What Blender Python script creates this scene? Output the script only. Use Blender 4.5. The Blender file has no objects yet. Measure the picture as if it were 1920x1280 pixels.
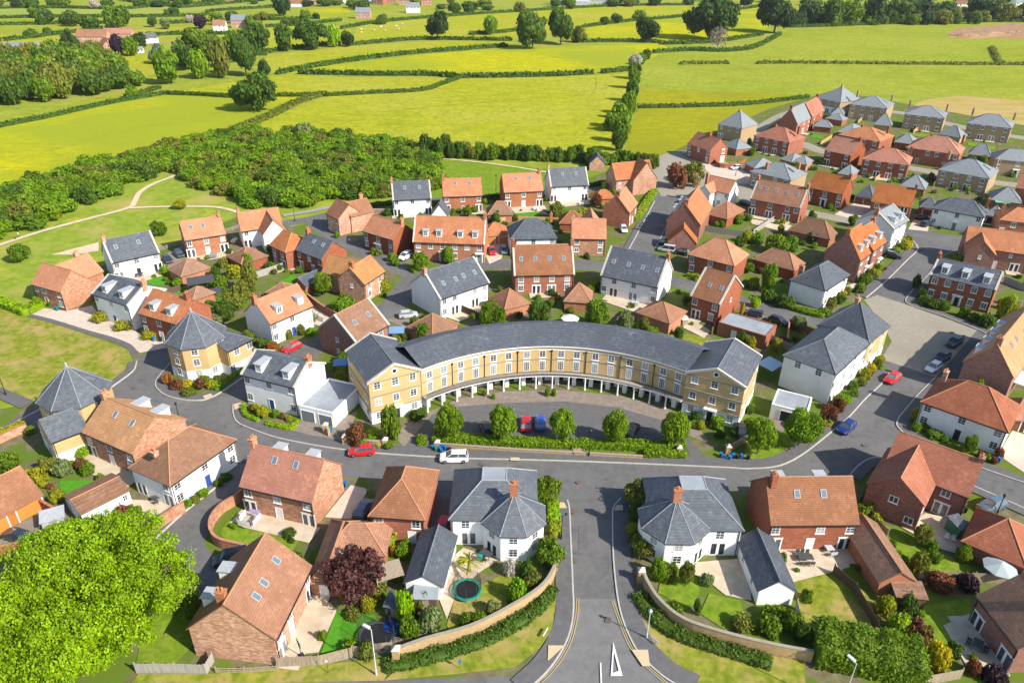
import bpy, math, random
from mathutils import Vector, Matrix
import numpy as np

C = bpy.context.scene.collection
SC = bpy.context.scene
RND = random.Random(7)

# ---------------------------------------------------------------- camera
CAM_H = 70.0
cam_d = bpy.data.cameras.new('camera')
cam_d.sensor_width = 36.0
FPX = 1378.0
cam_d.lens = FPX / 1920 * 36
cam_d.clip_start = 1.0
cam_d.clip_end = 12000
cam = bpy.data.objects.new('camera', cam_d)
C.objects.link(cam)
CM = Matrix.Rotation(math.radians(90 - 28.8), 3, 'X') @ Matrix.Rotation(math.radians(0.8), 3, 'Z')
cam.location = (0, 0, CAM_H)
cam.rotation_euler = CM.to_euler()
SC.camera = cam

# ---------------------------------------------------------------- daylight
SUN_AZ, SUN_EL = math.radians(-32), math.radians(38)
sdir = Vector((math.cos(SUN_AZ) * math.cos(SUN_EL), math.sin(SUN_AZ) * math.cos(SUN_EL), math.sin(SUN_EL)))
w = bpy.data.worlds.new('World')
SC.world = w
w.use_nodes = True
nt = w.node_tree
sky = nt.nodes.new('ShaderNodeTexSky')
sky.sky_type = 'NISHITA'
sky.sun_disc = False
sky.sun_elevation = SUN_EL
sky.sun_rotation = math.atan2(sdir.x, sdir.y)
sky.altitude = 100
nt.links.new(sky.outputs[0], nt.nodes['Background'].inputs[0])
nt.nodes['Background'].inputs[1].default_value = 0.125
sun_d = bpy.data.lights.new('sun', 'SUN')
sun_d.energy = 4.8
sun_d.angle = math.radians(0.5)
sun_d.color = (1.0, 0.93, 0.82)
sun = bpy.data.objects.new('sun', sun_d)
C.objects.link(sun)
sun.rotation_euler = (-sdir).to_track_quat('-Z', 'Y').to_euler()
SC.view_settings.view_transform = 'Standard'
SC.view_settings.look = 'None'
SC.view_settings.gamma = 1.0
SC.view_settings.use_curve_mapping = False
SC.view_settings.exposure = 0.74

# ---------------------------------------------------------------- where things stand
def ray(px, py):
 return CM @ Vector(((px - 960) / FPX, -(py - 640) / FPX, -1.0))

def G(px, py, z=0.0):
 """ground (or level z) position of a point surveyed in the photograph"""
 d = ray(px, py)
 t = (z - CAM_H) / d.z
 return Vector((d.x * t, d.y * t, z))

# ---------------------------------------------------------------- materials
MATS = {}

def mat(name, cols, scale=1.0, stretch=(1, 1, 1), rough=0.85, detail=4, spread=(0.3, 0.7), bands=None, spec=0.3,
  big=None, metallic=0.0, bump=0.0, spots=None, var=0):
 """procedural surface: noise through a colour ramp, optional courses (bands) and large slow patches (big)"""
 if name in MATS:
  return MATS[name]
 m = bpy.data.materials.new(name)
 m.use_nodes = True
 nt = m.node_tree
 L = nt.links
 b = nt.nodes['Principled BSDF']
 b.inputs['Roughness'].default_value = rough
 b.inputs['Specular IOR Level'].default_value = spec
 b.inputs['Metallic'].default_value = metallic
 tc = nt.nodes.new('ShaderNodeTexCoord')
 mp = nt.nodes.new('ShaderNodeMapping')
 mp.inputs['Scale'].default_value = stretch
 L.new(tc.outputs['Object'], mp.inputs[0])
 nz = nt.nodes.new('ShaderNodeTexNoise')
 nz.inputs['Scale'].default_value = scale
 nz.inputs['Detail'].default_value = detail
 nz.inputs['Roughness'].default_value = 0.65
 L.new(mp.outputs[0], nz.inputs['Vector'])
 rp = nt.nodes.new('ShaderNodeValToRGB')
 el = rp.color_ramp.elements
 n = len(cols)
 for i, c in enumerate(cols):
  p = spread[0] + (spread[1] - spread[0]) * (i / max(1, n - 1))
  if i < 2:
   e = el[i]
   e.position = p
  else:
   e = el.new(p)
  e.color = (*c, 1)
 if n == 1:
  el[1].color = (*cols[0], 1)
  el[1].position = 0.9
 L.new(nz.outputs[0], rp.inputs[0])
 out = rp.outputs[0]

 def mix(a, fac_socket, col, mode='MIX', fac=None):
  x = nt.nodes.new('ShaderNodeMix')
  x.data_type = 'RGBA'
  x.blend_type = mode
  if fac_socket is not None:
   L.new(fac_socket, x.inputs[0])
  else:
   x.inputs[0].default_value = fac
  L.new(a, x.inputs[6])
  if hasattr(col, 'is_linked'):
   L.new(col, x.inputs[7])
  else:
   x.inputs[7].default_value = (*col, 1)
  return x.outputs[2]

 if big:
  bc, bs, lo, hi = big
  n2 = nt.nodes.new('ShaderNodeTexNoise')
  n2.inputs['Scale'].default_value = bs
  n2.inputs['Detail'].default_value = 3
  L.new(tc.outputs['Object'], n2.inputs['Vector'])
  mr = nt.nodes.new('ShaderNodeMapRange')
  mr.inputs[1].default_value = lo
  mr.inputs[2].default_value = hi
  L.new(n2.outputs[0], mr.inputs[0])
  out = mix(out, mr.outputs[0], bc)
 if spots:
  scol, ss, lo, hi = spots
  n3 = nt.nodes.new('ShaderNodeTexNoise')
  n3.inputs['Scale'].default_value = ss
  n3.inputs['Detail'].default_value = 5
  n3.inputs['Roughness'].default_value = 0.7
  mp3 = nt.nodes.new('ShaderNodeMapping')
  mp3.inputs['Location'].default_value = (31, 17, 5)
  if var:
   mp3.inputs['Scale'].default_value = (1, 1, .3)
  L.new(tc.outputs['Object'], mp3.inputs[0])
  L.new(mp3.outputs[0], n3.inputs['Vector'])
  mr = nt.nodes.new('ShaderNodeMapRange')
  mr.inputs[1].default_value = lo
  mr.inputs[2].default_value = hi
  L.new(n3.outputs[0], mr.inputs[0])
  out = mix(out, mr.outputs[0], scol)
 if var:
  oi = nt.nodes.new('ShaderNodeObjectInfo')
  hs = nt.nodes.new('ShaderNodeHueSaturation')
  for k, lo, hi in ((2, 1 - var, 1 + var), (1, 1 - var * .8, 1 + var * .6)):
   g = nt.nodes.new('ShaderNodeMapRange')
   g.inputs[3].default_value = lo if k == 2 else hi
   g.inputs[4].default_value = hi if k == 2 else lo
   L.new(oi.outputs['Random'], g.inputs[0])
   L.new(g.outputs[0], hs.inputs[k])
  L.new(out, hs.inputs['Color'])
  out = hs.outputs[0]
 if bands:
  axis, per, amt = bands
  wv = nt.nodes.new('ShaderNodeTexWave')
  wv.wave_type = 'BANDS'
  wv.bands_direction = axis
  wv.inputs['Scale'].default_value = 0.314 / per
  wv.inputs['Distortion'].default_value = 0.6
  wv.inputs['Detail'].default_value = 1
  L.new(tc.outputs['Object'], wv.inputs['Vector'])
  g = nt.nodes.new('ShaderNodeMapRange')
  g.inputs[3].default_value = 1 - amt
  g.inputs[4].default_value = 1 + amt * 0.4
  L.new(wv.outputs[1], g.inputs[0])
  cc = nt.nodes.new('ShaderNodeCombineColor')
  for i in range(3):
   L.new(g.outputs[0], cc.inputs[i])
  out = mix(out, None, cc.outputs[0], 'MULTIPLY', 1.0)
 L.new(out, b.inputs['Base Color'])
 if bump:
  bp = nt.nodes.new('ShaderNodeBump')
  bp.inputs['Strength'].default_value = bump
  bp.inputs['Distance'].default_value = 0.1
  L.new(nz.outputs[0], bp.inputs['Height'])
  L.new(bp.outputs[0], b.inputs['Normal'])
 MATS[name] = m
 return m

def brickmat(name, a, b_, c_, d_=None):
 return mat(name, [a, b_, c_] + ([d_] if d_ else []), scale=1.6, stretch=(1, 1, 3.4), detail=6, spread=(0.34, 0.66),
               big=(tuple(v * 0.8 for v in b_), 0.25, 0.45, 0.8), rough=0.9, bump=0.15, spec=.12, var=.12, spots=(tuple(v * .62 for v in b_), .5, .58, .8))

def tilemat(name, a, b_, c_):
 return mat(name, [a, b_, c_], scale=2.2, stretch=(1, 1, 2.5), detail=5, spread=(0.3, 0.7), bands=('Z', 0.19, 0.16), spec=.12,
               big=(tuple(v * 0.78 for v in b_), 0.35, 0.4, 0.75), rough=0.85,
               spots=(tuple(min(1, v * 1.45) for v in b_), 1.1, 0.55, 0.75), bump=0.2, var=.14)

def flat(name, c, rough=0.6, spec=0.3, metallic=0.0):
 return mat(name, [tuple(v * 0.93 for v in c), tuple(min(1, v * 1.05) for v in c)], scale=1.3, rough=rough, spec=spec, metallic=metallic)

def leafmat():
 if 'leaf' in MATS:
  return MATS['leaf']
 m = bpy.data.materials.new('leaf')
 m.use_nodes = True
 nt = m.node_tree
 L = nt.links
 b = nt.nodes['Principled BSDF']
 b.inputs['Roughness'].default_value = 0.6
 b.inputs['Specular IOR Level'].default_value = 0.25
 oi = nt.nodes.new('ShaderNodeObjectInfo')
 at = nt.nodes.new('ShaderNodeAttribute')
 at.attribute_name = 'tint'
 mx = nt.nodes.new('ShaderNodeMix')
 mx.data_type = 'RGBA'
 mx.blend_type = 'MULTIPLY'
 mx.inputs[0].default_value = 1
 L.new(oi.outputs['Color'], mx.inputs[6])
 L.new(at.outputs['Color'], mx.inputs[7])
 L.new(mx.outputs[2], b.inputs['Base Color'])
 tr = nt.nodes.new('ShaderNodeBsdfTranslucent')
 L.new(mx.outputs[2], tr.inputs[0])
 ms = nt.nodes.new('ShaderNodeMixShader')
 ms.inputs[0].default_value = 0.38
 L.new(b.outputs[0], ms.inputs[1])
 L.new(tr.outputs[0], ms.inputs[2])
 L.new(ms.outputs[0], nt.nodes['Material Output'].inputs[0])
 MATS['leaf'] = m
 return m

def glassmat():
 if 'glass' in MATS:
  return MATS['glass']
 m = flat('glass', (0.03, 0.04, 0.055), rough=0.08, spec=0.6)
 nt = m.node_tree
 b = nt.nodes['Principled BSDF']
 oi = nt.nodes.new('ShaderNodeObjectInfo')
 rp = nt.nodes.new('ShaderNodeValToRGB')
 rp.color_ramp.interpolation = 'CONSTANT'
 for p, c in ((.45, (.06, .08, .10, 1)), (.72, (.16, .18, .19, 1)), (.9, (.34, .33, .31, 1))):
  rp.color_ramp.elements.new(p).color = c
 rp.color_ramp.elements[0].color = (.025, .032, .045, 1)
 rp.color_ramp.elements[-1].color = (.34, .33, .31, 1)
 nt.links.new(oi.outputs['Random'], rp.inputs[0])
 nt.links.new(rp.outputs[0], b.inputs['Base Color'])
 return m

# walls
BR_OR = brickmat('brick_orange', (0.30, 0.115, 0.06), (0.40, 0.165, 0.09), (0.48, 0.23, 0.135))
BR_RD = brickmat('brick_red', (0.215, 0.072, 0.042), (0.31, 0.105, 0.058), (0.39, 0.155, 0.09))
BR_MX = brickmat('brick_mixed', (0.25, 0.11, 0.07), (0.39, 0.19, 0.115), (0.51, 0.285, 0.185), (0.60, 0.41, 0.30))
BR_PU = brickmat('brick_purple', (0.19, 0.095, 0.08), (0.28, 0.14, 0.11), (0.38, 0.20, 0.15))
BR_YE = mat('brick_yellow', [(0.42, 0.285, 0.125), (0.52, 0.36, 0.165), (0.58, 0.42, 0.205)], scale=1.8, stretch=(1, 1, 3), detail=6, big=((0.47, 0.32, 0.15), 0.3, 0.4, 0.75), bump=0.1)
BR_TN = mat('brick_tan', [(0.28, 0.19, 0.105), (0.36, 0.25, 0.145), (0.44, 0.31, 0.19)], scale=1.8, stretch=(1, 1, 3), detail=6, bump=0.1)
WHITE = mat('white_render', [(0.74, 0.74, 0.73), (0.80, 0.80, 0.79), (0.83, 0.83, 0.82)], scale=0.7, rough=0.9, big=((0.72, 0.71, 0.68), 0.25, 0.5, 0.8), var=.02, spots=((.60, .585, .54), .6, .6, .85))
TRIM = flat('white_trim', (0.80, 0.80, 0.79))
STONE = mat('stone_coping', [(0.36, 0.33, 0.29), (0.46, 0.43, 0.38), (0.52, 0.49, 0.44)], scale=2)
# roofs
T_OR = tilemat('tile_orange', (0.32, 0.118, 0.05), (0.405, 0.158, 0.07), (0.475, 0.205, 0.098))
T_BR = tilemat('tile_brown', (0.17, 0.09, 0.055), (0.23, 0.125, 0.078), (0.30, 0.17, 0.11))
T_RB = tilemat('tile_russet', (0.21, 0.095, 0.052), (0.27, 0.125, 0.068), (0.335, 0.168, 0.096))
T_RD = tilemat('tile_red', (0.26, 0.10, 0.062), (0.33, 0.132, 0.083), (0.40, 0.178, 0.118))
T_GD = tilemat('tile_gold', (0.32, 0.16, 0.07), (0.40, 0.205, 0.09), (0.47, 0.255, 0.12))
SLATE = mat('slate', [(0.055, 0.064, 0.080), (0.085, 0.096, 0.115), (0.13, 0.145, 0.165)], scale=1.5, stretch=(1, 1, 2), detail=7, bands=('Z', 0.22, 0.14), rough=0.6, spec=0.25, big=((0.07, 0.08, 0.097), 0.2, 0.4, 0.7), spots=((0.18, 0.195, 0.21), 0.7, 0.58, 0.8), var=.14)
SLATE_L = mat('slate_light', [(0.15, 0.17, 0.18), (0.20, 0.22, 0.23), (0.25, 0.27, 0.28)], scale=1.5, stretch=(1, 1, 2), detail=6, bands=('Z', 0.22, 0.12), rough=0.6, spec=0.35, big=((0.19, 0.205, 0.21), 0.2, 0.4, 0.7))
LEAD = mat('lead', [(0.30, 0.32, 0.34), (0.40, 0.42, 0.44)], scale=2, rough=0.5)
LEAD_D = mat('flat_roof_felt', [(0.23, 0.26, 0.29), (0.30, 0.33, 0.36)], scale=1.2, rough=0.7, big=((0.2, 0.22, 0.24), 0.3, 0.45, 0.7))
RIDGE_T = mat('ridge_tile', [(0.36, 0.17, 0.085), (0.48, 0.25, 0.13)], scale=3)
RIDGE_S = mat('ridge_slate', [(0.12, 0.13, 0.15), (0.2, 0.21, 0.23)], scale=3)
BLACK = flat('black_metal', (0.02, 0.02, 0.022), rough=0.45)
DGREY = flat('dark_grey', (0.06, 0.065, 0.07), rough=0.5)
GLASS = glassmat()
CLAY = flat('chimney_clay', (0.48, 0.2, 0.08))
WOOD = mat('fence_wood', [(0.20, 0.155, 0.11), (0.30, 0.24, 0.175), (0.38, 0.31, 0.23)], scale=1.5, stretch=(4, 4, 0.5), detail=4)
WOOD_N = mat('new_wood', [(0.42, 0.26, 0.11), (0.52, 0.34, 0.15)], scale=1.5, stretch=(4, 4, 0.5))
WOOD_D = mat('dark_wood', [(0.08, 0.05, 0.03), (0.13, 0.085, 0.055)], scale=1.5, stretch=(4, 4, 0.5))
DOORS = {'w': flat('door_white', (0.75, 0.75, 0.74)), 'b': flat('door_blue', (0.03, 0.07, 0.30)), 'k': flat('door_black', (0.02, 0.025, 0.03)), 'g': flat('door_grey', (0.18, 0.21, 0.23)), 'o': flat('door_timber', (0.50, 0.20, 0.045)), 'r': flat('door_red', (0.3, 0.03, 0.02)), 'n': flat('door_brown', (0.16, 0.075, 0.035))}

# ---------------------------------------------------------------- mesh building
class MB:
 def __init__(s):
  s.v, s.f, s.m = [], [], []

 def face(s, pts, mi=0):
  i = len(s.v)
  s.v += [tuple(p) for p in pts]
  s.f.append(tuple(range(i, i + len(pts))))
  s.m.append(mi)

 def mesh(s, vs, fs, mi=0):
  i = len(s.v)
  s.v += [tuple(p) for p in vs]
  for f in fs:
   s.f.append(tuple(a + i for a in f))
   s.m.append(mi)

 def box(s, x0, x1, y0, y1, z0, z1, mi=0, M=None):
  vs = [(x0, y0, z0), (x1, y0, z0), (x1, y1, z0), (x0, y1, z0), (x0, y0, z1), (x1, y0, z1), (x1, y1, z1), (x0, y1, z1)]
  if M is not None:
   vs = [tuple(M @ Vector(p)) for p in vs]
  s.mesh(vs, [(0, 3, 2, 1), (4, 5, 6, 7), (0, 1, 5, 4), (1, 2, 6, 5), (2, 3, 7, 6), (3, 0, 4, 7)], mi)

 def prism(s, pts, z0, z1, mi=0, top=None):
  """vertical prism over a plan polygon (counter-clockwise)"""
  pts = [tuple(p)[:2] for p in pts]
  a = sum(pts[i][0] * pts[(i + 1) % len(pts)][1] - pts[(i + 1) % len(pts)][0] * pts[i][1] for i in range(len(pts)))
  if a < 0:
   pts = pts[::-1]
  n = len(pts)
  vs = [(x, y, z0) for x, y in pts] + [(x, y, z1) for x, y in pts]
  fs = [(i, (i + 1) % n, n + (i + 1) % n, n + i) for i in range(n)]
  s.mesh(vs, fs + [tuple(range(n - 1, -1, -1))], mi)
  s.mesh(vs[n:], [tuple(range(n))], mi if top is None else top)

 def tube(s, p, q, r, n=6, mi=0, r2=None, cap=True):
  p, q = Vector(p), Vector(q)
  d = (q - p)
  if d.length < 1e-6:
   return
  d.normalize()
  a = d.orthogonal().normalized()
  b = d.cross(a)
  r2 = r if r2 is None else r2
  vs = []
  for o, rr in ((p, r), (q, r2)):
   for i in range(n):
    t = 2 * math.pi * i / n
    vs.append(o + (a * math.cos(t) + b * math.sin(t)) * rr)
  fs = [(i, (i + 1) % n, n + (i + 1) % n, n + i) for i in range(n)]
  if cap:
   fs += [tuple(range(n - 1, -1, -1)), tuple(range(n, 2 * n))]
  s.mesh(vs, fs, mi)

 def lathe(s, prof, n=12, mi=0, c=(0, 0, 0)):
  vs, fs = [], []
  for r, z in prof:
   for i in range(n):
    t = 2 * math.pi * i / n
    vs.append((c[0] + r * math.cos(t), c[1] + r * math.sin(t), c[2] + z))
  for k in range(len(prof) - 1):
   for i in range(n):
    fs.append((k * n + i, k * n + (i + 1) % n, (k + 1) * n + (i + 1) % n, (k + 1) * n + i))
  fs.append(tuple(range((len(prof) - 1) * n, len(prof) * n)))
  s.mesh(vs, fs, mi)

 def data(s, name, mats):
  me = bpy.data.meshes.new(name)
  me.from_pydata(s.v, [], s.f)
  for m in mats:
   me.materials.append(m)
  if any(s.m):
   me.polygons.foreach_set('material_index', s.m)
  me.update()
  return me

 def build(s, name, mats, parent=None, loc=(0, 0, 0), rz=0.0, smooth=False):
  if not isinstance(mats, (list, tuple)):
   mats = [mats]
  me = s.data(name, mats)
  if smooth:
   me.polygons.foreach_set('use_smooth', [True] * len(me.polygons))
  return put(name, me, parent, loc, rz)

def put(name, me, parent=None, loc=(0, 0, 0), rz=0.0, rot=None):
 o = bpy.data.objects.new(name, me)
 C.objects.link(o)
 if parent is not None:
  o.parent = parent
 o.location = loc
 o.rotation_euler = rot if rot is not None else (0, 0, rz)
 return o

def tag(o, label=None, cat=None, group=None, kind=None):
 if label:
  o['label'] = label
 if cat:
  o['category'] = cat
 if group:
  o['group'] = group
 if kind:
  o['kind'] = kind
 return o

def root(name, label, cat, loc, rz=0.0, group=None):
 o = bpy.data.objects.new(name, None)
 o.empty_display_size = 0.5
 C.objects.link(o)
 o.location = loc
 o.rotation_euler = (0, 0, rz)
 return tag(o, label, cat, group)
# ---------------------------------------------------------------- windows and doors (shared meshes)
WM = {}

def winmesh(k, col='w'):
 key = (k, col)
 if key in WM:
  return WM[key]
 f, p = MB(), MB()

 def frame(x0, x1, z0, z1, nx, nz, t=0.10, b=0.05, y0=-0.035, y1=0.02):
  f.box(x0, x0 + t, y0, y1, z0, z1)
  f.box(x1 - t, x1, y0, y1, z0, z1)
  f.box(x0 + t, x1 - t, y0, y1, z1 - t, z1)
  f.box(x0 + t, x1 - t, y0, y1, z0, z0 + t)
  for i in range(1, nx):
   x = x0 + (x1 - x0) * i / nx
   f.box(x - b / 2, x + b / 2, y0 + .006, y1, z0 + t, z1 - t)
  for i in range(1, nz):
   z = z0 + (z1 - z0) * i / nz
   f.box(x0 + t, x1 - t, y0 + .01, y1, z - b / 2, z + b / 2)
  p.face([(x0 + t, -.012, z0 + t), (x1 - t, -.012, z0 + t), (x1 - t, -.012, z1 - t), (x0 + t, -.012, z1 - t)])

 nm = 'window'
 if k in 'sh':
  frame(-.58, .58, -.08, 1.3, 2, 3)
  f.box(-.68, .68, -.1, .02, -.17, -.08)
  if k == 'h':
   f.mesh([(-.6, -.045, 1.301), (.6, -.045, 1.301), (.72, -.045, 1.55), (-.72, -.045, 1.55), (-.6, .02, 1.301), (.6, .02, 1.301), (.72, .02, 1.55), (-.72, .02, 1.55)],
                   [(0, 1, 2, 3), (3, 2, 6, 7), (0, 3, 7, 4), (1, 5, 6, 2)])
 elif k == 'c':
  frame(-.6, .6, 0, 1.1, 2, 1, b=.08)
  f.box(-.68, .68, -.1, .02, -.08, 0)
 elif k == 'p':
  frame(-.36, .36, 0, .95, 2, 2)
  f.box(-.42, .42, -.1, .02, -.08, 0)
 elif k == 't':
  frame(-.55, .55, 0, 2.0, 3, 5)
  f.box(-.62, .62, -.045, .02, 2.0, 2.25)
 elif k == 'f':
  frame(-1.0, -.0, 0.03, 2.15, 1, 1, t=.17)
  frame(.0, 1.0, 0.03, 2.15, 1, 1, t=.17)
  f.box(-1.08, 1.08, -.05, .02, 2.15, 2.27)
  nm = 'french_door'
 elif k == 'o':
  n = 18
  for i in range(n):
   a, b = 2 * math.pi * i / n, 2 * math.pi * (i + 1) / n
   pts = []
   for r, ang in ((.34, a), (.34, b), (.5, b), (.5, a)):
    pts.append((r * math.cos(ang), -.05, .5 + r * math.sin(ang)))
   f.face(pts)
   f.face([(x, -.05 if j < 2 else .02, z) for j, (x, _, z) in enumerate((pts[2], pts[3], pts[3], pts[2]))][::-1])
  p.face([(.35 * math.cos(2 * math.pi * i / n), -.03, .5 + .35 * math.sin(2 * math.pi * i / n)) for i in range(n)])
 elif k in 'dD':
  nm = 'door'
  f.box(-.45, .45, -.03, .02, 0.02, 2.0)
  p.box(-.56, -.45, -.06, .02, 0, 2.12)
  p.box(.45, .56, -.06, .02, 0, 2.12)
  p.box(-.45, .45, -.06, .02, 2.0, 2.12)
  if k == 'D':
   p.box(-.9, -.6, -.16, .02, 0, 2.35)
   p.box(.6, .9, -.16, .02, 0, 2.35)
   p.box(-1.05, 1.05, -.7, .02, 2.35, 2.6)
 elif k in 'gG':
  nm = 'garage_door'
  wd = 1.2 if k == 'g' else 2.2
  f.box(-wd, wd, -.02, .02, 0, 2.05)
  for i in range(1, 6):
   f.box(-wd, wd, -.035, -.02, i * .34 - .03, i * .34)
  p.box(-wd - .14, -wd, -.06, .02, 0, 2.2)
  p.box(wd, wd + .14, -.06, .02, 0, 2.2)
  p.box(-wd, wd, -.06, .02, 2.05, 2.2)
 if nm in ('door', 'garage_door'):
  r = (nm, f.data(nm, [DOORS[col]]), nm + '_frame', p.data(nm + '_frame', [TRIM]))
 else:
  r = (nm, f.data(nm, [TRIM]), 'pane', p.data('pane', [GLASS]))
 WM[key] = r
 return r

def window(parent, k, loc, ang, col='w', sc=1.0):
 nm, me, n2, me2 = winmesh(k, col)
 o = put(nm, me, parent, loc, ang)
 if sc != 1.0:
  o.scale = (sc, sc, sc)
 put(n2, me2, o)
 return o

SIDE = {'F': 0.0, 'R': math.pi / 2, 'B': math.pi, 'L': -math.pi / 2}

def rot2(x, y, a):
 return x * math.cos(a) - y * math.sin(a), x * math.sin(a) + y * math.cos(a)

def row_z(r, nr, he, k):
 if k in 'dDfgG':
  low = 0.0
  h = 2.1
 elif k == 't':
  low = .3
  h = 2.1
 else:
  low = .9
  h = 1.3 + (.22 if k == 'h' else 0)
 if r == 0:
  return low
 top = he - .2 - h
 fl = he / nr * r
 return max(top, 0) if r == nr - 1 else fl + (low - .05)

def place_windows(root_, blk, side, spec, col, z_off=0.0):
 x0, x1, y0, y1, he = blk['x0'], blk['x1'], blk['y0'], blk['y1'], blk['he']
 cx, cy = (x0 + x1) / 2, (y0 + y1) / 2
 hw, hd = (x1 - x0) / 2, (y1 - y0) / 2
 a = SIDE[side]
 ln = 2 * hw if side in 'FB' else 2 * hd
 dist = hd if side in 'FB' else hw
 rows = spec.split('/')
 nr = len(rows)
 for i, row in enumerate(rows):
  n = len(row)
  for j, k in enumerate(row):
   if k == '.':
    continue
   s = (j + .5) / n * ln - ln / 2
   if n > 1:
    s *= 1.04
   x, y = rot2(s, -dist, a)
   window(root_, k, (cx + x, cy + y, row_z(nr - 1 - i, nr, he, k) + z_off), a, col)

# ---------------------------------------------------------------- walls and roofs
TH = 0.16

def blk_walls(mb, b, band=None):
 x0, x1, y0, y1, he = b['x0'], b['x1'], b['y0'], b['y1'], b['he']
 e = he + .06
 vs = [(x0, y0, 0), (x1, y0, 0), (x1, y1, 0), (x0, y1, 0), (x0, y0, e), (x1, y0, e), (x1, y1, e), (x0, y1, e)]
 if band:
  zb, mi = band
  m = [(x, y, zb) for x, y, _ in vs[:4]]
  vv = vs[:4] + m + vs[4:]
  mb.mesh(vv, [(0, 1, 5, 4), (1, 2, 6, 5), (2, 3, 7, 6), (3, 0, 4, 7)], mi)
  mb.mesh(vv, [(4, 5, 9, 8), (5, 6, 10, 9), (6, 7, 11, 10), (7, 4, 8, 11)], 0)
 else:
  mb.mesh(vs, [(0, 1, 5, 4), (1, 2, 6, 5), (2, 3, 7, 6), (3, 0, 4, 7)], 0)
 t = math.tan(b['pitch'])
 ax, ends = b['axis'], b['ends']
 for i, en in enumerate(ends):
  if en != 'g':
   continue
  if ax == 'x':
   x = x0 if i == 0 else x1
   zr = he + t * (y1 - y0) / 2 + .03
   pts = [(x, y0, e), (x, y1, e), (x, (y0 + y1) / 2, zr)]
   mb.face(pts[::-1] if i == 0 else pts)
  else:
   y = y0 if i == 0 else y1
   zr = he + t * (x1 - x0) / 2 + .03
   pts = [(x0, y, e), (x1, y, e), ((x0 + x1) / 2, y, zr)]
   mb.face(pts if i == 0 else pts[::-1])

def blk_roof(mb, b, ov=.28, verge=.14, rmi=1, caps=True):
 ax, ends = b['axis'], b['ends']
 t = math.tan(b['pitch'])
 if ax == 'x':
  a0, a1, c0, c1 = b['x0'], b['x1'], b['y0'], b['y1']
  P = lambda a, c, z: (a, c, z)
 else:
  a0, a1, c0, c1 = b['y0'], b['y1'], b['x0'], b['x1']
  P = lambda a, c, z: (c, a, z)
 flip = ax == 'y'
 half = (c1 - c0) / 2
 cm = (c0 + c1) / 2
 he = b['he']
 ze = he + TH - t * ov
 zr = he + TH + t * half
 p2 = math.tan(b.get('hpitch', b['pitch']))
 e0 = a0 - (ov if ends[0] == 'h' else verge)
 e1 = a1 + (ov if ends[1] == 'h' else verge)
 r0 = min(e0 + (zr - ze) / p2, (a0 + a1) / 2 - .05) if ends[0] == 'h' else e0
 r1 = max(e1 - (zr - ze) / p2, (a0 + a1) / 2 + .05) if ends[1] == 'h' else e1
 top = [P(e0, c0 - ov, ze), P(e1, c0 - ov, ze), P(e1, c1 + ov, ze), P(e0, c1 + ov, ze), P(r0, cm, zr), P(r1, cm, zr)]
 bot = [(x, y, z - TH) for x, y, z in top]
 vs = top + bot
 fs = [(0, 1, 5, 4), (2, 3, 4, 5), (7, 6, 10, 11), (9, 8, 11, 10), (6, 7, 1, 0), (8, 9, 3, 2)]
 if ends[0] == 'h':
  fs += [(3, 0, 4), (6, 9, 10), (9, 6, 0, 3)]
 else:
  fs += [(0, 4, 10, 6), (4, 3, 9, 10)]
 if ends[1] == 'h':
  fs += [(1, 2, 5), (8, 7, 11), (7, 8, 2, 1)]
 else:
  fs += [(5, 1, 7, 11), (2, 5, 11, 8)]
 if flip:
  fs = [f[::-1] for f in fs]
 mb.mesh(vs, fs, 0)
 if caps:
  r = .085
  up = Vector((0, 0, .02))
  T = [Vector(p) + up for p in top]
  mb.tube(T[4], T[5], r, 5, rmi)
  if ends[0] == 'h':
   mb.tube(T[0], T[4], r, 5, rmi)
   mb.tube(T[3], T[4], r, 5, rmi)
  if ends[1] == 'h':
   mb.tube(T[1], T[5], r, 5, rmi)
   mb.tube(T[2], T[5], r, 5, rmi)

def coping(mb, b, ov=.3):
 t = math.tan(b['pitch'])
 ax = b['axis']
 for i, en in enumerate(b['ends']):
  if en != 'g':
   continue
  if ax == 'x':
   a, c0, c1 = (b['x0'] if i == 0 else b['x1']), b['y0'], b['y1']
  else:
   a, c0, c1 = (b['y0'] if i == 0 else b['y1']), b['x0'], b['x1']
  cm, half = (c0 + c1) / 2, (c1 - c0) / 2
  ze, zr = b['he'] + TH - t * ov, b['he'] + TH + t * half
  lo, hi = -.25, .14
  A0, A1 = a - .2, a + .2
  prof = [(c0 - ov, ze + hi), (cm, zr + hi), (c1 + ov, ze + hi), (c1 + ov, ze + lo), (cm, zr + lo), (c0 - ov, ze + lo)]
  P = (lambda a_, c, z: (a_, c, z)) if ax == 'x' else (lambda a_, c, z: (c, a_, z))
  vs = [P(A0, c, z) for c, z in prof] + [P(A1, c, z) for c, z in prof]
  fs = [(0, 1, 7, 6), (1, 2, 8, 7), (2, 3, 9, 8), (3, 4, 10, 9), (4, 5, 11, 10), (5, 0, 6, 11), (0, 5, 4, 1), (1, 4, 3, 2), (6, 7, 10, 11), (7, 8, 9, 10)]
  mb.mesh(vs, fs)

def chimney(roof_o, x, y, z0, z1, m, along='x', pots=2):
 mb = MB()
 a, b_ = (.5, .34) if along == 'x' else (.34, .5)
 mb.box(x - a, x + a, y - b_, y + b_, z0, z1)
 mb.box(x - a - .07, x + a + .07, y - b_ - .07, y + b_ + .07, z1, z1 + .16)
 for i in range(pots):
  s = (i - (pots - 1) / 2) * .42
  mb.lathe([(.13, 0), (.11, .35), (.14, .38), (.14, .45)], 8, 1, (x + (s if along == 'x' else 0), y + (0 if along == 'x' else s), z1 + .16))
 o = mb.build('chimney', [m, CLAY], roof_o)
 return o

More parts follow.
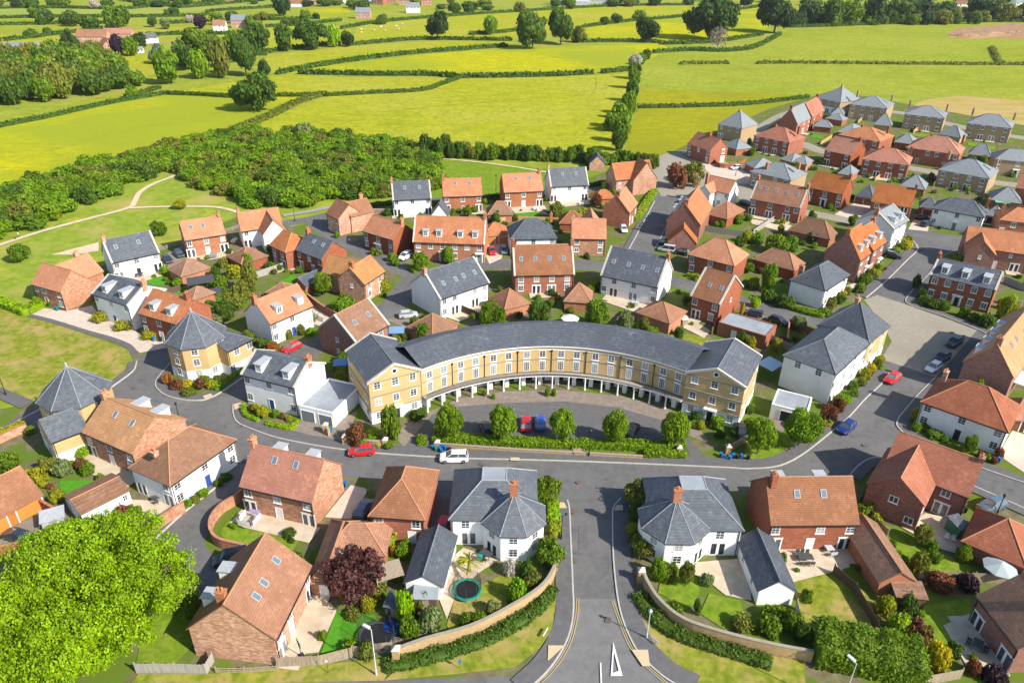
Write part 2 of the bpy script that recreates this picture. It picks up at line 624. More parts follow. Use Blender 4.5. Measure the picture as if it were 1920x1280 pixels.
DM = {}

def dormer(root_, b, side, u, wall_m=None, setback=.75, roof_m=None):
 """small flat-topped dormer standing on a slope of the main roof"""
 a = SIDE[side]
 hw, hd = (b['x1'] - b['x0']) / 2, (b['y1'] - b['y0']) / 2
 ln, dist = (2 * hw, hd) if side in 'FB' else (2 * hd, hw)
 t = math.tan(b['pitch'])
 zb = b['he'] + TH + t * setback
 h = 1.45
 run = min(h / t + .1, dist - setback)
 key = (round(b['pitch'], 3), round(run, 2), roof_m.name if roof_m else '')
 if key not in DM:
  m = MB()
  m.box(-.68, .68, 0, run, -.35, h - .02)
  m.mesh([(-.84, -.16, h - .02), (.84, -.16, h - .02), (.84, run + .15, h + .02), (-.84, run + .15, h + .02), (-.84, -.16, h + .1), (.84, -.16, h + .1), (.84, run + .15, h + .14), (-.84, run + .15, h + .14)],
               [(3, 2, 1, 0), (4, 5, 6, 7), (0, 1, 5, 4), (1, 2, 6, 5), (2, 3, 7, 6), (3, 0, 4, 7)], 1)
  DM[key] = m.data('dormer', [TRIM, roof_m or LEAD])
 cx, cy = (b['x0'] + b['x1']) / 2, (b['y0'] + b['y1']) / 2
 s = u * ln - ln / 2
 x, y = rot2(s, -dist + setback, a)
 o = put('dormer', DM[key], root_, (cx + x, cy + y, zb), a)
 window(o, 's', (0, 0, .16), 0, sc=.92)
 return o

SKY = {}

def skylight(root_, b, side, u, tt):
 if 'me' not in SKY:
  m, g = MB(), MB()
  for q in ((-.39, -.31, 0, 1.1), (.31, .39, 0, 1.1), (-.31, .31, 0, .08), (-.31, .31, 1.02, 1.1)):
   m.box(q[0], q[1], q[2], q[3], -.02, .09)
  g.face([(-.31, .08, .05), (.31, .08, .05), (.31, 1.02, .05), (-.31, 1.02, .05)])
  SKY['me'] = (m.data('skylight', [LEAD]), g.data('pane', [flat('sky_glass', (.12, .16, .2), rough=.06, spec=.7)]))
 a = SIDE[side]
 hw, hd = (b['x1'] - b['x0']) / 2, (b['y1'] - b['y0']) / 2
 ln, dist = (2 * hw, hd) if side in 'FB' else (2 * hd, hw)
 s = u * ln - ln / 2
 yy = tt * dist
 t = math.tan(b['pitch'])
 x, y = rot2(s, -dist + yy, a)
 cx, cy = (b['x0'] + b['x1']) / 2, (b['y0'] + b['y1']) / 2
 o = put('skylight', SKY['me'][0], root_, (cx + x, cy + y, b['he'] + TH + t * yy + .02), 0, rot=Matrix.Rotation(a, 3, 'Z').__matmul__(Matrix.Rotation(b['pitch'], 3, 'X')).to_euler())
 put('pane', SKY['me'][1], o)
 return o

def frame_AB(A, B, he, Cp=None, D=None):
 a, b = G(*A, he), G(*B, he)
 u = (b - a)
 wd = u.length
 u.normalize()
 n = Vector((-u.y, u.x, 0))
 if n.dot((a + b) / 2) < 0:
  n = -n
 if Cp is not None:
  c = G(*Cp, he)
  D = abs((c - b).dot(n))
 return a, b, u, n, wd, D

HOUSES = {}

def house(label, A, B, he=4.7, Cp=None, R=None, D=None, pitch=None, wall=None, roof=None, axis='x', ends='gg', F='', Rt='', L='', Bk='', door='w',
          chim=(), dorm=(), dside='F', sky=(), sside='F', cop=None, blocks=(), name='house', cat='house', group=None, band=None, pipes=True, cm=None, grow=0.0,
          hpitch=None, dset=.75, droof=None, key=None, ridge_m=None, pots=2):
 a, b, u, n, wd, D_ = frame_AB(A, B, he, Cp, D)
 D = D_
 P0 = math.radians(pitch) if pitch else None
 if axis == 'x':
  mid = lambda Dd: a + n * (Dd / 2)
  if D is None and R is not None:
   pp = P0 or math.radians(42)
   d = ray(*R)
   o = Vector((0, 0, CAM_H))
   # point on ray with z-he-TH = tan * perpendicular distance from the front
   k0 = (o - a).dot(n)
   k1 = d.dot(n)
   tt = math.tan(pp)
   s = (he + TH + tt * k0 - o.z) / (d.z - tt * k1)
   D = 2 * (o + d * s - a).dot(n)
   D = max(4.5, min(14, D))
  if P0 is None and R is not None:
   d = ray(*R)
   o = Vector((0, 0, CAM_H))
   s = (D / 2 - (o - a).dot(n)) / d.dot(n)
   z = o.z + d.z * s
   P0 = math.atan(max(.3, min(1.4, (z - he - TH) / (D / 2))))
 else:
  D = D or 8.0
  if P0 is None and R is not None:
   d = ray(*R)
   o = Vector((0, 0, CAM_H))
   s = -(o - a).dot(n) / d.dot(n)
   z = o.z + d.z * s
   P0 = math.atan(max(.3, min(1.4, (z - he - TH) / (wd / 2))))
 if D is None:
  D = 8.0
 if P0 is None:
  P0 = math.radians(42)
 # local frame must be right-handed: x along A->B with n to its left
 ang = math.atan2(u.y, u.x)
 left = Vector((-u.y, u.x, 0)).dot(n) > 0
 if not left:
  ang += math.pi
 cen = (a + b) / 2 + n * (D / 2)
 if not left:
  raise ValueError('A must be the left end: ' + label)
 rt = root(name, label, cat, (cen.x, cen.y, 0), ang, group)
 main = dict(x0=-wd / 2, x1=wd / 2, y0=-D / 2, y1=D / 2, he=he, axis=axis, ends=ends, pitch=P0, F=F, R=Rt, L=L, B=Bk)
 if hpitch:
  main['hpitch'] = math.radians(hpitch)
 bl = [main]
 for q in blocks:
  q = dict(q)
  for k in ('x0', 'x1', 'y0', 'y1'):
   h2 = (wd if k[0] == 'x' else D) / 2
   v_ = q[k]
   if isinstance(v_, tuple):
    pt = G(*v_, he) - cen
    ux = u if left else -u
    q[k] = pt.dot(ux if k[0] == 'x' else n)
   elif v_ == 'mid':
    q[k] = 0.0
   elif isinstance(v_, str):
    q[k] = h2 + float(v_)
   else:
    q[k] = v_ - h2
  q.setdefault('he', he)
  q['pitch'] = math.radians(q['pitch']) if 'pitch' in q else P0
  q.setdefault('ends', 'gg')
  bl.append(q)
 wm = MB()
 for q in bl:
  blk_walls(wm, q, band[:2] if band else None)
 wm.build('wall', [wall] + ([band[2]] if band else []), rt)
 rm = MB()
 if ridge_m is None:
  ridge_m = RIDGE_S if roof in (SLATE, SLATE_L) else RIDGE_T
 for q in bl:
  blk_roof(rm, q)
 ro = rm.build('roof', [roof, ridge_m], rt)
 if cop is not None:
  for q in bl:
   for e_ in (0, 1):
    cmb = MB()
    coping(cmb, dict(q, ends=''.join(c if i == e_ else '-' for i, c in enumerate(q['ends']))))
    if cmb.v:
     cmb.build('gable_coping', [cop], rt)
 for q in bl:
  for sd in 'FRLB':
   if q.get(sd):
    place_windows(rt, q, sd, q[sd], door)
 zr = he + TH + math.tan(P0) * (D / 2 if axis == 'x' else wd / 2)
 for cu in chim:
  cx, cy = -wd / 2 + cu[0] * wd, -D / 2 + cu[1] * D
  half = D / 2 if axis == 'x' else wd / 2
  off = abs(cy) if axis == 'x' else abs(cx)
  zs = zr - off * math.tan(P0)
  chimney(ro, cx, cy, max(zs - 1.0, 0), zr + (cu[2] if len(cu) > 2 else .9), cm or (wall if wall not in (WHITE, BR_YE) else BR_MX), 'y' if axis == 'x' else 'x', pots)
 for u_ in dorm:
  dormer(rt, main, dside, u_, setback=dset, roof_m=droof)
 for u_, t_ in sky:
  skylight(rt, main, sside, u_, t_)
 if pipes:
  pm = MB()
  y = -D / 2 - .06
  if axis == 'x' or ends[0] == 'h':
   for x in (-wd / 2 + .15, wd / 2 - .15):
    pm.box(x - .045, x + .045, y - .045, y + .045, .05, he - .1)
   zg = he + TH - math.tan(P0) * .28
   pm.box(-wd / 2 - .1, wd / 2 + .1, -D / 2 - .42, -D / 2 - .29, zg - .17, zg - .05)
   pm.build('gutter', [BLACK], rt)
 if key:
  HOUSES[key] = (rt, main)
 return rt, main

def garage(label, A, B, he=2.4, Cp=None, apex=None, D=None, wall=None, roof=None, F='', Rt='', L='', door='n', ends='hh', axis='x', pitch=None, name='garage', group=None, **kw):
 return house(label, A, B, he, Cp=Cp, D=D, R=apex, wall=wall, roof=roof, ends=ends, axis=axis, F=F, Rt=Rt, L=L, door=door, pipes=False, name=name, cat='garage', pitch=pitch, group=group, **kw)
# ---------------------------------------------------------------- buildings (corner points surveyed in enlarged crops of the photograph)
def crop(x0, y0, k):
 return lambda X, Y: (x0 + X / k, y0 + Y / k)

K2, K3, K4, K5, K6, K7 = crop(640, 0, 2.977), crop(1280, 0, 2.977), crop(0, 360, 4), crop(400, 360, 4), crop(800, 280, 4), crop(1160, 280, 4)
K8, K9, K10, K11, K12 = crop(1500, 150, 4.571), crop(1440, 380, 4), crop(0, 640, 4), crop(420, 580, 4), crop(800, 560, 3)
K13, K14, K15, K16, K17, K18 = crop(1400, 560, 3.692), crop(0, 900, 3.368), crop(380, 800, 2.667), crop(800, 840, 2.908), crop(1120, 840, 2.91), crop(1480, 800, 2.666)

def build_houses():
 H, Ga = house, garage
 # --- left group round the green
 H('orange brick house with rear wing beside the clipped hedge, leftmost of the village', K4(240, 685), K4(455, 745), 4.6, Cp=K4(672, 655), R=K4(430, 558), wall=BR_MX, roof=T_OR,
      F='ss.s/.d.s', door='o', blocks=[dict(x0=.4, x1=7.2, y0='mid', y1='4.5', axis='y', F='')], Rt='', chim=[(.35, 1.35, .6)], cm=BR_MX, key='h1')
 H('white house with slate roof, two dormers and a grey pilastered front facing the green', K4(695, 760), K4(960, 850), 5.6, D=8.6, R=K4(905, 645), wall=WHITE, roof=SLATE, cop=STONE, F='s.s.s/s.d.s', door='b', dorm=(.28, .76), chim=[(1, .5)], key='h2')
 H('brick house with two dormers on its orange roof, behind the yellow octagonal house', K4(1045, 905), K4(1322, 985), 5.0, D=8.4, R=K4(1275, 758), wall=BR_RD, roof=T_OR, F='h.h.h/h.d.h', dorm=(.3, .76), chim=[(.93, .5)], key='h3')
 H('white house with plain slate roof and dark patio awnings, left of the two parked cars', K4(838, 527), K4(1190, 450), 4.7, Cp=None, D=8.2, R=K4(940, 328), wall=WHITE, roof=SLATE, cop=STONE, F='s.s.s/f.d.f', sky=[(.2, .5), (.68, .5)], chim=[(.02, .5)], door='k', key='h4')
 H('orange brick house with two roof windows and patio table, by the rail fence', K4(1388, 360), K4(1690, 312), 4.7, D=8.2, R=K4(1490, 200), wall=BR_OR, roof=T_OR, F='h.h.h/f.d.f', sky=[(.22, .5), (.52, .5)], chim=[(.97, .5)], key='h5')
 H('white L-shaped house with orange roof and gable wing at the end of the gravel path', K5(210, 290), K5(515, 247), 4.7, D=6.2, R=K5(290, 140), wall=WHITE, roof=T_OR, F='s.../f...', chim=[(.03, .5)],
      blocks=[dict(x0=K5(345, 272), x1='0', y0=K5(425, 315), y1='mid', axis='y', F='', L='.s/f.')], key='h6')
 H('narrow brick house with orange hipped roof at the left end of its terrace', K5(425, 395), K5(540, 450), 4.7, Cp=K5(690, 350), R=K5(545, 290), wall=BR_RD, roof=T_OR, ends='gh', F='hh/hf', key='h7a')
 H('brick house with black slate roof and two roof windows in the middle of its terrace', K5(622, 430), K5(810, 500), 4.8, D=7.4, R=K5(800, 335), wall=BR_RD, roof=SLATE, F='h.h.h/f.h.', sky=[(.42, .55), (.78, .55)], chim=[(.04, .5)], door='w', cm=BR_OR, key='h7b')
 H('brick corner house with orange roof and chimney on its front gable, by the crossroads', K5(1130, 690), K5(1280, 592), 4.5, Cp=None, D=6.6, pitch=43, wall=BR_MX, roof=T_GD, F='hh/hd', L='.p./...', chim=[(.08, .5)], cm=BR_OR,
      blocks=[dict(x0='-6.2', x1='0', y0='mid', y1='5.5', axis='y', ends='gg')], key='h7c', door='w')
 H('white house with orange roof, two dormers and a dark blue door, beside the red car', (506.3, 606.3), (585, 572.5), 4.8, D=8.0, R=K5(490, 740), wall=WHITE, roof=T_OR, F='s.s.s/s.d.s', door='b', dorm=(.3, .8), chim=[(.0, .5)], cm=BR_OR, L='', key='h9')
 H('brick house with rear wing and blank mottled gable on the lane bend below the thicket', K5(848, 158), K5(937, 202), 4.7, Cp=K5(1125, 165), R=K5(970, 70), wall=BR_MX, roof=T_RB, F='.ss/s.s', blocks=[dict(x0=.3, x1=6.5, y0='mid', y1='3.5', axis='y')], chim=[(.45, 1.3, .6)], key='h10')
 H('brick house with white door between two windows, left of the wide dormered terrace', K5(1125, 290), K5(1345, 355), 4.7, D=7.6, R=K5(1295, 197), wall=BR_RD, roof=T_OR, F='h.h.h/h.D.h', chim=[(.97, .5)], cm=BR_OR, key='h11')
 H('wide orange brick terrace with four dormers and grey door canopies', K5(1500, 367), K6(430, 707), 5.0, D=8.6, R=K6(60, 500), wall=BR_OR, roof=T_OR, cop=STONE, F='hhhhhh/h.Dh.D', dorm=(.17, .36, .66, .87), chim=[(.99, .5)], door='g', name='terrace', key='h12')
 H('white house with slate roof at the left end of the row below the thicket', (737.4, 374.5), (808, 371), 4.9, D=7.6, R=K2(390, 1010), wall=WHITE, roof=SLATE, cop=STONE, F='s.s.s/f.d.f', sky=[(.33, .52), (.72, .52)], chim=[(.0, .5)], key='h13')
 H('orange brick house with chimney on its left end, in the row facing the mown grass', (831.5, 367.8), (903.7, 365.5), 4.9, D=7.6, R=K2(670, 994), wall=BR_OR, roof=T_OR, F='h.h.h/f.p.f', sky=[(.32, .6), (.7, .6)], chim=[(.02, .5)], key='h14')
 H('orange brick house with chimney on its right end, in the row facing the mown grass', (945.7, 360), (1018, 356.7), 4.9, D=7.8, R=K2(1010, 966), wall=BR_OR, roof=T_OR, F='h.h.h/f.d.f', sky=[(.35, .6), (.7, .6)], chim=[(.96, .5)], key='h15')
 H('white house with slate roof at the right end of the row, by the brick hut', (1033, 349.3), (1103, 346), 4.9, D=7.8, R=K2(1270, 936), wall=WHITE, roof=SLATE, cop=STONE, F='s.s.s/f.d.f', sky=[(.35, .55), (.72, .55)], chim=[(.0, .5)], key='h16')
 H('small brick hut with grey slate roof standing on the grass below the field hedge', K2(1387, 912), K2(1474, 914), 2.6, D=4.6, R=K2(1430, 868), axis='y', wall=BR_MX, roof=SLATE, pipes=False, name='hut', cat='hut', key='h17')
 H('brick L-shaped house with a tall outside chimney beside the roundabout', K6(1420, 228), K6(1700, 200), 4.8, D=6.6, R=K6(1470, 98), wall=BR_MX, roof=T_OR, F='p.../s...', blocks=[dict(x0=K6(1520, 213), x1='0', y0=K6(1555, 232), y1='mid', axis='y', L='s/f')], chim=[(.78, -.22, .4)], key='h18')
 H('brick house with orange roof, end on to the road, behind the trimmed roadside hedge', K6(1520, 475), K6(1580, 400), 4.7, D=7.4, pitch=48, wall=BR_RD, roof=T_OR, F='h.h/hdh', chim=[(.05, .5)], key='h19')
 H('brick L-shaped house with low orange roof turning the corner above the road junction', K6(1090, 662), K6(1345, 667), 4.7, D=6.4, R=K6(1215, 517), wall=BR_MX, roof=T_OR, F='h.h/c.h', chim=[(.02, .5, .4)], blocks=[dict(x0='-6.6', x1='0', y0='mid', y1='5', axis='y', R='h./..')], key='h20')
 H('white house with hipped slate roof behind the brown-roofed three-window house', K6(632, 672), K6(970, 664), 4.7, D=8.4, R=K6(810, 514), wall=WHITE, roof=SLATE, ends='hh', F='s.s.s/s.d.s', chim=[(.93, .5)], cm=BR_OR, key='h22')
 H('brown brick house with four roof windows and a chimney at each end', K6(660, 940), K6(1105, 930), 4.8, D=9.6, R=K6(860, 713), wall=BR_RD, roof=T_RB, cop=STONE, F='hhhh/hffh', sky=[(.12, .42), (.36, .43), (.6, .43), (.84, .42)], chim=[(.0, .5), (1, .5)], key='h24')
 H('large white house with slate roof and shaded left gable, by the lane crossroads', (825, 560), (916, 529), 4.8, Cp=None, D=10.4, R=K5(1690, 565), wall=WHITE, roof=SLATE, cop=STONE, F='ss.ss/sf.fs', sky=[(.2, .35), (.45, .36), (.62, .38), (.85, .38)], chim=[(.0, .5, .7)], L='', key='h25')
 H('large white house with dark slate roof and sunlit right gable, centre of the village', (1127.5, 515), (1233.8, 537.5), 4.7, Cp=(1284, 511), R=K6(1600, 767), wall=WHITE, roof=SLATE, cop=STONE, F='.s.s.s/sf.f.s', sky=[(.13, .42), (.4, .42), (.65, .42), (.9, .42)], chim=[(1, .5, .7)], cm=BR_OR, key='h26')
 H('purple brick gabled terrace running back along the road with pale dormers on its left side', K7(362, 530), K7(612, 566), 4.9, D=17, R=K7(492, 410), axis='y', wall=BR_PU, roof=T_OR, dorm=(.2, .34, .62, .76), dside='L', chim=[(.5, .03)], name='terrace', cat='terrace', pipes=False, key='h27')
 garage('purple brick lean gabled garage against the front of the purple terrace', K7(372, 690), K7(585, 708), 2.5, D=4.5, apex=K7(490, 592), axis='y', ends='gg', wall=BR_PU, roof=T_OR, key='g27')
 H('white L-shaped house with orange roof and dark chimney beside the roundabout', K7(640, 290), K7(830, 332), 4.8, D=6.2, pitch=45, wall=WHITE, roof=T_OR, F='...p/..s.', chim=[(.0, .2, .8)], cm=BR_RD, blocks=[dict(x0=0, x1=K7(737, 306), y0=K7(680, 330), y1='mid', axis='y', R='s/f')], key='h28')
 H('brown-roofed brick terrace with six small roof windows and stone gable copings', K7(990, 367), K7(1362, 437), 4.8, D=8.8, R=K7(1255, 260), wall=BR_RD, roof=T_RB, cop=STONE, F='h.h.hh/f.f.f.', sky=[(.1, .5), (.24, .5), (.44, .5), (.66, .5), (.86, .5)], chim=[(.0, .5), (1, .5)], cm=BR_OR, name='terrace', cat='terrace', key='h30')
 H('brick house with white door surround left of the double timber garage doors', K7(1425, 282), K7(1682, 336), 4.9, D=8.0, R=K7(1620, 188), wall=BR_RD, roof=T_OR, F='h.h.h/h.D.h', door='k', chim=[(.98, .5)], key='h31')
 H('square brick house with brown hipped roof right of the white house with sunlit gable', (1291, 476), (1376, 497.5), 4.8, Cp=(1407, 477.5), R=K7(775, 672), wall=BR_RD, roof=T_OR, ends='hh', F='h.h.h/h...', key='h34')
 H('narrow brick house with two roof windows and sunlit gable above the flat-roofed garage', (1296, 553.8), (1350, 570), 5.0, Cp=(1393.8, 537.5), R=K7(755, 913), wall=BR_RD, roof=T_RB, cop=STONE, F='h.h/fh', Rt='.p./...', sky=[(.4, .4), (.8, .4)], key='h35')
 H('white house with hipped slate roof and side chimney at the corner of the paved square', (1546.3, 543.8), (1591.3, 515), 4.7, Cp=None, D=7.6, pitch=40, wall=WHITE, roof=SLATE, ends='hh', axis='x', F='s.s/sds', chim=[(.25, .93, -.9)], cm=BR_MX, L='', key='h38')
 H('purple brick house with two dormers, nearer half of the terrace by the square', K9(690, 427), K9(785, 357), 5.9, D=8.0, R=K9(640, 190), wall=BR_PU, roof=T_OR, F='hh/hD', dorm=(.27, .75), chim=[(.02, .5, .5)], cm=BR_OR, key='h39a')
 H('brick house with two dormers, further half of the terrace by the square', K9(787, 356), K9(885, 287), 6.4, D=8.0, R=K9(740, 165), wall=BR_PU, roof=T_OR, F='hh/hD', dorm=(.25, .75), chim=[(.98, .5, .5)], cm=BR_OR, key='h39b')
 H('tall white house with pale slate roof and two dormers beyond the purple terrace', K9(940, 197), K9(1050, 132), 6.2, D=9.5, R=K9(905, 25), wall=WHITE, roof=SLATE_L, cop=STONE, F='s.s.s/s.D.s', dorm=(.3, .75), chim=[(-.05, .5)], door='w', key='h39c')
 H('symmetrical brick house with slate roof, three white dormers and columned white porch on the square', K9(1222, 540), K9(1705, 655), 5.6, D=8.4, R=K9(1535, 467), wall=BR_RD, roof=SLATE, cop=STONE, F='hhhhh/hhDhh', door='k', dorm=(.18, .5, .83), chim=[(.0, .5)], key='h40')
 H('white house with hipped slate roof and white porch, right of two dark cars', K8(1140, 1097), K8(1575, 1177), 5.0, D=7.5, R=K8(1390, 1018), wall=WHITE, roof=SLATE, ends='hh', F='s.s.s/s.D.s', door='g', chim=[(.97, .6)], cm=BR_RD, key='h41')
 H('orange-roofed dark brick house with projecting gable above the square at the right edge', K9(1480, 318), K9(1990, 392), 5.0, D=8.0, pitch=42, wall=BR_PU, roof=T_OR, F='...p.p.p/...d.f.', blocks=[dict(x0=0, x1=K9(1700, 372), y0=K9(1690, 392), y1='mid', axis='y', F='.p./...')], key='h42', chim=[(1, .5)])
 H('long brick terrace with four pale dormers and a blank dark gable beside the square', K13(1507, 430), K13(1845, 542), 5.6, D=24, R=K13(1738, 312), axis='y', wall=BR_PU, roof=T_GD, dorm=(.9, .72, .54, .36), dside='L', sky=[(.22, .55), (.35, .55), (.55, .5)], sside='R', chim=[(.5, .02)], name='terrace', cat='terrace', pipes=False, key='h43')
 H('wide white house with hipped orange roof and black door under a slate canopy', (1729.9, 752.2), (1888.9, 808.2), 4.7, Cp=(1916.8, 763.1), R=K13(1610, 590), wall=WHITE, roof=T_RD, ends='hh', F='s.s.s/s.d.s', door='k', chim=[(.08, .75, -.9)], cm=BR_MX, key='h44')
 H('L-shaped brick house with russet roof, round the patio right of the tree-lined junction', K18(480, 187), K18(897, 347), 4.7, D=8.6, R=K18(825, 118), wall=BR_PU, roof=T_RD, F='....c./..d.F.'.replace('F', 'f'), chim=[(.98, .52, .3)], blocks=[dict(x0=-.6, x1=K18(722, 285), y0=K18(606, 365), y1='mid', axis='y', F='.c./..c', R='p./fd')], key='h45')
 H('brick house with russet roof and two roof windows above a terrace with outdoor table', (1446.5, 981), (1609.4, 979.2), 4.7, Cp=(1408.7, 902), R=(1515, 893), wall=BR_RD, roof=T_RB, F='h..h.h/f..df'.replace('..df', '.d.f'), sky=[(.33, .52), (.64, .52)], chim=[(.06, .42)], door='w', dorm=(.25, .75), dside='B', key='h46')
 H('brick house with french doors under a long brown roof at the bottom right corner', K18(947, 845), K18(1152, 1106), 4.0, D=9.0, pitch=38, wall=BR_PU, roof=T_BR, F='f.f', chim=[(.55, .35, .3)], cm=BR_MX, key='h50')
 # --- bottom left
 H('brick house with red roof and washing in its curved walled garden', (451.2, 908.7), (584.4, 938.7), 4.7, Cp=(642.5, 871.2), R=K15(440, 125), wall=BR_MX, roof=T_RD, F='h.h.h/f.d.f', sky=[(.36, .62), (.66, .62)], dorm=(.3, .78), dside='B', chim=[(.0, .5)], door='w', key='h51')
 H('brick house with three roof windows and tall end chimney beside the artificial lawn', K15(357, 1055), K15(535, 692), 4.4, D=9.6, pitch=42, wall=BR_MX, roof=T_RB, F='hh.h/fd.f', sky=[(.27, .5), (.46, .5), (.78, .5)], chim=[(.1, .58, .5)], dorm=(.35, .72), dside='B', cm=BR_OR, key='h52')
 H('brick house with brown hipped roof between the red-roofed house and the white octagon house', K15(838, 437), K15(1105, 457), 4.5, D=9.6, pitch=42, axis='y', ends='hh', wall=BR_RD, roof=T_RB, F='h.h/hd', door='w', key='h53')
 H('white house with brown hipped roof, blue front door and big brick chimney', (318.8, 907.5), (438.8, 823.8), 4.5, Cp=None, D=7.8, R=K10(1335, 690), wall=WHITE, roof=T_BR, ends='hh', F='s.s.s/s.d.s', L='..s/f.f', door='b', chim=[(.12, .5, -.4)], cm=BR_MX, key='h58')
 H('brick house with golden orange roof, two roof windows and lit brick gable', K10(622, 672), K10(990, 832), 4.5, D=9.4, R=K10(950, 480), wall=BR_MX, roof=T_GD, F='h.h.h/f.d.f', sky=[(.36, .58), (.72, .55)], chim=[(.0, .5, .8)], dorm=(.25, .65), dside='B', door='w', key='h59')
 H('white house with two dormers and round clipped shrubs, attached to a flat garage', K11(135, 482), K11(530, 582), 5.8, D=8.2, R=K11(410, 340), wall=WHITE, roof=SLATE, cop=STONE, F='s.s.s/s.d.s', door='b', dorm=(.28, .8), chim=[(.98, .55, .6)], cm=BR_OR, key='h62')
 H('brown brick house with blank dark gable and stone copings behind the crescent', (666, 641), (727.5, 607.5), 4.8, Cp=None, D=9.6, R=K5(1040, 855), wall=BR_PU, roof=T_BR, cop=STONE, F='hh/hf', L='.p./.p.', sky=[(.3, .42), (.72, .45)], key='h66')
 H('white rendered corner building with slate roofs and a yellow brick end facing the square', K13(610, 517), K13(843, 302), 6.3, D=8.9, pitch=34, wall=WHITE, roof=SLATE, ends='hh', F='s.s.s.s/s.s.s.s/d.s.s.d', L='.s.s./...', door='w', name='corner_building', cat='building', key='h65', pipes=True)
 H('yellow brick end block with white ground floor and big chimney at the square', K13(846, 300), K13(986, 186), 6.4, D=9.5, pitch=45, axis='y', ends='hh', wall=BR_YE, roof=SLATE, F='ss/ss/ss', band=(2.0, 1, WHITE), chim=[(.5, .55, .6)], cm=BR_TN, name='corner_building', cat='building', key='h65b', pipes=False)
 # --- new estate, top right
 N = dict(pipes=False)
 H('brick house with tiled roof at the far left corner of the new estate', K3(30, 800), K3(155, 840), 5.0, Cp=K3(230, 818), R=K3(140, 752), wall=BR_RD, roof=T_RD, F='h.h.h/h..h', Rt='.h/.f', chim=[(.55, .5)], key='r1', **N)
 H('square tan brick house with pointed slate roof by the yellow field', K3(200, 692), K3(330, 717), 5.6, Cp=K3(408, 690), R=K3(312, 614), wall=BR_TN, roof=SLATE_L, ends='hh', F='hhh/f..', chim=[(.5, .5, .2)], cm=BR_TN, key='r2', **N)
 H('brick house with slate roof, lower half of the stepped pair in the estate', K3(640, 690), K3(722, 652), 5.6, D=7.5, R=K3(640, 585), wall=BR_RD, roof=SLATE_L, F='hhh/hfh', chim=[(.03, .5)], key='r3a', **N)
 H('brick house with pinkish red roof, upper half of the stepped pair', K3(723, 652), K3(790, 612), 5.9, D=7.5, R=K3(710, 563), wall=BR_RD, roof=T_RD, F='hh/hf', chim=[(.95, .5)], key='r3b', **N)
 H('topmost house of the estate, tan brick above white with a pointed slate roof', K3(756, 547), K3(880, 572), 5.8, Cp=K3(945, 545), R=K3(868, 478), wall=BR_TN, roof=SLATE_L, ends='hh', F='hhh/fff', band=(2.9, 1, WHITE), chim=[(.5, .5, .6)], cm=BR_TN, key='r4', **N)
 tan = dict(wall=BR_TN, roof=SLATE_L, ends='hh', chim=[(.02, .6), (.97, .6)], cm=BR_TN)
 H('leftmost of three slate roofed tan brick pairs along the top of the estate', K3(935, 582), K3(1140, 607), 6.0, Cp=K3(1195, 580), R=K3(1075, 535), F='hhhh/hffh', key='r5', **tan, **N)
 H('middle of three slate roofed tan brick pairs along the top of the estate', K3(1240, 637), K3(1460, 662), 6.0, Cp=K3(1505, 635), R=K3(1380, 590), F='hhhh/hffh', key='r6', **tan, **N)
 H('rightmost of three slate roofed tan brick pairs along the top of the estate', K3(1590, 687), K3(1835, 717), 6.0, Cp=K3(1858, 690), R=K3(1725, 635), F='hhhh/hffh', key='r7', **tan, **N)
 red = dict(ends='hh', chim=[(.35, .5, .1), (.95, .6)], cm=BR_RD)
 H('red brick house with hipped roof nearest the square tan house of the new estate', K3(400, 757), K3(595, 797), 5.3, Cp=K3(683, 770), R=K3(540, 707), wall=BR_RD, roof=T_RD, F='hhhh/hffh', key='r8', **red, **N)
 H('red brick house with hipped roof half hidden behind a gabled brick house', K3(875, 752), K3(1100, 792), 5.3, Cp=K3(1180, 760), R=K3(1040, 707), wall=BR_RD, roof=T_OR, F='..hh/..ff', key='r9', **red, **N)
 H('gabled red brick house with a white awning strip in the middle of the new estate', K3(795, 837), K3(940, 867), 5.2, Cp=K3(1003, 835), R=K3(890, 765), wall=BR_RD, roof=T_RD, F='h.h/f.f', chim=[(.95, .5)], key='r10', **N)
 H('red brick pair with bright red hipped roof and timber garden fence in the new estate', K3(1005, 887), K3(1260, 922), 5.6, Cp=K3(1330, 887), R=K3(1160, 826), wall=BR_RD, roof=T_RD, F='hhhh/hffh', key='r11', **red, **N)
 H('dark brick pair with brown red hipped roof and two pale front doors', K3(1255, 822), K3(1545, 864), 5.4, Cp=K3(1610, 832), R=K3(1450, 760), wall=BR_RD, roof=T_RD, F='h.hh.h/.d..d.', door='g', key='r12', **red, **N)
 H('large tan brick pair with slate roof above the white porch house at the right', K3(1430, 947), K3(1710, 997), 5.2, Cp=K3(1750, 950), R=K3(1600, 885), F='hhhh/hffh', key='r13', **tan, **N)
 H('tan brick house with slate roof and white front door cut by the right edge', K3(1747, 887), K3(2010, 912), 5.4, D=8, pitch=36, F='h.h.h/h.D.h', wall=BR_TN, roof=SLATE_L, ends='hh', chim=[(.03, .5)], cm=BR_TN, door='k', key='r14', **N)
 H('tan brick house with wide pale slate roof above the parked white car', K3(380, 957), K3(602, 1007), 5.0, Cp=K3(712, 972), R=K3(530, 902), wall=BR_TN, roof=SLATE_L, ends='hh', F='h.hh/h..h', chim=[(.3, .2, -.3), (.95, .5)], cm=BR_OR, key='r15', **N)
 H('brick house with orange roof and one white shuttered window right of the timber garage doors', K3(1055, 1122), K3(1275, 1157), 4.8, D=8.5, R=K3(1190, 1035), wall=BR_RD, roof=T_OR, F='h.f/...', chim=[(.98, .5)], key='r17', **N)
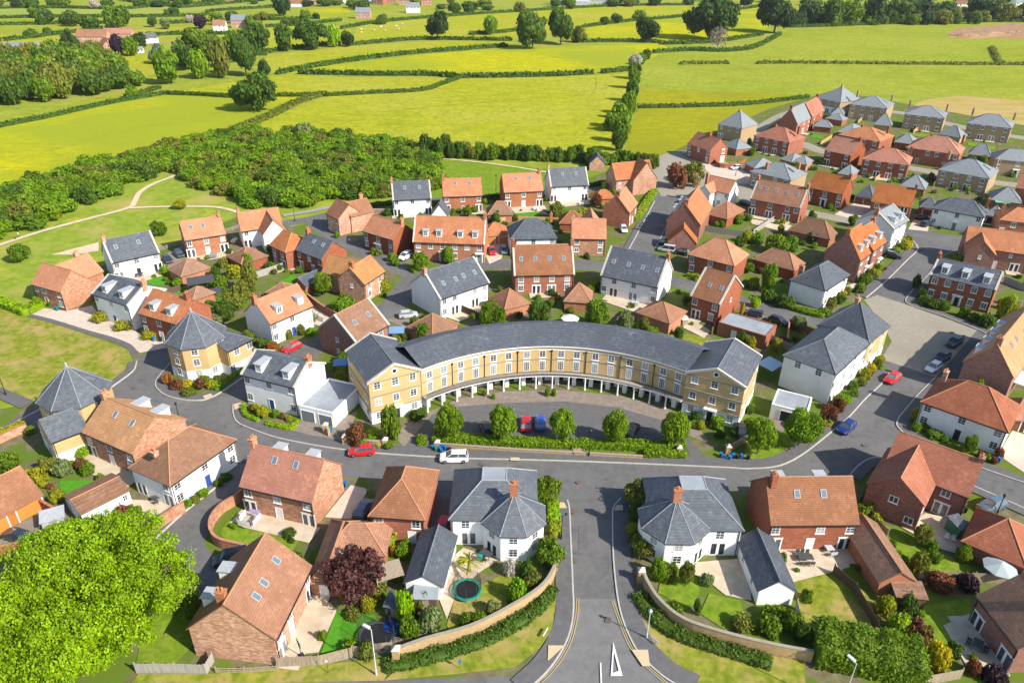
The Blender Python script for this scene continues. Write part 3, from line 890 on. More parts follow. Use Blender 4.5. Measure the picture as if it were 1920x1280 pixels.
 H('orange-roofed brick house at the right edge below the green garage canopy', K3(1775, 1225), K3(1990, 1250), 4.6, D=8, R=K3(1900, 1160), wall=BR_RD, roof=T_OR, F='.h.h/h..h', ends='hh', chim=[(.03, .3)], key='r20', **N)
 H('brick house with blank red side wall at the right edge behind the slate pyramid garage', K3(1862, 1045), K3(1990, 1068), 5.0, D=8, pitch=40, wall=BR_RD, roof=T_RD, F='.h/.h', key='r21', **N)

def build_garages():
 Ga = garage
 # slate pyramids of the new estate
 pts = [((730, 702), (830, 712), (860, 702), (790, 668), BR_RD, 'with a small white goal beside it'), ((800, 660), (890, 674), (925, 662), (860, 632), BR_RD, 'nearest the white-based pointed house'),
           ((830, 640), (900, 646), (945, 625), (890, 600), WHITE, 'with white walls behind the pointed house'), ((866, 737), (945, 750), (985, 712), (930, 686), BR_RD, 'behind the half hidden red hipped house'),
           ((1070, 692), (1165, 702), (1215, 692), (1150, 637), BR_TN, 'with tan walls between the left and middle tan pairs'), ((225, 807), (300, 834), (365, 817), (290, 768), BR_OR, 'right of the far left corner house'),
           ((350, 912), (400, 937), (490, 907), (430, 870), BR_RD, 'above the parked white car'), ((545, 887), (605, 905), (660, 880), (622, 852), BR_OR, 'left one of the two that touch'),
           ((615, 907), (690, 920), (745, 900), (685, 868), BR_OR, 'right one of the two that touch'), ((1185, 792), (1290, 806), (1320, 782), (1265, 742), BR_RD, 'left of the dark brick pair'),
           ((1430, 747), (1550, 768), (1575, 752), (1512, 700), BR_TN, 'between the middle and right tan pairs'), ((1600, 857), (1720, 872), (1738, 858), (1680, 798), BR_RD, 'right of the dark brick pair'),
           ((870, 967), (940, 980), (990, 955), (945, 920), BR_RD, 'below the gabled house with the awning strip'), ((1215, 1037), (1350, 1058), (1402, 1030), (1320, 975), BR_RD, 'right of the bright red roofed pair'),
           ((1725, 1112), (1890, 1134), (1935, 1100), (1838, 1042), BR_RD, 'with a green canopy at the right edge'), ((1690, 1196), (1775, 1212), (1800, 1190), (1727, 1142), BR_RD, 'with a black door beside the white porch house')]
 for i, (a, b, c, r, w_, lab) in enumerate(pts):
  Ga('slate pyramid roofed garage ' + lab, K3(*a), K3(*b), 2.5, Cp=K3(*c), apex=K3(*r), wall=w_, roof=SLATE_L, F='' if i != 15 else 'g', door='k', group='slate roofed garages of the new estate')
 Ga('slate roofed double garage with brown timber doors in the new estate', K3(968, 1090), K3(1062, 1107), 2.5, D=5.5, apex=K3(1040, 1027), wall=BR_RD, roof=SLATE, F='gg', door='n')
 Ga('slate roofed garage left of the white porch house beside two dark cars', K3(1325, 1155), K3(1420, 1168), 2.5, D=5.5, apex=K3(1385, 1100), wall=BR_RD, roof=SLATE, F='g', door='n')
 # tiled hipped garages of the village
 Ga('brown pyramid roofed garage right of the two parked cars by the rail fence', K4(1265, 577), K4(1360, 632), 2.4, Cp=K4(1565, 562), apex=K4(1410, 500), wall=BR_OR, roof=T_BR)
 Ga('brown pyramid roofed garage with climber-covered wall in the left back gardens', K5(105, 482), K5(210, 537), 2.4, Cp=K5(412, 482), apex=K5(240, 410), wall=BR_RD, roof=T_BR)
 Ga('small brown hipped garage behind the orange-roofed house at the pergola', K4(1365, 772), K4(1445, 812), 2.4, D=5, apex=K4(1470, 705), wall=BR_OR, roof=T_BR)
 Ga('brown tiled garage roof peeping over the white dormered house with blue door', K5(400, 752), K5(560, 770), 2.4, D=4.6, apex=K5(510, 678), wall=BR_RD, roof=T_BR)
 Ga('slate roofed brick garage in the garden behind the middle of the terrace', K5(690, 707), K5(868, 632), 2.4, D=4.4, apex=K5(735, 600), ends='gg', wall=BR_OR, roof=SLATE)
 Ga('white gabled garage with grey slate roof between the first two houses of the far row', K6(38, 492), K6(158, 494), 2.4, D=5.0, apex=K6(98, 412), axis='y', ends='gg', wall=WHITE, roof=SLATE)
 Ga('brown hipped garage between the two orange brick houses of the far row', K6(460, 488), K6(640, 486), 2.4, D=5.2, apex=K6(525, 387), wall=BR_OR, roof=T_BR)
 Ga('orange roofed double garage with one timber door open to the red car', K6(430, 650), K6(622, 637), 2.5, D=6, apex=K6(520, 547), wall=BR_OR, roof=T_OR, F='gg', door='o')
 Ga('brown hipped garage behind the corner L-shaped house', K6(1000, 552), K6(1180, 556), 2.4, D=5.6, apex=K6(1130, 462), wall=BR_RD, roof=T_RB)
 Ga('low orange roofed garage between the far white house and the roundabout house', K6(1262, 372), K6(1415, 364), 2.4, D=4.6, apex=K6(1370, 300), wall=BR_OR, roof=T_OR)
 Ga('tan brown pyramid roofed garage below the white L-shaped house by the roundabout', K7(655, 482), K7(812, 522), 2.6, Cp=K7(960, 462), apex=K7(808, 387), wall=BR_RD, roof=T_RB)
 Ga('wide brown hipped garage right of the terrace with six roof windows', K7(1280, 602), K7(1582, 670), 2.6, Cp=K7(1662, 632), apex=K7(1490, 522), wall=BR_RD, roof=T_BR)
 Ga('wide brown hipped garage among the shrubs left of the white corner house', K7(1015, 820), K7(1315, 905), 2.6, Cp=K7(1405, 857), apex=K7(1225, 757), wall=BR_RD, roof=T_RB)
 Ga('brown pyramid roofed garage beside a lawn behind the right half of the crescent', K12(1188, 77), K12(1365, 137), 2.6, Cp=K12(1458, 72), apex=K12(1325, 16), wall=BR_OR, roof=T_RB)
 Ga('brown pyramid roofed garage left of the white umbrella behind the crescent', K6(470, 1112), K6(585, 1197), 2.5, Cp=K6(760, 1142), apex=K6(618, 1040), wall=BR_OR, roof=T_RB)
 Ga('brown pyramid roofed garage right of the white umbrella behind the crescent', K6(1035, 1132), K6(1230, 1146), 2.5, D=5.6, apex=K6(1185, 1002), wall=BR_OR, roof=T_RB)
 Ga('brown pyramid roofed garage beside the silver car behind the left half of the crescent', K5(1460, 1012), K5(1640, 1087), 2.4, Cp=K5(1820, 982), apex=K5(1632, 905), wall=BR_OR, roof=T_BR)
 # gabled outbuildings near the camera
 Ga('white garage with dark slate gable roof beside the paved garden of the right octagon house', (1424, 1106), (1491, 1106), 2.5, D=8.6, apex=(1464, 1087), axis='y', ends='gg', wall=WHITE, roof=SLATE, L='.p.p.')
 Ga('long brick garage with dark tiled roof between two back lawns', K18(455, 775), K18(630, 770), 2.4, D=10, apex=K18(557, 722), axis='y', ends='gg', wall=BR_OR, roof=T_BR)
 Ga('white garage with slate roof beside the trampoline garden', K15(1015, 777), K15(1195, 797), 2.4, D=8.5, apex=K15(1100, 740), axis='y', ends='gg', wall=WHITE, roof=SLATE)
 Ga('white garage with brown tiled roof behind the big lime green tree', K14(510, 212), K14(812, 62), 2.3, D=5.2, apex=K14(590, 75), ends='gg', wall=WHITE, roof=T_BR, F='...p')
 Ga('brick garage with orange door under a hipped roof at the left edge', K14(-60, 262), K14(262, 88), 2.4, D=8, pitch=36, wall=BR_OR, roof=T_RB, F='G.G.', door='o', ends='hg')
 Ga('russet hipped garage at the right edge beside the closed grey parasol', K18(872, 568), K18(1180, 700), 2.5, D=8, pitch=36, wall=BR_RD, roof=T_RD)
 Ga('L-shaped brown hipped garage behind the purple-leaved tree', K15(535, 772), K15(715, 780), 2.4, D=10.5, pitch=38, wall=BR_OR, roof=T_RB, axis='y', blocks=[dict(x0=.4, x1='3.6', y0='-5.6', y1='0', axis='x', ends='hh')], F='.d..', door='w')
 Ga('brick garage with timber doors cut by the right edge beyond the white hipped house', K13(1850, 828), K13(2010, 850), 2.4, D=6, pitch=36, wall=BR_RD, roof=T_RD, F='gg', door='n')
 # open pergola and flat roofs
 def flat_garage(label, A, B, he, D, wall, F='', door='k', roof=LEAD_D, rim=TRIM):
  a, b, u, n, wd, _ = frame_AB(A, B, he, None, D)
  cen = (a + b) / 2 + n * (D / 2)
  rt = root('garage', label, 'garage', (cen.x, cen.y, 0), math.atan2(u.y, u.x))
  m = MB()
  m.box(-wd / 2, wd / 2, -D / 2, D / 2, 0, he)
  for q in ((-wd / 2, wd / 2, -D / 2, -D / 2 + .25), (-wd / 2, wd / 2, D / 2 - .25, D / 2), (-wd / 2, -wd / 2 + .25, -D / 2 + .25, D / 2 - .25), (wd / 2 - .25, wd / 2, -D / 2 + .25, D / 2 - .25)):
   m.box(*q, he + .003, he + .22, 1)
  m.build('wall', [wall, rim], rt)
  r = MB()
  r.box(-wd / 2 + .25, wd / 2 - .25, -D / 2 + .25, D / 2 - .25, he + .002, he + .06)
  r.build('roof', [roof], rt)
  blk = dict(x0=-wd / 2, x1=wd / 2, y0=-D / 2, y1=D / 2, he=he)
  if F:
   place_windows(rt, blk, 'F', F, door)
  return rt
 flat_garage('flat-roofed brick garage between the crescent and the lane to the square', (1346.7, 605), (1436.6, 631.8), 2.8, 6.0, BR_RD, F='..d.d..', door='w', roof=LEAD_D, rim=BR_RD)
 flat_garage('flat-roofed double garage attached to the white dormered house with round shrubs', K11(560, 725), K11(815, 785), 2.7, 9.0, WHITE, F='gg', door='g')
 flat_garage('white flat-roofed garage behind the round street tree at the corner building', K13(172, 735), K13(420, 800), 2.6, 5.4, WHITE, F='g', door='k')

build_houses()
build_garages()
# ---------------------------------------------------------------- octagonal houses and the crescent
STONE_D = mat('stone_dull', [(.24, .21, .16), (.31, .28, .22)], scale=2)

def trunc_hip(mb, x0, x1, y0, y1, he, ht, inx0, inx1, iny0, iny1, ov=.28):
 e = [(x0 - ov, y0 - ov, he), (x1 + ov, y0 - ov, he), (x1 + ov, y1 + ov, he), (x0 - ov, y1 + ov, he)]
 t = [(inx0, iny0, ht), (inx1, iny0, ht), (inx1, iny1, ht), (inx0, iny1, ht)]
 b = [(x, y, z - .18) for x, y, z in e]
 mb.mesh(e + t + b, [(0, 1, 5, 4), (1, 2, 6, 5), (2, 3, 7, 6), (3, 0, 4, 7), (8, 9, 1, 0), (9, 10, 2, 1), (10, 11, 3, 2), (11, 8, 0, 3), (11, 10, 9, 8)], 0)
 mb.mesh(t, [(0, 1, 2, 3)], 2)
 for i in range(4):
  mb.tube(Vector(e[i]) + Vector((0, 0, .02)), Vector(t[i]) + Vector((0, 0, .02)), .09, 5, 1)
  mb.tube(Vector(t[i]), Vector(t[(i + 1) % 4]), .09, 5, 1)

def octagon_house(label, A, B, he, apex, wall, F3, band=None, chim=None, finial=False, main=None, wings=(), rows_sides=(7, 0, 1), name='octagonal_house'):
 a, b, u, n, s, _ = frame_AB(A, B, he, None, 1)
 R, ap = s / (2 * math.sin(math.pi / 8)), s / (2 * math.tan(math.pi / 8))
 cen = (a + b) / 2 + n * ap
 rt = root(name, label, 'house', (cen.x, cen.y, 0), math.atan2(u.y, u.x))
 d = ray(*apex)
 h = Vector((d.x, d.y, 0)).normalized()
 t = (cen - Vector((0, 0, CAM_H))).dot(h) / d.dot(h)
 za = CAM_H + d.z * t
 ring = [(R * math.cos(-math.pi / 2 - math.pi / 8 + k * math.pi / 4), R * math.sin(-math.pi / 2 - math.pi / 8 + k * math.pi / 4)) for k in range(8)]
 wm = MB()
 e = he + .05

 def walls(plan, e):
  m = len(plan)
  for i in range(m):
   p, q = plan[i], plan[(i + 1) % m]
   if band:
    wm.face([(*p, 0), (*q, 0), (*q, band[0]), (*p, band[0])], 1)
    wm.face([(*p, band[0]), (*q, band[0]), (*q, e), (*p, e)], 0)
   else:
    wm.face([(*p, 0), (*q, 0), (*q, e), (*p, e)], 0)
 walls(ring, e)
 local = lambda px, z: ((G(*px, z) - cen).dot(u), (G(*px, z) - cen).dot(n))
 rm = MB()
 k = 1 + .3 / ap
 er = [(x * k, y * k, he - .05) for x, y in ring]
 rm.mesh(er + [(0, 0, za)], [(i, (i + 1) % 8, 8) for i in range(8)], 0)
 rm.mesh(er + [(x, y, z - .18) for x, y, z in er], [(8 + i, 8 + (i + 1) % 8, (i + 1) % 8, i) for i in range(8)] + [tuple(range(15, 7, -1))], 0)
 for p in er:
  rm.tube(Vector(p) + Vector((0, 0, .02)), Vector((0, 0, za + .02)), (.055), 5, 1)
 if main:
  x0, x1, y0, y1, mh, mt = main[:6]
  walls([(x0, y0), (x1, y0), (x1, y1), (x0, y1)], mh)
  trunc_hip(rm, x0, x1, y0, y1, mh, mt, *main[6:10])
 for q in wings:
  blk_walls(wm, q, band[:2] if band else None)
  blk_roof(rm, q)
 wm.build('wall', [wall] + ([band[2]] if band else []), rt)
 ro = rm.build('roof', [SLATE, RIDGE_W, LEAD_D], rt)
 if chim:
  chimney(ro, 0, 0, za - .5, za + 1.5, chim, 'x', 1)
 if finial:
  fm = MB()
  fm.lathe([(.12, 0), (.16, .2), (.08, .3), (.17, .5), (.02, .8)], 8, c=(0, 0, za - .05))
  fm.build('finial', [LEAD], ro)
 for side, spec in F3.items():
  ang = side * math.pi / 4
  rows = spec.split('/')
  for i, row in enumerate(rows):
   for j, kk in enumerate(row):
    if kk == '.':
     continue
    s_ = (j + .5) / len(row) * s - s / 2
    x, y = rot2(s_, -ap, ang)
    window(rt, kk, (x, y, row_z(len(rows) - 1 - i, len(rows), he, kk)), ang)
 return rt, cen, u, n, ap, R, local

RIDGE_W = mat('ridge_lead', [(0.2, 0.22, 0.25), (0.34, 0.36, 0.39)], scale=3)

def build_specials():
 # white pair either side of the junction
 for nm, A, B, ap_px, fx, lab in (
   ('l', K16(403, 473), K16(543, 475), K16(481, 247), (K16(130, 383), K16(300, 385)), 'white octagonal-ended house with slate roof and chimney, left of the junction'),
   ('r', K17(374, 510), K17(525, 513), K17(441, 280), (K17(788, 443), K17(620, 441)), 'white octagonal-ended house with slate roof and chimney, right of the junction')):
  he = 4.5
  a, b, u, n, s, _ = frame_AB(A, B, he, None, 1)
  apo = s / (2 * math.tan(math.pi / 8))
  cen = (a + b) / 2 + n * apo
  loc = lambda px: ((G(*px, he) - cen).dot(u), (G(*px, he) - cen).dot(n))
  e0, e1 = loc(fx[0]), loc(fx[1])
  y0 = (e0[1] + e1[1]) / 2
  w_ = 11.0
  D = 9.6
  if nm == 'l':
   x0, x1 = e0[0], e0[0] + w_
  else:
   x0, x1 = e0[0] - w_, e0[0]
  xm, ym = (x0 + x1) / 2, y0 + D * .56
  main = (x0, x1, y0, y0 + D, he - .003, he + 3.0, xm - 1.6, xm + 1.6, ym - 1.3, ym + 1.3)
  rt, *_ = octagon_house(lab, A, B, he, ap_px, WHITE, {0: 's/s', 1: 's/s' if nm == 'l' else 's/f', -1: 's/f' if nm == 'l' else 's/s'}, chim=BR_OR, main=main)
  rt['label'] = lab
  xs = (x0 + 1.9) if nm == 'l' else (x1 - 2.6)
  window(rt, 's', (xs, y0, he - 1.6), 0)
  window(rt, 'f', (xs + (.4 if nm == 'l' else 0), y0, 0), 0, sc=1.05)
  pm = MB()
  xx = x0 + .2 if nm == 'l' else x1 - .2
  pm.box(xx - .05, xx + .05, y0 - .11, y0 - .01, 0, he - .2)
  pm.build('downpipe', [BLACK], rt)
 # yellow brick octagons on the left
 he = 6.7
 A, B = K4(1360, 1175), K4(1540, 1155)
 rt, cen, u, n, ap, R, local = octagon_house('tall yellow brick octagonal house with pointed slate roof behind round russet shrubs', A, B, he, K4(1430, 893), BR_YE,
            {0: 's/s/s', 1: '.s/.s/s.', -1: 's/s/s', 2: 's/s/s'}, band=(2.1, 1, WHITE), finial=True)
 house('yellow brick and white wing with slate roof attached to the tall octagonal house', K4(1702, 1195), K4(1882, 1105), 5.2, D=9, R=K4(1750, 1000), wall=BR_YE, roof=SLATE, F='.s.s/s..s', band=(2.1, 1, WHITE), ends='gh', key='h61b', pipes=True)
 he = 6.6
 A, B = K10(392, 515), K10(606, 490)
 octagon_house('yellow brick octagonal house with pointed slate roof at the left, behind the golden roofed house', A, B, he, K10(492, 187), BR_YE, {0: '.s./.../...', 1: '.s/../..', -1: 's/s/s'}, band=(2.1, 1, WHITE), finial=True)
 house('yellow brick and white wing with slate roof beside a lawn at the left', K10(385, 752), K10(655, 650), 4.5, Cp=None, D=7.0, R=K10(330, 575), wall=BR_YE, roof=SLATE, L='s.s/.f.', band=(2.1, 1, WHITE), key='h60b')
 crescent()

def crescent():
 he = 8.0
 P = [G(*p, he) for p in ((788.8, 692), (1033, 648), (1291, 696))]
 ax, ay, bx, by, cx, cy = P[0].x, P[0].y, P[1].x, P[1].y, P[2].x, P[2].y
 d = 2 * (ax * (by - cy) + bx * (cy - ay) + cx * (ay - by))
 ux = ((ax * ax + ay * ay) * (by - cy) + (bx * bx + by * by) * (cy - ay) + (cx * cx + cy * cy) * (ay - by)) / d
 uy = ((ax * ax + ay * ay) * (cx - bx) + (bx * bx + by * by) * (ax - cx) + (cx * cx + cy * cy) * (bx - ax)) / d
 R = math.hypot(ax - ux, ay - uy)
 a0, a1 = math.atan2(ay - uy, ax - ux), math.atan2(cy - uy, cx - ux)   # a0 > a1: left end to right end
 D = 9.0
 base = Vector((ux, uy, 0))
 mid_a = (a0 + a1) / 2
 o = Vector((ux + (R + D / 2) * math.cos(mid_a), uy + (R + D / 2) * math.sin(mid_a), 0))
 rt = root('crescent', 'curved yellow brick crescent with long slate roof and iron balcony facing the car park', 'terrace', o)
 PT = lambda t, r, z: Vector((ux + r * math.cos(a0 + (a1 - a0) * t), uy + r * math.sin(a0 + (a1 - a0) * t), z)) - o
 N = 48
 # ridge height from the photograph
 dr = ray(1050, 609)
 k = (R + D / 2)
 s = 100.0
 for _ in range(60):
  q = Vector((0, 0, CAM_H)) + dr * s
  s -= (math.hypot(q.x - ux, q.y - uy) - k) / 3 if True else 0
 zr = max(he + 2.2, min(he + 4.2, (CAM_H + dr.z * s)))

 def strip(mb, r0, z0, r1, z1, mi=0, t0=0.0, t1=1.0, n=N, rev=False):
  for i in range(n):
   u0, u1 = t0 + (t1 - t0) * i / n, t0 + (t1 - t0) * (i + 1) / n
   f = [PT(u0, r0, z0), PT(u1, r0, z0), PT(u1, r1, z1), PT(u0, r1, z1)]
   mb.face(f[::-1] if rev else f, mi)
 wm = MB()
 strip(wm, R, 2.6, R, he, 0)
 strip(wm, R + 1.5, 0, R + 1.5, 2.6, 1)
 strip(wm, R + 1.5, 2.6, R, 2.6, 1)
 strip(wm, R + D, he, R + D, 0, 0)
 for t_ in (0, 1):
  wm.face([PT(t_, R, 2.6), PT(t_, R + D, 2.6), PT(t_, R + D, he), PT(t_, R, he)])
  wm.face([PT(t_, R + 1.5, 0), PT(t_, R + D, 0), PT(t_, R + D, 2.6), PT(t_, R + 1.5, 2.6)])
 wm.build('wall', [BR_YE, WHITE], rt)
 rm = MB()
 strip(rm, R - .35, he + .12, R + D / 2, zr, 0)
 strip(rm, R + D / 2, zr, R + D + .3, he + .12, 0)
 strip(rm, R + D + .3, he + .12, R + D + .3, he - .03, 0)
 rm.build('roof', [SLATE], rt)
 cm = MB()
 for r, z0, z1 in ((.34, he - .14, he + .1), (.1, he - .85, he - .7)):
  strip(cm, R - r, z0, R - r, z1)
  strip(cm, R - r, z1, R, z1)
  strip(cm, R, z0, R - r, z0)
 cm.build('cornice', [TRIM], rt)
 sm = MB()
 for z0 in (5.25, 2.75):
  strip(sm, R - .08, z0, R - .08, z0 + .16)
  strip(sm, R - .08, z0 + .16, R, z0 + .16)
 sm.build('string_course', [STONE_D], rt)
 bm = MB()
 strip(bm, R - 1.35, 2.55, R - 1.35, 2.7, 0, .0, 1)
 strip(bm, R - 1.35, 2.7, R, 2.7, 1)
 strip(bm, R, 2.55, R - 1.35, 2.55, 0)
 bal = bm.build('balcony', [TRIM, STONE], rt)
 rl = MB()
 L = R * abs(a0 - a1)
 n = int(L / .13)
 for i in range(n + 1):
  p = PT(i / n, R - 1.3, 2.7)
  rl.box(p.x - .02, p.x + .02, p.y - .02, p.y + .02, 2.7, 3.65)
 for z in (2.8, 3.6):
  strip(rl, R - 1.32, z, R - 1.32, z + .05)
  strip(rl, R - 1.28, z + .05, R - 1.28, z)
  strip(rl, R - 1.32, z + .05, R - 1.28, z + .05)
 rl.build('railing', [BLACK], bal)
 ang = lambda t: a0 + (a1 - a0) * t - math.pi / 2
 U = 8
 for i in range(U):
  for off in (.27, .73):
   t = (i + off) / U
   window(rt, 's', PT(t, R, 5.75), ang(t))
   window(rt, 't', PT(t, R, 3.0), ang(t), sc=.98)
  g_first = i % 2 == 0
  for off, kk, col in ((.27, 'g', 'k'), (.76, 'd', 'k')) if not g_first else ((.3, 'd', 'k'), (.74, 'g', 'k')):
   t = (i + off) / U
   window(rt, kk, PT(t, R + 1.48, 0.1), ang(t), col, 1.1)
  for off in (0.0, .5):
   t = (i + off) / U + .004
   c = MB()
   p = PT(t, R - 1.15, 0)
   c.lathe([(.2, 0), (.2, .25), (.14, .3), (.12, 2.2), (.2, 2.3), (.2, 2.54)], 10, c=(p.x, p.y, 0))
   c.build('column', [TRIM], rt, smooth=False)
   c = MB()
   p = PT(t + .02, R + .1, 0)
   M = Matrix.Translation(p) @ Matrix.Rotation(ang(t), 4, 'Z')
   c.box(-.36, .36, -.1, 1.3, 0, 2.54, M=M)
   c.build('pier', [WHITE], rt)
  if i:
   c = MB()
   p = PT(i / U, R - .08, 0)
   c.tube((p.x, p.y, 2.72), (p.x, p.y, he - .9), .06, 6)
   c.box(p.x - .16, p.x + .16, p.y - .12, p.y + .1, he - 1.1, he - .75)
   c.build('downpipe', [BLACK], rt)
 # end pavilions with pediments
 for A, B, R_, lab in (((691, 718), (787.5, 693.5), K11(1265, 408), 'yellow brick pavilion with pediment closing the left end of the crescent'),
                          ((1288, 698.5), (1396.7, 727), K12(1632, 392), 'yellow brick pavilion with pediment and white porch closing the right end of the crescent')):
  h_, main = house(lab, A, B, he, D=11.5, R=R_, axis='y', wall=BR_YE, roof=SLATE, F='sss/sss/sDs', L='s.s/s.s/s.s', Rt='s.s/s.s/s.s', band=(2.3, 1, WHITE), cop=STONE, name='pavilion', cat='house', pipes=False, door='k')
  x0, x1, y0 = main['x0'], main['x1'], main['y0']
  window(h_, 'o', ((x0 + x1) / 2, y0, he + .55), 0, sc=1.0)
  m = MB()
  for z in (2.3, 5.1, 7.75):
   m.box(x0 - .1, x1 + .1, y0 - .1, y0 - .003, z, z + .18)
   m.box(x0 - .1, x0 - .003, y0 - .003, -y0, z, z + .18)
   m.box(x1 + .003, x1 + .1, y0 - .003, -y0, z, z + .18)
  m.build('string_course', [STONE_D], h_)

build_specials()
# ---------------------------------------------------------------- ground, fields, roads
def grass(name, a, b_, c_, scale, big=None, spots=None, stretch=(1, 1, 1)):
 return mat(name, [a, b_, c_], scale=scale, detail=8, rough=1.0, spec=0.0, spread=(.3, .7), big=big, spots=spots, stretch=stretch)

GRASS = grass('grass', (.15, .20, .022), (.21, .255, .03), (.28, .31, .045), .12, big=((.28, .265, .06), .022, .45, .75))
LAWN = grass('lawn_grass', (.09, .155, .012), (.14, .22, .018), (.21, .28, .03), .9, big=((.22, .235, .04), .25, .5, .8), spots=((.10, .16, .015), 1.2, .5, .7))
LAWN_DRY = grass('dry_grass', (.10, .14, .012), (.19, .215, .024), (.30, .28, .06), .9, big=((.33, .25, .09), .22, .44, .66), spots=((.12, .16, .014), .7, .5, .68))
TURF = grass('artificial_turf', (.05, .19, .014), (.07, .235, .018), (.095, .28, .025), 1.5)
F_YEL = grass('buttercup_field', (.25, .27, .010), (.36, .345, .010), (.54, .45, .006), .09, big=((.25, .285, .02), .011, .42, .56), spots=((.23, .26, .024), .45, .48, .66), stretch=(1, 3, 1))
F_OLV = grass('olive_field', (.19, .20, .012), (.26, .255, .014), (.34, .30, .014), .09, big=((.22, .225, .016), .02, .4, .6), spots=((.19, .20, .014), .4, .48, .66), stretch=(1, 3, 1))
F_MID = grass('meadow', (.22, .245, .012), (.30, .31, .018), (.38, .36, .026), .07, big=((.35, .325, .05), .014, .42, .7), spots=((.19, .225, .02), .5, .47, .64), stretch=(1, 2.5, 1))
F_GRN = grass('pasture', (.175, .215, .018), (.235, .27, .028), (.31, .325, .045), .06, big=((.29, .30, .045), .012, .42, .7), spots=((.155, .205, .018), .5, .47, .64), stretch=(1, 2.5, 1))
F_FAR = grass('far_pasture', (.17, .235, .04), (.215, .28, .05), (.27, .31, .065), .03, big=((.28, .29, .065), .006, .4, .65))
EARTH = mat('bare_earth', [(.20, .12, .07), (.30, .19, .11), (.38, .26, .16)], scale=.15, detail=8, rough=1, spec=0)
SOIL = mat('garden_soil', [(.10, .085, .05), (.15, .13, .075), (.20, .175, .115)], scale=.8, detail=8, rough=1, spec=0, big=((.10, .15, .02), .22, .42, .55))
ASPH = mat('asphalt', [(.098, .096, .096), (.120, .118, .117), (.142, .140, .138)], scale=.9, detail=9, rough=.95, spec=.1, big=((.152, .149, .144), .12, .45, .75), spots=((.085, .084, .085), .45, .58, .72))
PAVE = mat('footway_asphalt', [(.095, .092, .096), (.115, .112, .115), (.135, .132, .133)], scale=1.1, detail=8, rough=.95, spec=.1, big=((.115, .11, .108), .2, .5, .8))
KERB = mat('kerb_stone', [(.36, .34, .31), (.46, .44, .41)], scale=1, rough=.9)
BLOCK = mat('block_paving', [(.17, .14, .115), (.215, .18, .15), (.27, .235, .195)], scale=1.2, detail=8, rough=.95, spec=.1, big=((.2, .155, .12), .15, .5, .8))
BLOCK_P = mat('pink_paving', [(.42, .35, .28), (.50, .425, .35), (.56, .485, .41)], scale=.9, detail=8, rough=.95, spec=.1, big=((.44, .36, .28), .12, .5, .8))
SQUARE = mat('square_paving', [(.24, .215, .17), (.28, .255, .205), (.32, .29, .24)], scale=1.0, detail=9, rough=.95, spec=.1, big=((.25, .225, .18), .1, .4, .7))
SLAB = mat('patio_slabs', [(.43, .355, .255), (.50, .42, .31), (.56, .48, .37)], scale=.9, detail=6, rough=.95, spec=.1, big=((.40, .32, .23), .3, .5, .75))
GRAVEL = mat('gravel_path', [(.44, .34, .225), (.52, .42, .29), (.58, .48, .345)], scale=.6, detail=8, rough=1, spec=0)
PAINT_W = mat('white_paint', [(.62, .62, .58), (.72, .72, .68)], scale=3, rough=.8)
PAINT_Y = mat('yellow_paint', [(.46, .34, .09), (.56, .43, .14)], scale=3, rough=.8)
TACT = mat('tactile_paving', [(.44, .35, .21), (.52, .42, .27)], scale=3, rough=.9)

ZL = [0.010]

HARD = []

def sheet(name, px, m, z=None, label=None):
 """a flat sheet of ground over surveyed corners; each new sheet lies a little above the last"""
 if z is None:
  ZL[0] += .0015
  z = ZL[0]
 pts = [G(x, y, z) for x, y in px]
 a = sum(pts[i].x * pts[(i + 1) % len(pts)].y - pts[(i + 1) % len(pts)].x * pts[i].y for i in range(len(pts)))
 if a < 0:
  pts = pts[::-1]
 mb = MB()
 mb.face(pts)
 if name not in ('field', 'lawn', 'village_ground', 'meadow', 'verge', 'waste_ground'):
  HARD.append([(p.x, p.y) for p in pts])
 return tag(mb.build(name, [m]), kind='structure')

def smooth_line(P, n=4):
 """Catmull-Rom through world points"""
 if len(P) < 3:
  return P
 out = []
 Q = [P[0] * 2 - P[1]] + P + [P[-1] * 2 - P[-2]]
 for i in range(1, len(Q) - 2):
  for k in range(n):
   t = k / n
   out.append(.5 * ((2 * Q[i]) + (Q[i + 1] - Q[i - 1]) * t + (2 * Q[i - 1] - 5 * Q[i] + 4 * Q[i + 1] - Q[i + 2]) * t * t + (-Q[i - 1] + 3 * Q[i] - 3 * Q[i + 1] + Q[i + 2]) * t ** 3))
 out.append(P[-1])
 return out

def offset_line(P, d):
 out = []
 for i, p in enumerate(P):
  a = P[max(i - 1, 0)]
  b = P[min(i + 1, len(P) - 1)]
  t = (b - a).normalized()
  out.append(p + Vector((-t.y, t.x, 0)) * d)
 return out

def ribbon(name, px, w0, w1, m, z=None, h=0.0, kind='structure', world=None, sm=4):
 """strip of ground between offsets w0 and w1 (to the left of travel) of a surveyed line"""
 if z is None:
  ZL[0] += .0015
  z = ZL[0]
 P = world or smooth_line([G(x, y, 0) for x, y in px], sm)
 A, B = offset_line(P, w0), offset_line(P, w1)
 HARD.append([(p.x, p.y) for p in A + B[::-1]])
 mb = MB()
 for i in range(len(P) - 1):
  q = [A[i], A[i + 1], B[i + 1], B[i]]
  up = [Vector((p.x, p.y, z + h)) for p in q]
  if (up[1] - up[0]).cross(up[2] - up[0]).z < 0:
   up = up[::-1]
  mb.face(up)
  if h > 0:
   for (p, r) in ((A[i], A[i + 1]), (B[i + 1], B[i])):
    mb.face([(p.x, p.y, 0), (r.x, r.y, 0), (r.x, r.y, z + h), (p.x, p.y, z + h)])
 return tag(mb.build(name, [m]), kind=kind)

KZ = [0.19]

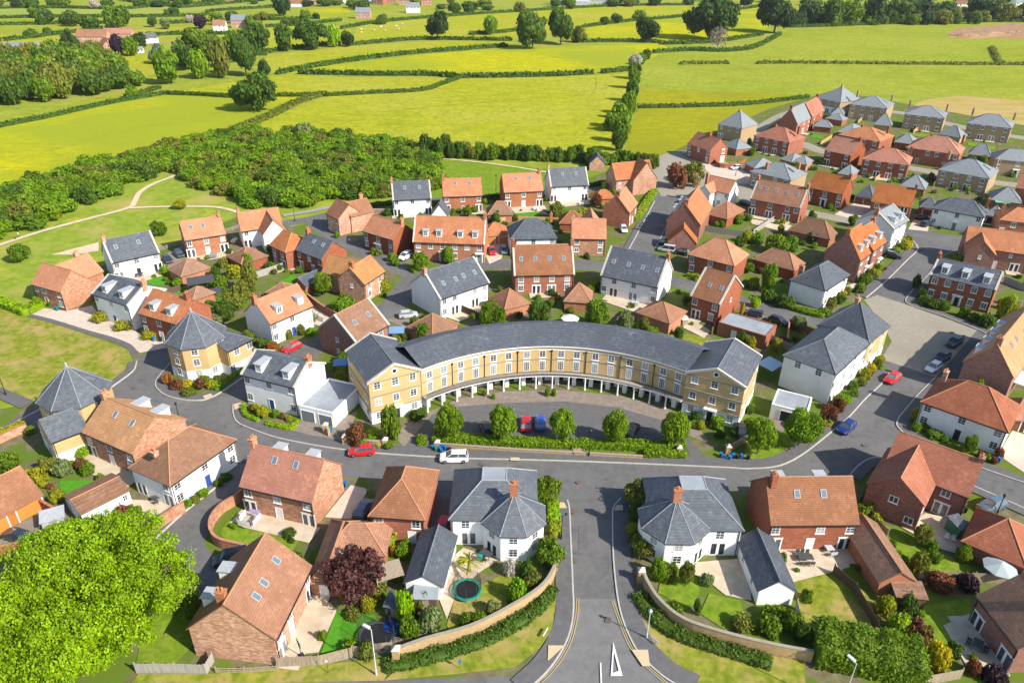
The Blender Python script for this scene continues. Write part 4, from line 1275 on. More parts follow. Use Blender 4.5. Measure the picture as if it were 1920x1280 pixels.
def footway(px, side, w=1.8, pave=True, kerb=True, sm=4, m=None):
 """kerb stones along a surveyed kerb line, with a raised footway behind (side +1 left of travel, -1 right)"""
 KZ[0] += .004
 if KZ[0] > .27:
  KZ[0] = .194
 if kerb:
  ribbon('kerb', px, 0, .18 * side, KERB, z=KZ[0] + .012, h=0.0, sm=sm)
  P = smooth_line([G(x, y, 0) for x, y in px], sm)
  mb = MB()
  for p, q in zip(P, P[1:]):
   mb.face([(p.x, p.y, 0), (q.x, q.y, 0), (q.x, q.y, KZ[0] + .012), (p.x, p.y, KZ[0] + .012)])
  tag(mb.build('kerb', [KERB]), kind='structure')
 if pave:
  ribbon('pavement', px, .1 * side, w * side, m or PAVE, z=KZ[0], sm=sm)

def build_ground():
 g = MB()
 g.face([(-9000, -300, 0), (9000, -300, 0), (9000, 9000, 0), (-9000, 9000, 0)])
 tag(g.build('ground', [GRASS]), kind='structure')
 S = sheet
 # fields, from the village outwards
 S('field', [(-120, 262), (0, 240), (160, 205), (310, 179), (440, 184), (520, 182), (600, 181), (440, 247), (300, 278), (150, 318), (0, 350), (-120, 375)], F_YEL)
 S('field', [(440, 247), (610, 181), (790, 170), (868, 148), (1000, 145), (1180, 138), (1185, 185), (1150, 272), (1120, 300), (780, 292), (560, 262)], F_MID)
 S('field', [(300, 176), (430, 150), (520, 142), (700, 146), (860, 147), (800, 168), (700, 173), (590, 178), (440, 181)], F_MID)
 S('field', [(-150, 232), (0, 212), (130, 192), (300, 160), (440, 148), (520, 140), (310, 176), (160, 200), (0, 235), (-150, 255)], F_GRN)
 S('field', [(530, 138), (640, 120), (800, 102), (950, 90), (1240, 82), (1260, 96), (1195, 131), (1100, 138), (868, 142), (700, 141)], F_YEL)
 S('field', [(490, 135), (500, 105), (640, 88), (800, 78), (960, 78), (945, 88), (790, 100), (640, 117), (530, 135)], F_MID)
 S('field', [(660, 84), (670, 45), (860, 28), (1000, 20), (1160, 12), (1290, 12), (1300, 30), (1180, 42), (1095, 52), (960, 74), (820, 72)], F_MID)
 S('field', [(1095, 52), (1180, 42), (1300, 30), (1480, 5), (1430, 62), (1340, 78), (1240, 80), (1085, 80)], F_YEL)
 S('field', [(1200, 165), (1205, 125), (1240, 98), (1360, 98), (1460, 62), (1560, 50), (1780, 42), (2050, 45), (2050, 118), (1700, 120), (1440, 119), (1300, 122), (1250, 125), (1900, 124), (2050, 124), (2050, 200), (1830, 180), (1700, 176), (1520, 178), (1400, 170)], F_GRN)
 S('field', [(1200, 166), (1350, 172), (1510, 180), (1400, 192), (1300, 198), (1197, 197)], F_OLV)
 S('field', [(1197, 203), (1300, 203), (1400, 198), (1520, 186), (1480, 205), (1400, 235), (1340, 265), (1265, 295), (1230, 310), (1180, 300), (1175, 262)], F_OLV)
 S('waste_ground', [(1690, 212), (1730, 188), (1800, 180), (1920, 188), (2100, 205), (2100, 262), (1920, 248), (1780, 228)], mat('rough_ground', [(.26, .25, .03), (.36, .27, .10), (.42, .30, .15)], scale=.06, detail=8, rough=1, spec=0, stretch=(1, 2, 1)))
 S('waste_ground', [(1775, 62), (1800, 52), (1900, 44), (2000, 50), (2000, 76), (1860, 72), (1800, 70)], EARTH)
 for px, m in (([(-300, 62), (0, 35), (250, 30), (380, 25), (380, 42), (200, 52), (0, 62), (-300, 80)], F_GRN), ([(-300, 85), (0, 66), (120, 62), (360, 50), (380, 66), (200, 78), (0, 92), (-300, 110)], F_MID),
                  ([(-300, 22), (0, 16), (230, 18), (300, 10), (500, 2), (520, 10), (330, 24), (100, 30), (-300, 40)], F_FAR), ([(390, 25), (510, 10), (520, 20), (650, 15), (800, 5), (840, 20), (680, 40), (520, 50), (390, 46)], F_GRN),
                  ([(20, 110), (110, 105), (280, 100), (290, 140), (230, 150)], F_MID), ([(395, 66), (520, 50), (660, 48), (655, 82), (500, 100), (480, 78)], F_MID),
                  ([(560, 20), (640, 14), (660, 22), (600, 36)], F_YEL)):
  S('field', px, m)
 # grass round the village
 S('lawn', [(800, 298), (1010, 315), (1190, 312), (1170, 345), (1050, 362), (930, 372), (800, 378)], LAWN)
 S('meadow', [(-80, 470), (0, 455), (160, 400), (260, 330), (330, 322), (420, 360), (470, 385), (530, 400), (430, 425), (330, 470), (180, 480), (160, 540), (60, 585), (0, 590), (-80, 620)], grass('rough_meadow', (.12, .20, .016), (.19, .255, .03), (.30, .295, .06), .35, big=((.33, .28, .08), .06, .5, .7), spots=((.35, .33, .03), .15, .56, .75)))
 S('village_green', [(-60, 570), (0, 575), (55, 592), (120, 612), (200, 638), (238, 655), (248, 680), (240, 700), (210, 724), (140, 745), (60, 755), (0, 738), (-60, 720)], LAWN_DRY)
 S('village_ground', [(60, 590), (185, 500), (340, 450), (460, 400), (545, 425), (600, 415), (735, 385), (1020, 365), (1140, 320), (1230, 300), (1290, 270), (1440, 205), (1560, 170), (1920, 235), (2000, 260), (2000, 1290), (-80, 1290), (-80, 780), (60, 756), (210, 725), (255, 690), (240, 655)], SOIL)
 # roads
 R = lambda px, m=ASPH: S('road', px, m)
 R([(985, 1300), (1030, 1257), (1062, 1207), (1076, 1155), (1075, 1090), (1071, 1000), (1069, 957), (1062, 942), (1052, 930), (1035, 914), (1000, 900), (1000, 880), (1200, 885), (1200, 910), (1165, 932), (1152, 948), (1147, 968), (1149, 1050), (1160, 1140), (1184, 1205), (1210, 1240), (1250, 1275), (1300, 1300)])
 R([(-60, 1300), (-60, 1290), (230, 1284), (680, 1275), (960, 1268), (1040, 1252), (1220, 1252), (1300, 1278), (1420, 1300)])
 R([(436, 765), (439, 787), (450, 797), (470, 805), (520, 822), (595, 837), (657, 846), (720, 852), (795, 857), (880, 861), (973, 863), (1133, 868), (1300, 875), (1367, 878), (1400, 880), (1449, 877), (1481, 867), (1514, 847), (1552, 817), (1590, 785), (1625, 747), (1652, 722),
       (1668, 700), (1655, 674), (1755, 706), (1725, 735), (1698, 766), (1682, 787), (1684, 804), (1722, 830), (1780, 855), (1840, 879), (1990, 930), (1990, 985), (1829, 913), (1740, 880), (1690, 862), (1640, 858), (1612, 870), (1590, 893), (1550, 912), (1400, 918), (1190, 918), (1040, 916), (850, 903), (700, 897), (640, 892), (560, 877), (500, 865), (430, 850), (350, 830), (300, 800)])
 R([(256, 692), (262, 668), (285, 655), (318, 648), (318, 682), (291, 717), (302, 737), (325, 747), (360, 752), (400, 745), (430, 730), (470, 700), (478, 735), (452, 752), (438, 765), (437, 775), (439, 787), (480, 810), (480, 862), (430, 852), (350, 832), (260, 802), (150, 802), (60, 802), (-60, 842), (-60, 828), (0, 811), (45, 785), (110, 750), (210, 727)])
 R([(430, 846), (470, 856), (464, 880), (458, 925), (440, 945), (405, 962), (390, 990), (384, 1020), (398, 1040), (425, 1048), (470, 1062), (440, 1110), (400, 1120), (345, 1082), (300, 1040), (285, 1012), (346, 962), (395, 926), (420, 890)])
 rib = lambda px, w, m=ASPH: ribbon('road', px, -w / 2, w / 2, m)
 rib([(460, 722), (540, 675), (610, 640), (690, 610), (735, 575), (765, 535), (775, 515), (720, 490), (660, 460), (610, 430), (585, 412)], 5.6)
 rib([(530, 420), (600, 408), (660, 392), (720, 383), (830, 375), (945, 367), (1050, 361), (1125, 350)], 5)
 rib([(768, 520), (850, 505), (915, 497), (1000, 492), (1085, 497), (1150, 503), (1290, 535), (1390, 566), (1470, 590), (1540, 603), (1590, 606)], 5.8)
 R([(1232, 355), (1224, 380), (1182, 462), (1150, 500), (1215, 506), (1228, 466), (1262, 402), (1290, 366), (1310, 345)])
 R([(1208, 308), (1240, 296), (1290, 290), (1345, 298), (1400, 318), (1405, 338), (1350, 345), (1310, 368), (1240, 368), (1226, 342)], SQUARE)
 S('paving', [(1310, 298), (1340, 305), (1412, 325), (1412, 355), (1392, 372), (1340, 340)], BLOCK_P)
 rib([(1228, 305), (1262, 290), (1310, 285), (1370, 283), (1420, 245), (1470, 215), (1530, 200)], 5.0, SQUARE)
 rib([(1500, 268), (1548, 286), (1640, 303), (1720, 318), (1790, 330), (1860, 342), (2000, 358)], 6.5, SQUARE)
 rib([(1600, 205), (1690, 212), (1780, 233), (1860, 250), (2000, 270)], 7, SQUARE)
 rib([(1395, 345), (1402, 372), (1440, 388), (1530, 402), (1600, 416), (1680, 432), (1720, 440)], 5.5, SQUARE)
 S('paving', [(1590, 385), (1640, 370), (1650, 395), (1605, 412), (1565, 402)], BLOCK_P)
 R([(1690, 425), (1810, 446), (1800, 462), (1762, 485), (1738, 518), (1701, 552), (1702, 571), (1640, 560), (1624, 558), (1665, 525), (1700, 490), (1720, 470), (1712, 455)])
 S('square', [(1620, 562), (1645, 553), (1700, 571), (1832, 619), (1755, 707), (1652, 673), (1672, 640), (1650, 600)], SQUARE)
 R([(1832, 619), (1850, 628), (1790, 712), (1755, 712)], PAVE)
 S('road', [(1076, 1122), (1157, 1122), (1162, 1145), (1184, 1205), (1210, 1240), (1250, 1275), (1290, 1297), (1000, 1297), (1032, 1256), (1063, 1206), (1076, 1155)], mat('worn_asphalt', [(.13, .128, .126), (.155, .152, .149), (.18, .176, .172)], scale=.8, detail=9, rough=.95, spec=.1, big=((.19, .186, .18), .12, .45, .75)))
 for q in ([(1500, 842), (1516, 832), (1522, 838), (1506, 848)], [(700, 868), (740, 871), (741, 878), (699, 874)], [(1085, 985), (1102, 985), (1102, 1030), (1084, 1030)], [(1640, 790), (1655, 782), (1660, 790), (1645, 797)], [(300, 775), (340, 785), (335, 792), (296, 783)], [(930, 880), (985, 882), (985, 888), (930, 886)], [(1200, 430), (1214, 432), (1211, 440), (1197, 438)], [(1690, 500), (1704, 502), (1698, 512), (1684, 509)], [(350, 985), (362, 978), (372, 985), (360, 993)]):
  S('road_patch', q, PAVE)
 for q in ([(1005, 100), (1060, 112), (1112, 135)], [(1118, 142), (1117, 165), (1108, 180)], [(560, 232), (760, 205), (990, 185), (1170, 160)], [(30, 300), (220, 250), (430, 208)]):
  ribbon('field_track', q, -.35, .35, F_GRN)
 # crescent car park
 R([(735, 849), (757, 838), (800, 795), (810, 777), (860, 762), (945, 755), (1060, 752), (1160, 764), (1240, 787), (1285, 815), (1330, 866), (1300, 874), (1288, 838), (1284, 832), (815, 820), (800, 845), (760, 853)], PAVE)
 S('paving', [(735, 812), (800, 774), (860, 747), (950, 733), (1060, 731), (1170, 743), (1260, 768), (1305, 792), (1330, 830), (1285, 815), (1240, 787), (1160, 764), (1060, 752), (945, 755), (860, 762), (810, 777), (757, 838)], BLOCK)
 # paved forecourts and drives
 S('paving', [K4(*p) for p in ((225, 925), (330, 868), (500, 892), (690, 850), (730, 900), (1010, 1035), (1060, 1080), (1210, 1110), (1260, 1165), (1050, 1205), (960, 1135), (640, 1040), (400, 965))], BLOCK_P)
 ribbon('path', [K4(*p) for p in ((220, 925), (400, 970), (640, 1045), (820, 1095), (960, 1150), (1020, 1215))], -.7, .5, PAVE)
 for px, m in (([K11(*p) for p in ((490, 900), (560, 830), (800, 870), (1010, 750), (960, 860), (870, 990), (760, 970))], BLOCK), ([K15(*p) for p in ((610, 450), (740, 290), (830, 310), (740, 460))], BLOCK_P), ([K15(*p) for p in ((1100, 560), (1180, 250), (1270, 250), (1240, 600))], ASPH),
                  ([K13(*p) for p in ((1740, 1080), (1840, 910), (2050, 980), (2050, 1240), (1980, 1240))], BLOCK_P), ([K13(*p) for p in ((170, 840), (380, 830), (300, 920), (190, 960))], BLOCK), ([K5(*p) for p in ((740, 850), (940, 910), (830, 1010), (750, 990))], BLOCK_P), ([K5(*p) for p in ((1300, 960), (1480, 900), (1560, 960), (1440, 1020))], BLOCK),
                  ([K6(*p) for p in ((440, 790), (460, 700), (600, 700), (560, 820), (470, 860))], BLOCK_P), ([K9(*p) for p in ((580, 625), (700, 690), (740, 640), (650, 600))], BLOCK_P), ([K9(*p) for p in ((1050, 200), (1090, 130), (1210, 130), (1200, 215))], BLOCK_P), ([K4(*p) for p in ((1210, 480), (1370, 400), (1400, 480), (1290, 570), (1230, 560))], BLOCK),
                  ([K4(*p) for p in ((380, 470), (740, 375), (740, 440), (560, 470))], GRAVEL), ([K14(*p) for p in ((-40, 420), (60, 310), (270, 190), (420, 180), (260, 310), (60, 440))], BLOCK), ([K7(*p) for p in ((940, 1150), (1020, 1130), (1100, 1260), (980, 1300))], BLOCK)):
  S('drive', px, m)
 # lawns and patios
 for px, m in (([K4(*p) for p in ((1080, 690), (1150, 630), (1230, 620), (1290, 680), (1140, 710))], TURF), ([K4(*p) for p in ((1280, 750), (1370, 715), (1400, 730), (1330, 770))], TURF), ([K4(*p) for p in ((1560, 860), (1640, 800), (1710, 790), (1620, 880), (1580, 920))], TURF),
                  ([K5(*p) for p in ((430, 710), (600, 620), (650, 660), (560, 720), (460, 740))], TURF), ([K5(*p) for p in ((310, 600), (400, 580), (420, 600), (350, 640))], LAWN), ([K6(*p) for p in ((660, 480), (850, 470), (840, 510), (690, 530))], TURF), ([K12(*p) for p in ((1310, 220), (1420, 190), (1600, 220), (1560, 260), (1500, 280))], LAWN_DRY),
                  ([K14(*p) for p in ((350, 130), (380, 0), (640, 0), (430, 140))], TURF), ([K14(*p) for p in ((1390, 320), (1480, 210), (1617, 300), (1600, 430), (1450, 370))], LAWN), ([K15(*p) for p in ((85, 530), (200, 440), (300, 500), (500, 545), (440, 630), (260, 615), (130, 590))], LAWN), ([K15(*p) for p in ((670, 918), (862, 938), (900, 1110), (590, 1130))], TURF),
                  ([K14(*p) for p in ((860, 1150), (900, 950), (1100, 760), (1300, 900), (1200, 1060), (1100, 1160))], LAWN), ([K16(*p) for p in ((110, 960), (160, 800), (300, 740), (430, 680), (540, 760), (560, 860), (330, 960), (130, 1020))], LAWN_DRY), ([K17(*p) for p in ((330, 790), (350, 690), (540, 700), (560, 780), (500, 900), (360, 800))], LAWN),
                  ([K17(*p) for p in ((560, 900), (610, 790), (780, 830), (820, 960), (700, 990))], LAWN), ([K17(*p) for p in ((1075, 730), (1222, 720), (1300, 900), (1222, 1010), (1110, 960))], LAWN_DRY), ([K18(*p) for p in ((10, 770), (210, 710), (330, 780), (430, 880), (400, 1050), (90, 1060))], LAWN_DRY),
                  ([K18(*p) for p in ((430, 480), (560, 510), (700, 600), (880, 680), (1000, 740), (900, 780), (640, 760))], LAWN), ([K18(*p) for p in ((640, 900), (900, 850), (930, 1000), (800, 1200), (700, 1180))], LAWN), ([K9(*p) for p in ((90, 1020), (140, 990), (250, 1030), (190, 1070))], TURF), ([K8(*p) for p in ((90, 460), (210, 480), (190, 510), (90, 490))], TURF),
                  ([K8(*p) for p in ((830, 440), (1000, 460), (1140, 465), (1080, 495), (900, 470))], LAWN), ([K8(*p) for p in ((1430, 530), (1600, 560), (1740, 580), (1640, 600), (1440, 560))], LAWN)):
  S('lawn', px, m)
 for px in ([K15(*p) for p in ((430, 1140), (440, 1000), (540, 880), (560, 840), (640, 880), (670, 918), (580, 1125))], [K15(*p) for p in ((215, 480), (340, 440), (540, 500), (500, 545), (330, 520))], [K17(*p) for p in ((510, 680), (540, 620), (780, 600), (830, 700), (840, 830), (700, 800), (600, 720))],
               [K17(*p) for p in ((985, 560), (1222, 560), (1360, 600), (1340, 660), (1222, 690), (1070, 720))], [K18(*p) for p in ((0, 640), (130, 620), (310, 625), (300, 700), (0, 780))], [K18(*p) for p in ((560, 500), (680, 430), (880, 470), (860, 640), (760, 610))], [K18(*p) for p in ((770, 990), (900, 930), (1010, 1130), (890, 1200))],
               [K10(*p) for p in ((620, 960), (700, 870), (900, 940), (760, 1030))], [K14(*p) for p in ((790, 170), (830, 120), (1000, 130), (1150, 160), (1000, 220))], [K16(*p) for p in ((60, 800), (130, 600), (200, 540), (390, 610), (280, 680), (160, 800), (110, 930))], [K4(*p) for p in ((960, 660), (1220, 580), (1240, 620), (1080, 670))],
               [K4(*p) for p in ((1440, 500), (1700, 450), (1690, 490), (1560, 510))], [K6(*p) for p in ((640, 450), (860, 430), (870, 465), (660, 480))], [K6(*p) for p in ((920, 400), (1230, 370), (1230, 410), (960, 440))], [K12(*p) for p in ((1440, 160), (1480, 110), (1600, 180), (1560, 220))], [K6(*p) for p in ((1330, 1140), (1500, 1120), (1700, 1180), (1560, 1220))],
               [K7(*p) for p in ((980, 520), (1300, 570), (1250, 620), (1000, 560))], [K6(*p) for p in ((100, 1240), (400, 1180), (440, 1220), (240, 1290))]):
  S('patio', px, SLAB)
 # verges at the junction
 S('verge', [(720, 1275), (760, 1240), (900, 1205), (990, 1150), (1035, 1100), (1044, 1120), (1035, 1180), (1012, 1215), (965, 1250), (860, 1262)], LAWN_DRY)
 S('verge', [(240, 1285), (260, 1262), (400, 1262), (600, 1245), (740, 1232), (720, 1275)], LAWN_DRY)
 S('verge', [(1190, 1120), (1205, 1105), (1240, 1160), (1300, 1195), (1380, 1215), (1510, 1240), (1510, 1290), (1310, 1290), (1260, 1255), (1218, 1205)], LAWN_DRY)
 S('verge', [K13(*p) for p in ((-20, 1100), (0, 960), (160, 960), (330, 880), (540, 880), (420, 1010), (300, 1085), (180, 1120))], LAWN)
 # footways with kerbs
 F = footway
 F([(436, 760), (437, 778), (445, 793), (470, 805), (520, 822), (595, 837), (657, 846), (720, 852), (795, 857), (880, 861), (973, 863), (1133, 868), (1300, 875), (1367, 878), (1400, 880), (1449, 877), (1481, 867), (1514, 847), (1552, 817), (1590, 785), (1625, 747), (1652, 722), (1668, 700)], 1, 2.3)
 F([(1065, 938), (1069, 957), (1071, 1000), (1075, 1090), (1076, 1155), (1062, 1207), (1030, 1257), (985, 1300)], -1, 2.2)
 F([(1163, 934), (1150, 950), (1147, 968), (1149, 1050), (1160, 1140), (1184, 1205), (1210, 1240), (1250, 1275), (1300, 1300)], 1, 2.4)
 F([(1752, 709), (1725, 735), (1698, 766), (1682, 787), (1684, 804), (1722, 830), (1780, 855), (1840, 879), (1990, 930)], 1, 1.7)
 F([(1990, 985), (1829, 913), (1740, 880), (1690, 862), (1640, 858), (1612, 870), (1590, 893)], 1, 1.8)
 F([(642, 892), (560, 877), (500, 865), (465, 856)], 1, 1.5)
 F([(470, 700), (400, 745), (360, 752), (325, 747), (302, 737), (291, 717), (318, 682)], -1, 2.0)
 F([(210, 727), (250, 697), (258, 678)], 1, 1.6, sm=6)
 F([(-60, 828), (0, 811), (45, 785), (110, 750)], 1, 1.2)
 F([(1720, 470), (1714, 455), (1690, 440)], -1, 1.8)
 F([(1624, 558), (1665, 525), (1700, 490), (1720, 470)], -1, 2.4) if False else F([(1624, 560), (1665, 525), (1700, 490), (1722, 468), (1714, 454)], 1, 2.4)
 F([(1790, 470), (1762, 485), (1738, 518), (1704, 552), (1702, 571), (1770, 594), (1832, 619), (1850, 628)], 1, 1.6)
 F([(1228, 378), (1182, 464), (1160, 498)], -1, 1.6)
 F([(1290, 366), (1262, 402), (1228, 466)], 1, 1.4)
 F([(410, 912), (346, 962), (300, 1004), (285, 1014)], -1, 1.0)
 F([(1140, 825), (1100, 838)], 1, .5, pave=False) if False else None
 # tactile crossings
 for q in ([(1029, 1237), (1059, 1209), (1048, 1209), (1028, 1209), (1027, 1237)], [(1184, 1217), (1215, 1217), (1219, 1248), (1205, 1248)], [(1156, 946), (1168, 946), (1168, 956), (1151, 956)], [(1045, 941), (1058, 941), (1063, 952), (1047, 952)], [(957, 857), (974, 857), (974, 863), (957, 863)], [(438, 757), (452, 754), (455, 762), (440, 768)], [(380, 742), (395, 737), (400, 742), (385, 748)]):
  sheet('tactile_paving', q, TACT, z=.31)
 # paint
 m = MB()
 def seg(mb, p, q, w, z=.115):
  z = ZL[0] + .03
  a, b = G(*p, 0), G(*q, 0)
  t = (b - a).normalized()
  nn = Vector((-t.y, t.x, 0)) * w / 2
  f = [a - nn, b - nn, b + nn, a + nn]
  f = [(v.x, v.y, z) for v in f]
  mb.face(f)
 tri = [K17(*p) for p in ((87, 1055), (73, 1240), (138, 1240))]
 inn = [K17(*p) for p in ((90, 1105), (84, 1224), (117, 1212))]
 for i in range(3):
  j = (i + 1) % 3
  z = ZL[0] + .03
  f = [G(*tri[i], z), G(*tri[j], z), G(*inn[j], z), G(*inn[i], z)]
  m.face(f if (f[1] - f[0]).cross(f[2] - f[0]).z > 0 else f[::-1])
 seg(m, K17(17, 1175), K17(22, 1310), .14)
 tag(m.build('give_way_marking', [PAINT_W]), kind='structure')
 for side, px in ((-1, [K16(806, 822), (1075, 1155), (1062, 1205), (1031, 1254), (990, 1292)]), (1, [(1155, 1127), (1163, 1150), (1186, 1207), (1213, 1242), (1255, 1280)])):
  for d in (.25, .5):
   ribbon('yellow_line', px, -d * side, -(d + .06) * side, PAINT_Y, z=ZL[0] + .03)
 # gravel path by the thicket
 ribbon('path', [(-60, 478), (0, 460), (80, 434), (170, 410), (240, 391), (252, 380), (262, 362), (285, 347), (318, 334), (350, 322)], -.8, .8, GRAVEL, z=.19)
 ribbon('path', [(240, 391), (290, 389), (340, 388), (400, 389), (430, 394), (460, 404)], -.7, .7, GRAVEL, z=.197)
 ribbon('path', [(800, 296), (880, 303), (960, 313), (1020, 323), (1060, 328)], -.6, .6, GRAVEL, z=.19)
 ribbon('path', [(-60, 715), (0, 738), (52, 760)], -1.2, 1.2, PAVE, z=.193)
 ribbon('path', [(530, 405), (575, 398), (615, 390), (690, 378)], -1.2, 1.2, mat('path_grey', [(.24, .22, .20), (.3, .28, .25)], scale=.8, rough=1, spec=0), z=.183)

 for i, q in enumerate((K13(820, 1020), K13(1420, 238), K13(1500, 262), (1085, 905), (1075, 960), (1078, 1052), (470, 560), (1140, 1163), (680, 1003), (640, 815), (415, 832), (252, 728), (1610, 640), (905, 872), (1500, 900))):
  p = G(*q)
  m = MB()
  m.box(-.42, .42, -.32, .32, 0, .012)
  m.build('manhole_cover', [mat('rusty_iron', [(.10, .075, .06), (.15, .11, .09)], scale=3)], None, (p.x, p.y, .19), .2 * i)['kind'] = 'structure'

build_ground()
# ---------------------------------------------------------------- vegetation
LEAF = leafmat()
BARK = mat('bark', [(.07, .05, .035), (.13, .10, .075), (.18, .15, .115)], scale=3, stretch=(1, 1, .3), rough=1)
RNG = np.random.default_rng(11)

def leaf_mesh(name, pos, nor, size, tint, extra=None):
 """many small folded leaf clumps: quads at pos facing nor"""
 n = len(pos)
 nor = nor / (np.linalg.norm(nor, axis=1, keepdims=True) + 1e-9)
 r = RNG.normal(size=(n, 3))
 a = np.cross(nor, r)
 a /= np.linalg.norm(a, axis=1, keepdims=True) + 1e-9
 b = np.cross(nor, a)
 s = np.asarray(size).reshape(-1, 1) * np.ones((n, 1))
 k = RNG.uniform(.55, 1.0, (n, 1))
 v = np.empty((n, 4, 3))
 v[:, 0] = pos - a * s
 v[:, 1] = pos - b * s * k + nor * s * .15
 v[:, 2] = pos + a * s
 v[:, 3] = pos + b * s * k + nor * s * .15
 me = bpy.data.meshes.new(name)
 nv = n * 4
 ev, ef, et = extra if extra else (np.zeros((0, 3)), np.zeros((0, 4), int), np.zeros((0, 3)))
 allv = np.concatenate([v.reshape(-1, 3), ev])
 nf = n + len(ef)
 me.vertices.add(len(allv))
 me.vertices.foreach_set('co', allv.astype(np.float32).ravel())
 me.loops.add(nf * 4)
 idx = np.concatenate([np.arange(nv), (np.asarray(ef) + nv).ravel()]).astype(np.int32)
 me.loops.foreach_set('vertex_index', idx)
 me.polygons.add(nf)
 me.polygons.foreach_set('loop_start', np.arange(0, nf * 4, 4, dtype=np.int32))
 me.polygons.foreach_set('loop_total', np.full(nf, 4, dtype=np.int32))
 at = me.attributes.new('tint', 'FLOAT_COLOR', 'FACE')
 t = np.concatenate([tint, et]) if len(et) else tint
 col = np.concatenate([t, np.ones((nf, 1))], axis=1).astype(np.float32)
 at.data.foreach_set('color', col.ravel())
 me.materials.append(LEAF)
 me.update(calc_edges=True)
 return me

def tints(n, base, spread=.28, yel=.18):
 b = base * RNG.uniform(1 - spread, 1 + spread, n)
 y = RNG.uniform(-yel, yel, n)
 return np.stack([b * (1 + y), b, b * (1 - y)], axis=1)

def crown_mesh(name, n, lobes, rl, leaf, shape='round', gap=.0, seed=0, sub=0):
 """crown of unit radius and unit height (z 0..1) made of leaf clumps on many lobes"""
 rng = np.random.default_rng(seed)
 cs, rs = [], []
 if sub:
  sc = []
  while len(sc) < sub:
   p = rng.uniform(-1, 1, 3)
   if np.linalg.norm(p) < 1 and all(np.linalg.norm(p - q) > .42 for q in sc):
    sc.append(p)
  sr = [rng.uniform(.26, .4) for _ in sc]
  while len(cs) < lobes:
   k = rng.integers(0, sub)
   d = rng.normal(size=3)
   d /= np.linalg.norm(d)
   q = sc[k] * .66 + d * sr[k] * rng.uniform(.75, 1.08)
   cs.append((q[0], q[1], max(rl * .4, .5 + q[2] * .48)))
   rs.append(rl * rng.uniform(.6, 1.25))
 while len(cs) < lobes:
  p = rng.uniform(-1, 1, 3)
  z = (p[2] + 1) / 2
  r = np.hypot(p[0], p[1])
  if shape == 'round':
   lim = np.sqrt(max(0, 1 - p[2] ** 2)) * (1 - rl)
  elif shape == 'egg':
   lim = (1 - rl) * np.sin(np.pi * min(1, (z * .92 + .06)) ** .8) ** .75
  elif shape == 'dome':
   lim = (1 - rl) * np.sqrt(max(0, 1 - z ** 2)) if z < .9 else 0
  elif shape == 'cone':
   lim = (1 - z) * (1 - rl) + .02
  elif shape == 'flat':
   lim = (1 - rl) * (1 - abs(p[2]) ** 3)
  else:
   lim = (1 - rl) * np.sin(np.pi * min(1, z * .9 + .08))
  if r > lim + .001 or r < lim * .35 and rng.random() < .7:
   continue
  cs.append((p[0], p[1], rl * .45 + z * (1 - rl * .9)))
  rs.append(rl * rng.uniform(.7, 1.25))
 cs, rs = np.array(cs), np.array(rs)
 if gap:
  keep = rng.random(len(cs)) > gap
  cs, rs = cs[keep], rs[keep]
 li = rng.integers(0, len(cs), n)
 d = rng.normal(size=(n, 3))
 d[:, 2] += .15
 d /= np.linalg.norm(d, axis=1, keepdims=True)
 rad = rs[li] * rng.uniform(.68, 1.12, n) * (1 + .35 * (rng.random(n) > .9))
 zs = np.array([1, 1, .62])
 pos = cs[li] + d * rad[:, None] * zs
 # drop what is buried deep inside other lobes
 keep = np.ones(n, bool)
 for c, r in zip(cs, rs):
  keep &= (np.linalg.norm((pos - c) / zs, axis=1) > r * .62)
 pos, d, li = pos[keep], d[keep], li[keep]
 m = len(pos)
 nor = d * .8 + rng.normal(size=(m, 3)) * .42
 lob = rng.uniform(.82, 1.18, len(cs))[li]
 return leaf_mesh(name, pos, nor, leaf * rng.uniform(.65, 1.35, m), tints(m, lob, .24, .14))

CR = {}

def crown(kind, i=0):
 key = (kind, i)
 if key not in CR:
  P = dict(lolly=dict(n=17000, lobes=90, rl=.25, leaf=.043, shape='egg'), oak=dict(n=13000, lobes=70, rl=.24, leaf=.052, shape='round', gap=.0, sub=15), bare=dict(n=700, lobes=34, rl=.28, leaf=.05, shape='round'), tree=dict(n=8000, lobes=44, rl=.3, leaf=.062, shape='egg'),
                 far=dict(n=3200, lobes=30, rl=.36, leaf=.095, shape='round'), shrub=dict(n=2600, lobes=24, rl=.36, leaf=.09, shape='dome'), ball=dict(n=2600, lobes=34, rl=.3, leaf=.08, shape='round'), cone=dict(n=2200, lobes=40, rl=.25, leaf=.10, shape='cone'),
                 thick=dict(n=5000, lobes=34, rl=.3, leaf=.06, shape='dome', gap=.1), open=dict(n=3200, lobes=34, rl=.28, leaf=.085, shape='round', gap=.25), poplar=dict(n=4200, lobes=44, rl=.3, leaf=.085, shape='egg'), giant=dict(n=230000, lobes=700, rl=.105, leaf=.0108, shape='round', gap=.05, sub=26),
                 purple=dict(n=14000, lobes=110, rl=.19, leaf=.042, shape='round', sub=14), laurel=dict(n=9000, lobes=60, rl=.25, leaf=.05, shape='flat'))[kind]
  CR[key] = crown_mesh('crown', seed=hash(kind) % 1000 + i * 17 if False else sum(map(ord, kind)) + i * 17, **P)
 return CR[key]

TR = {}

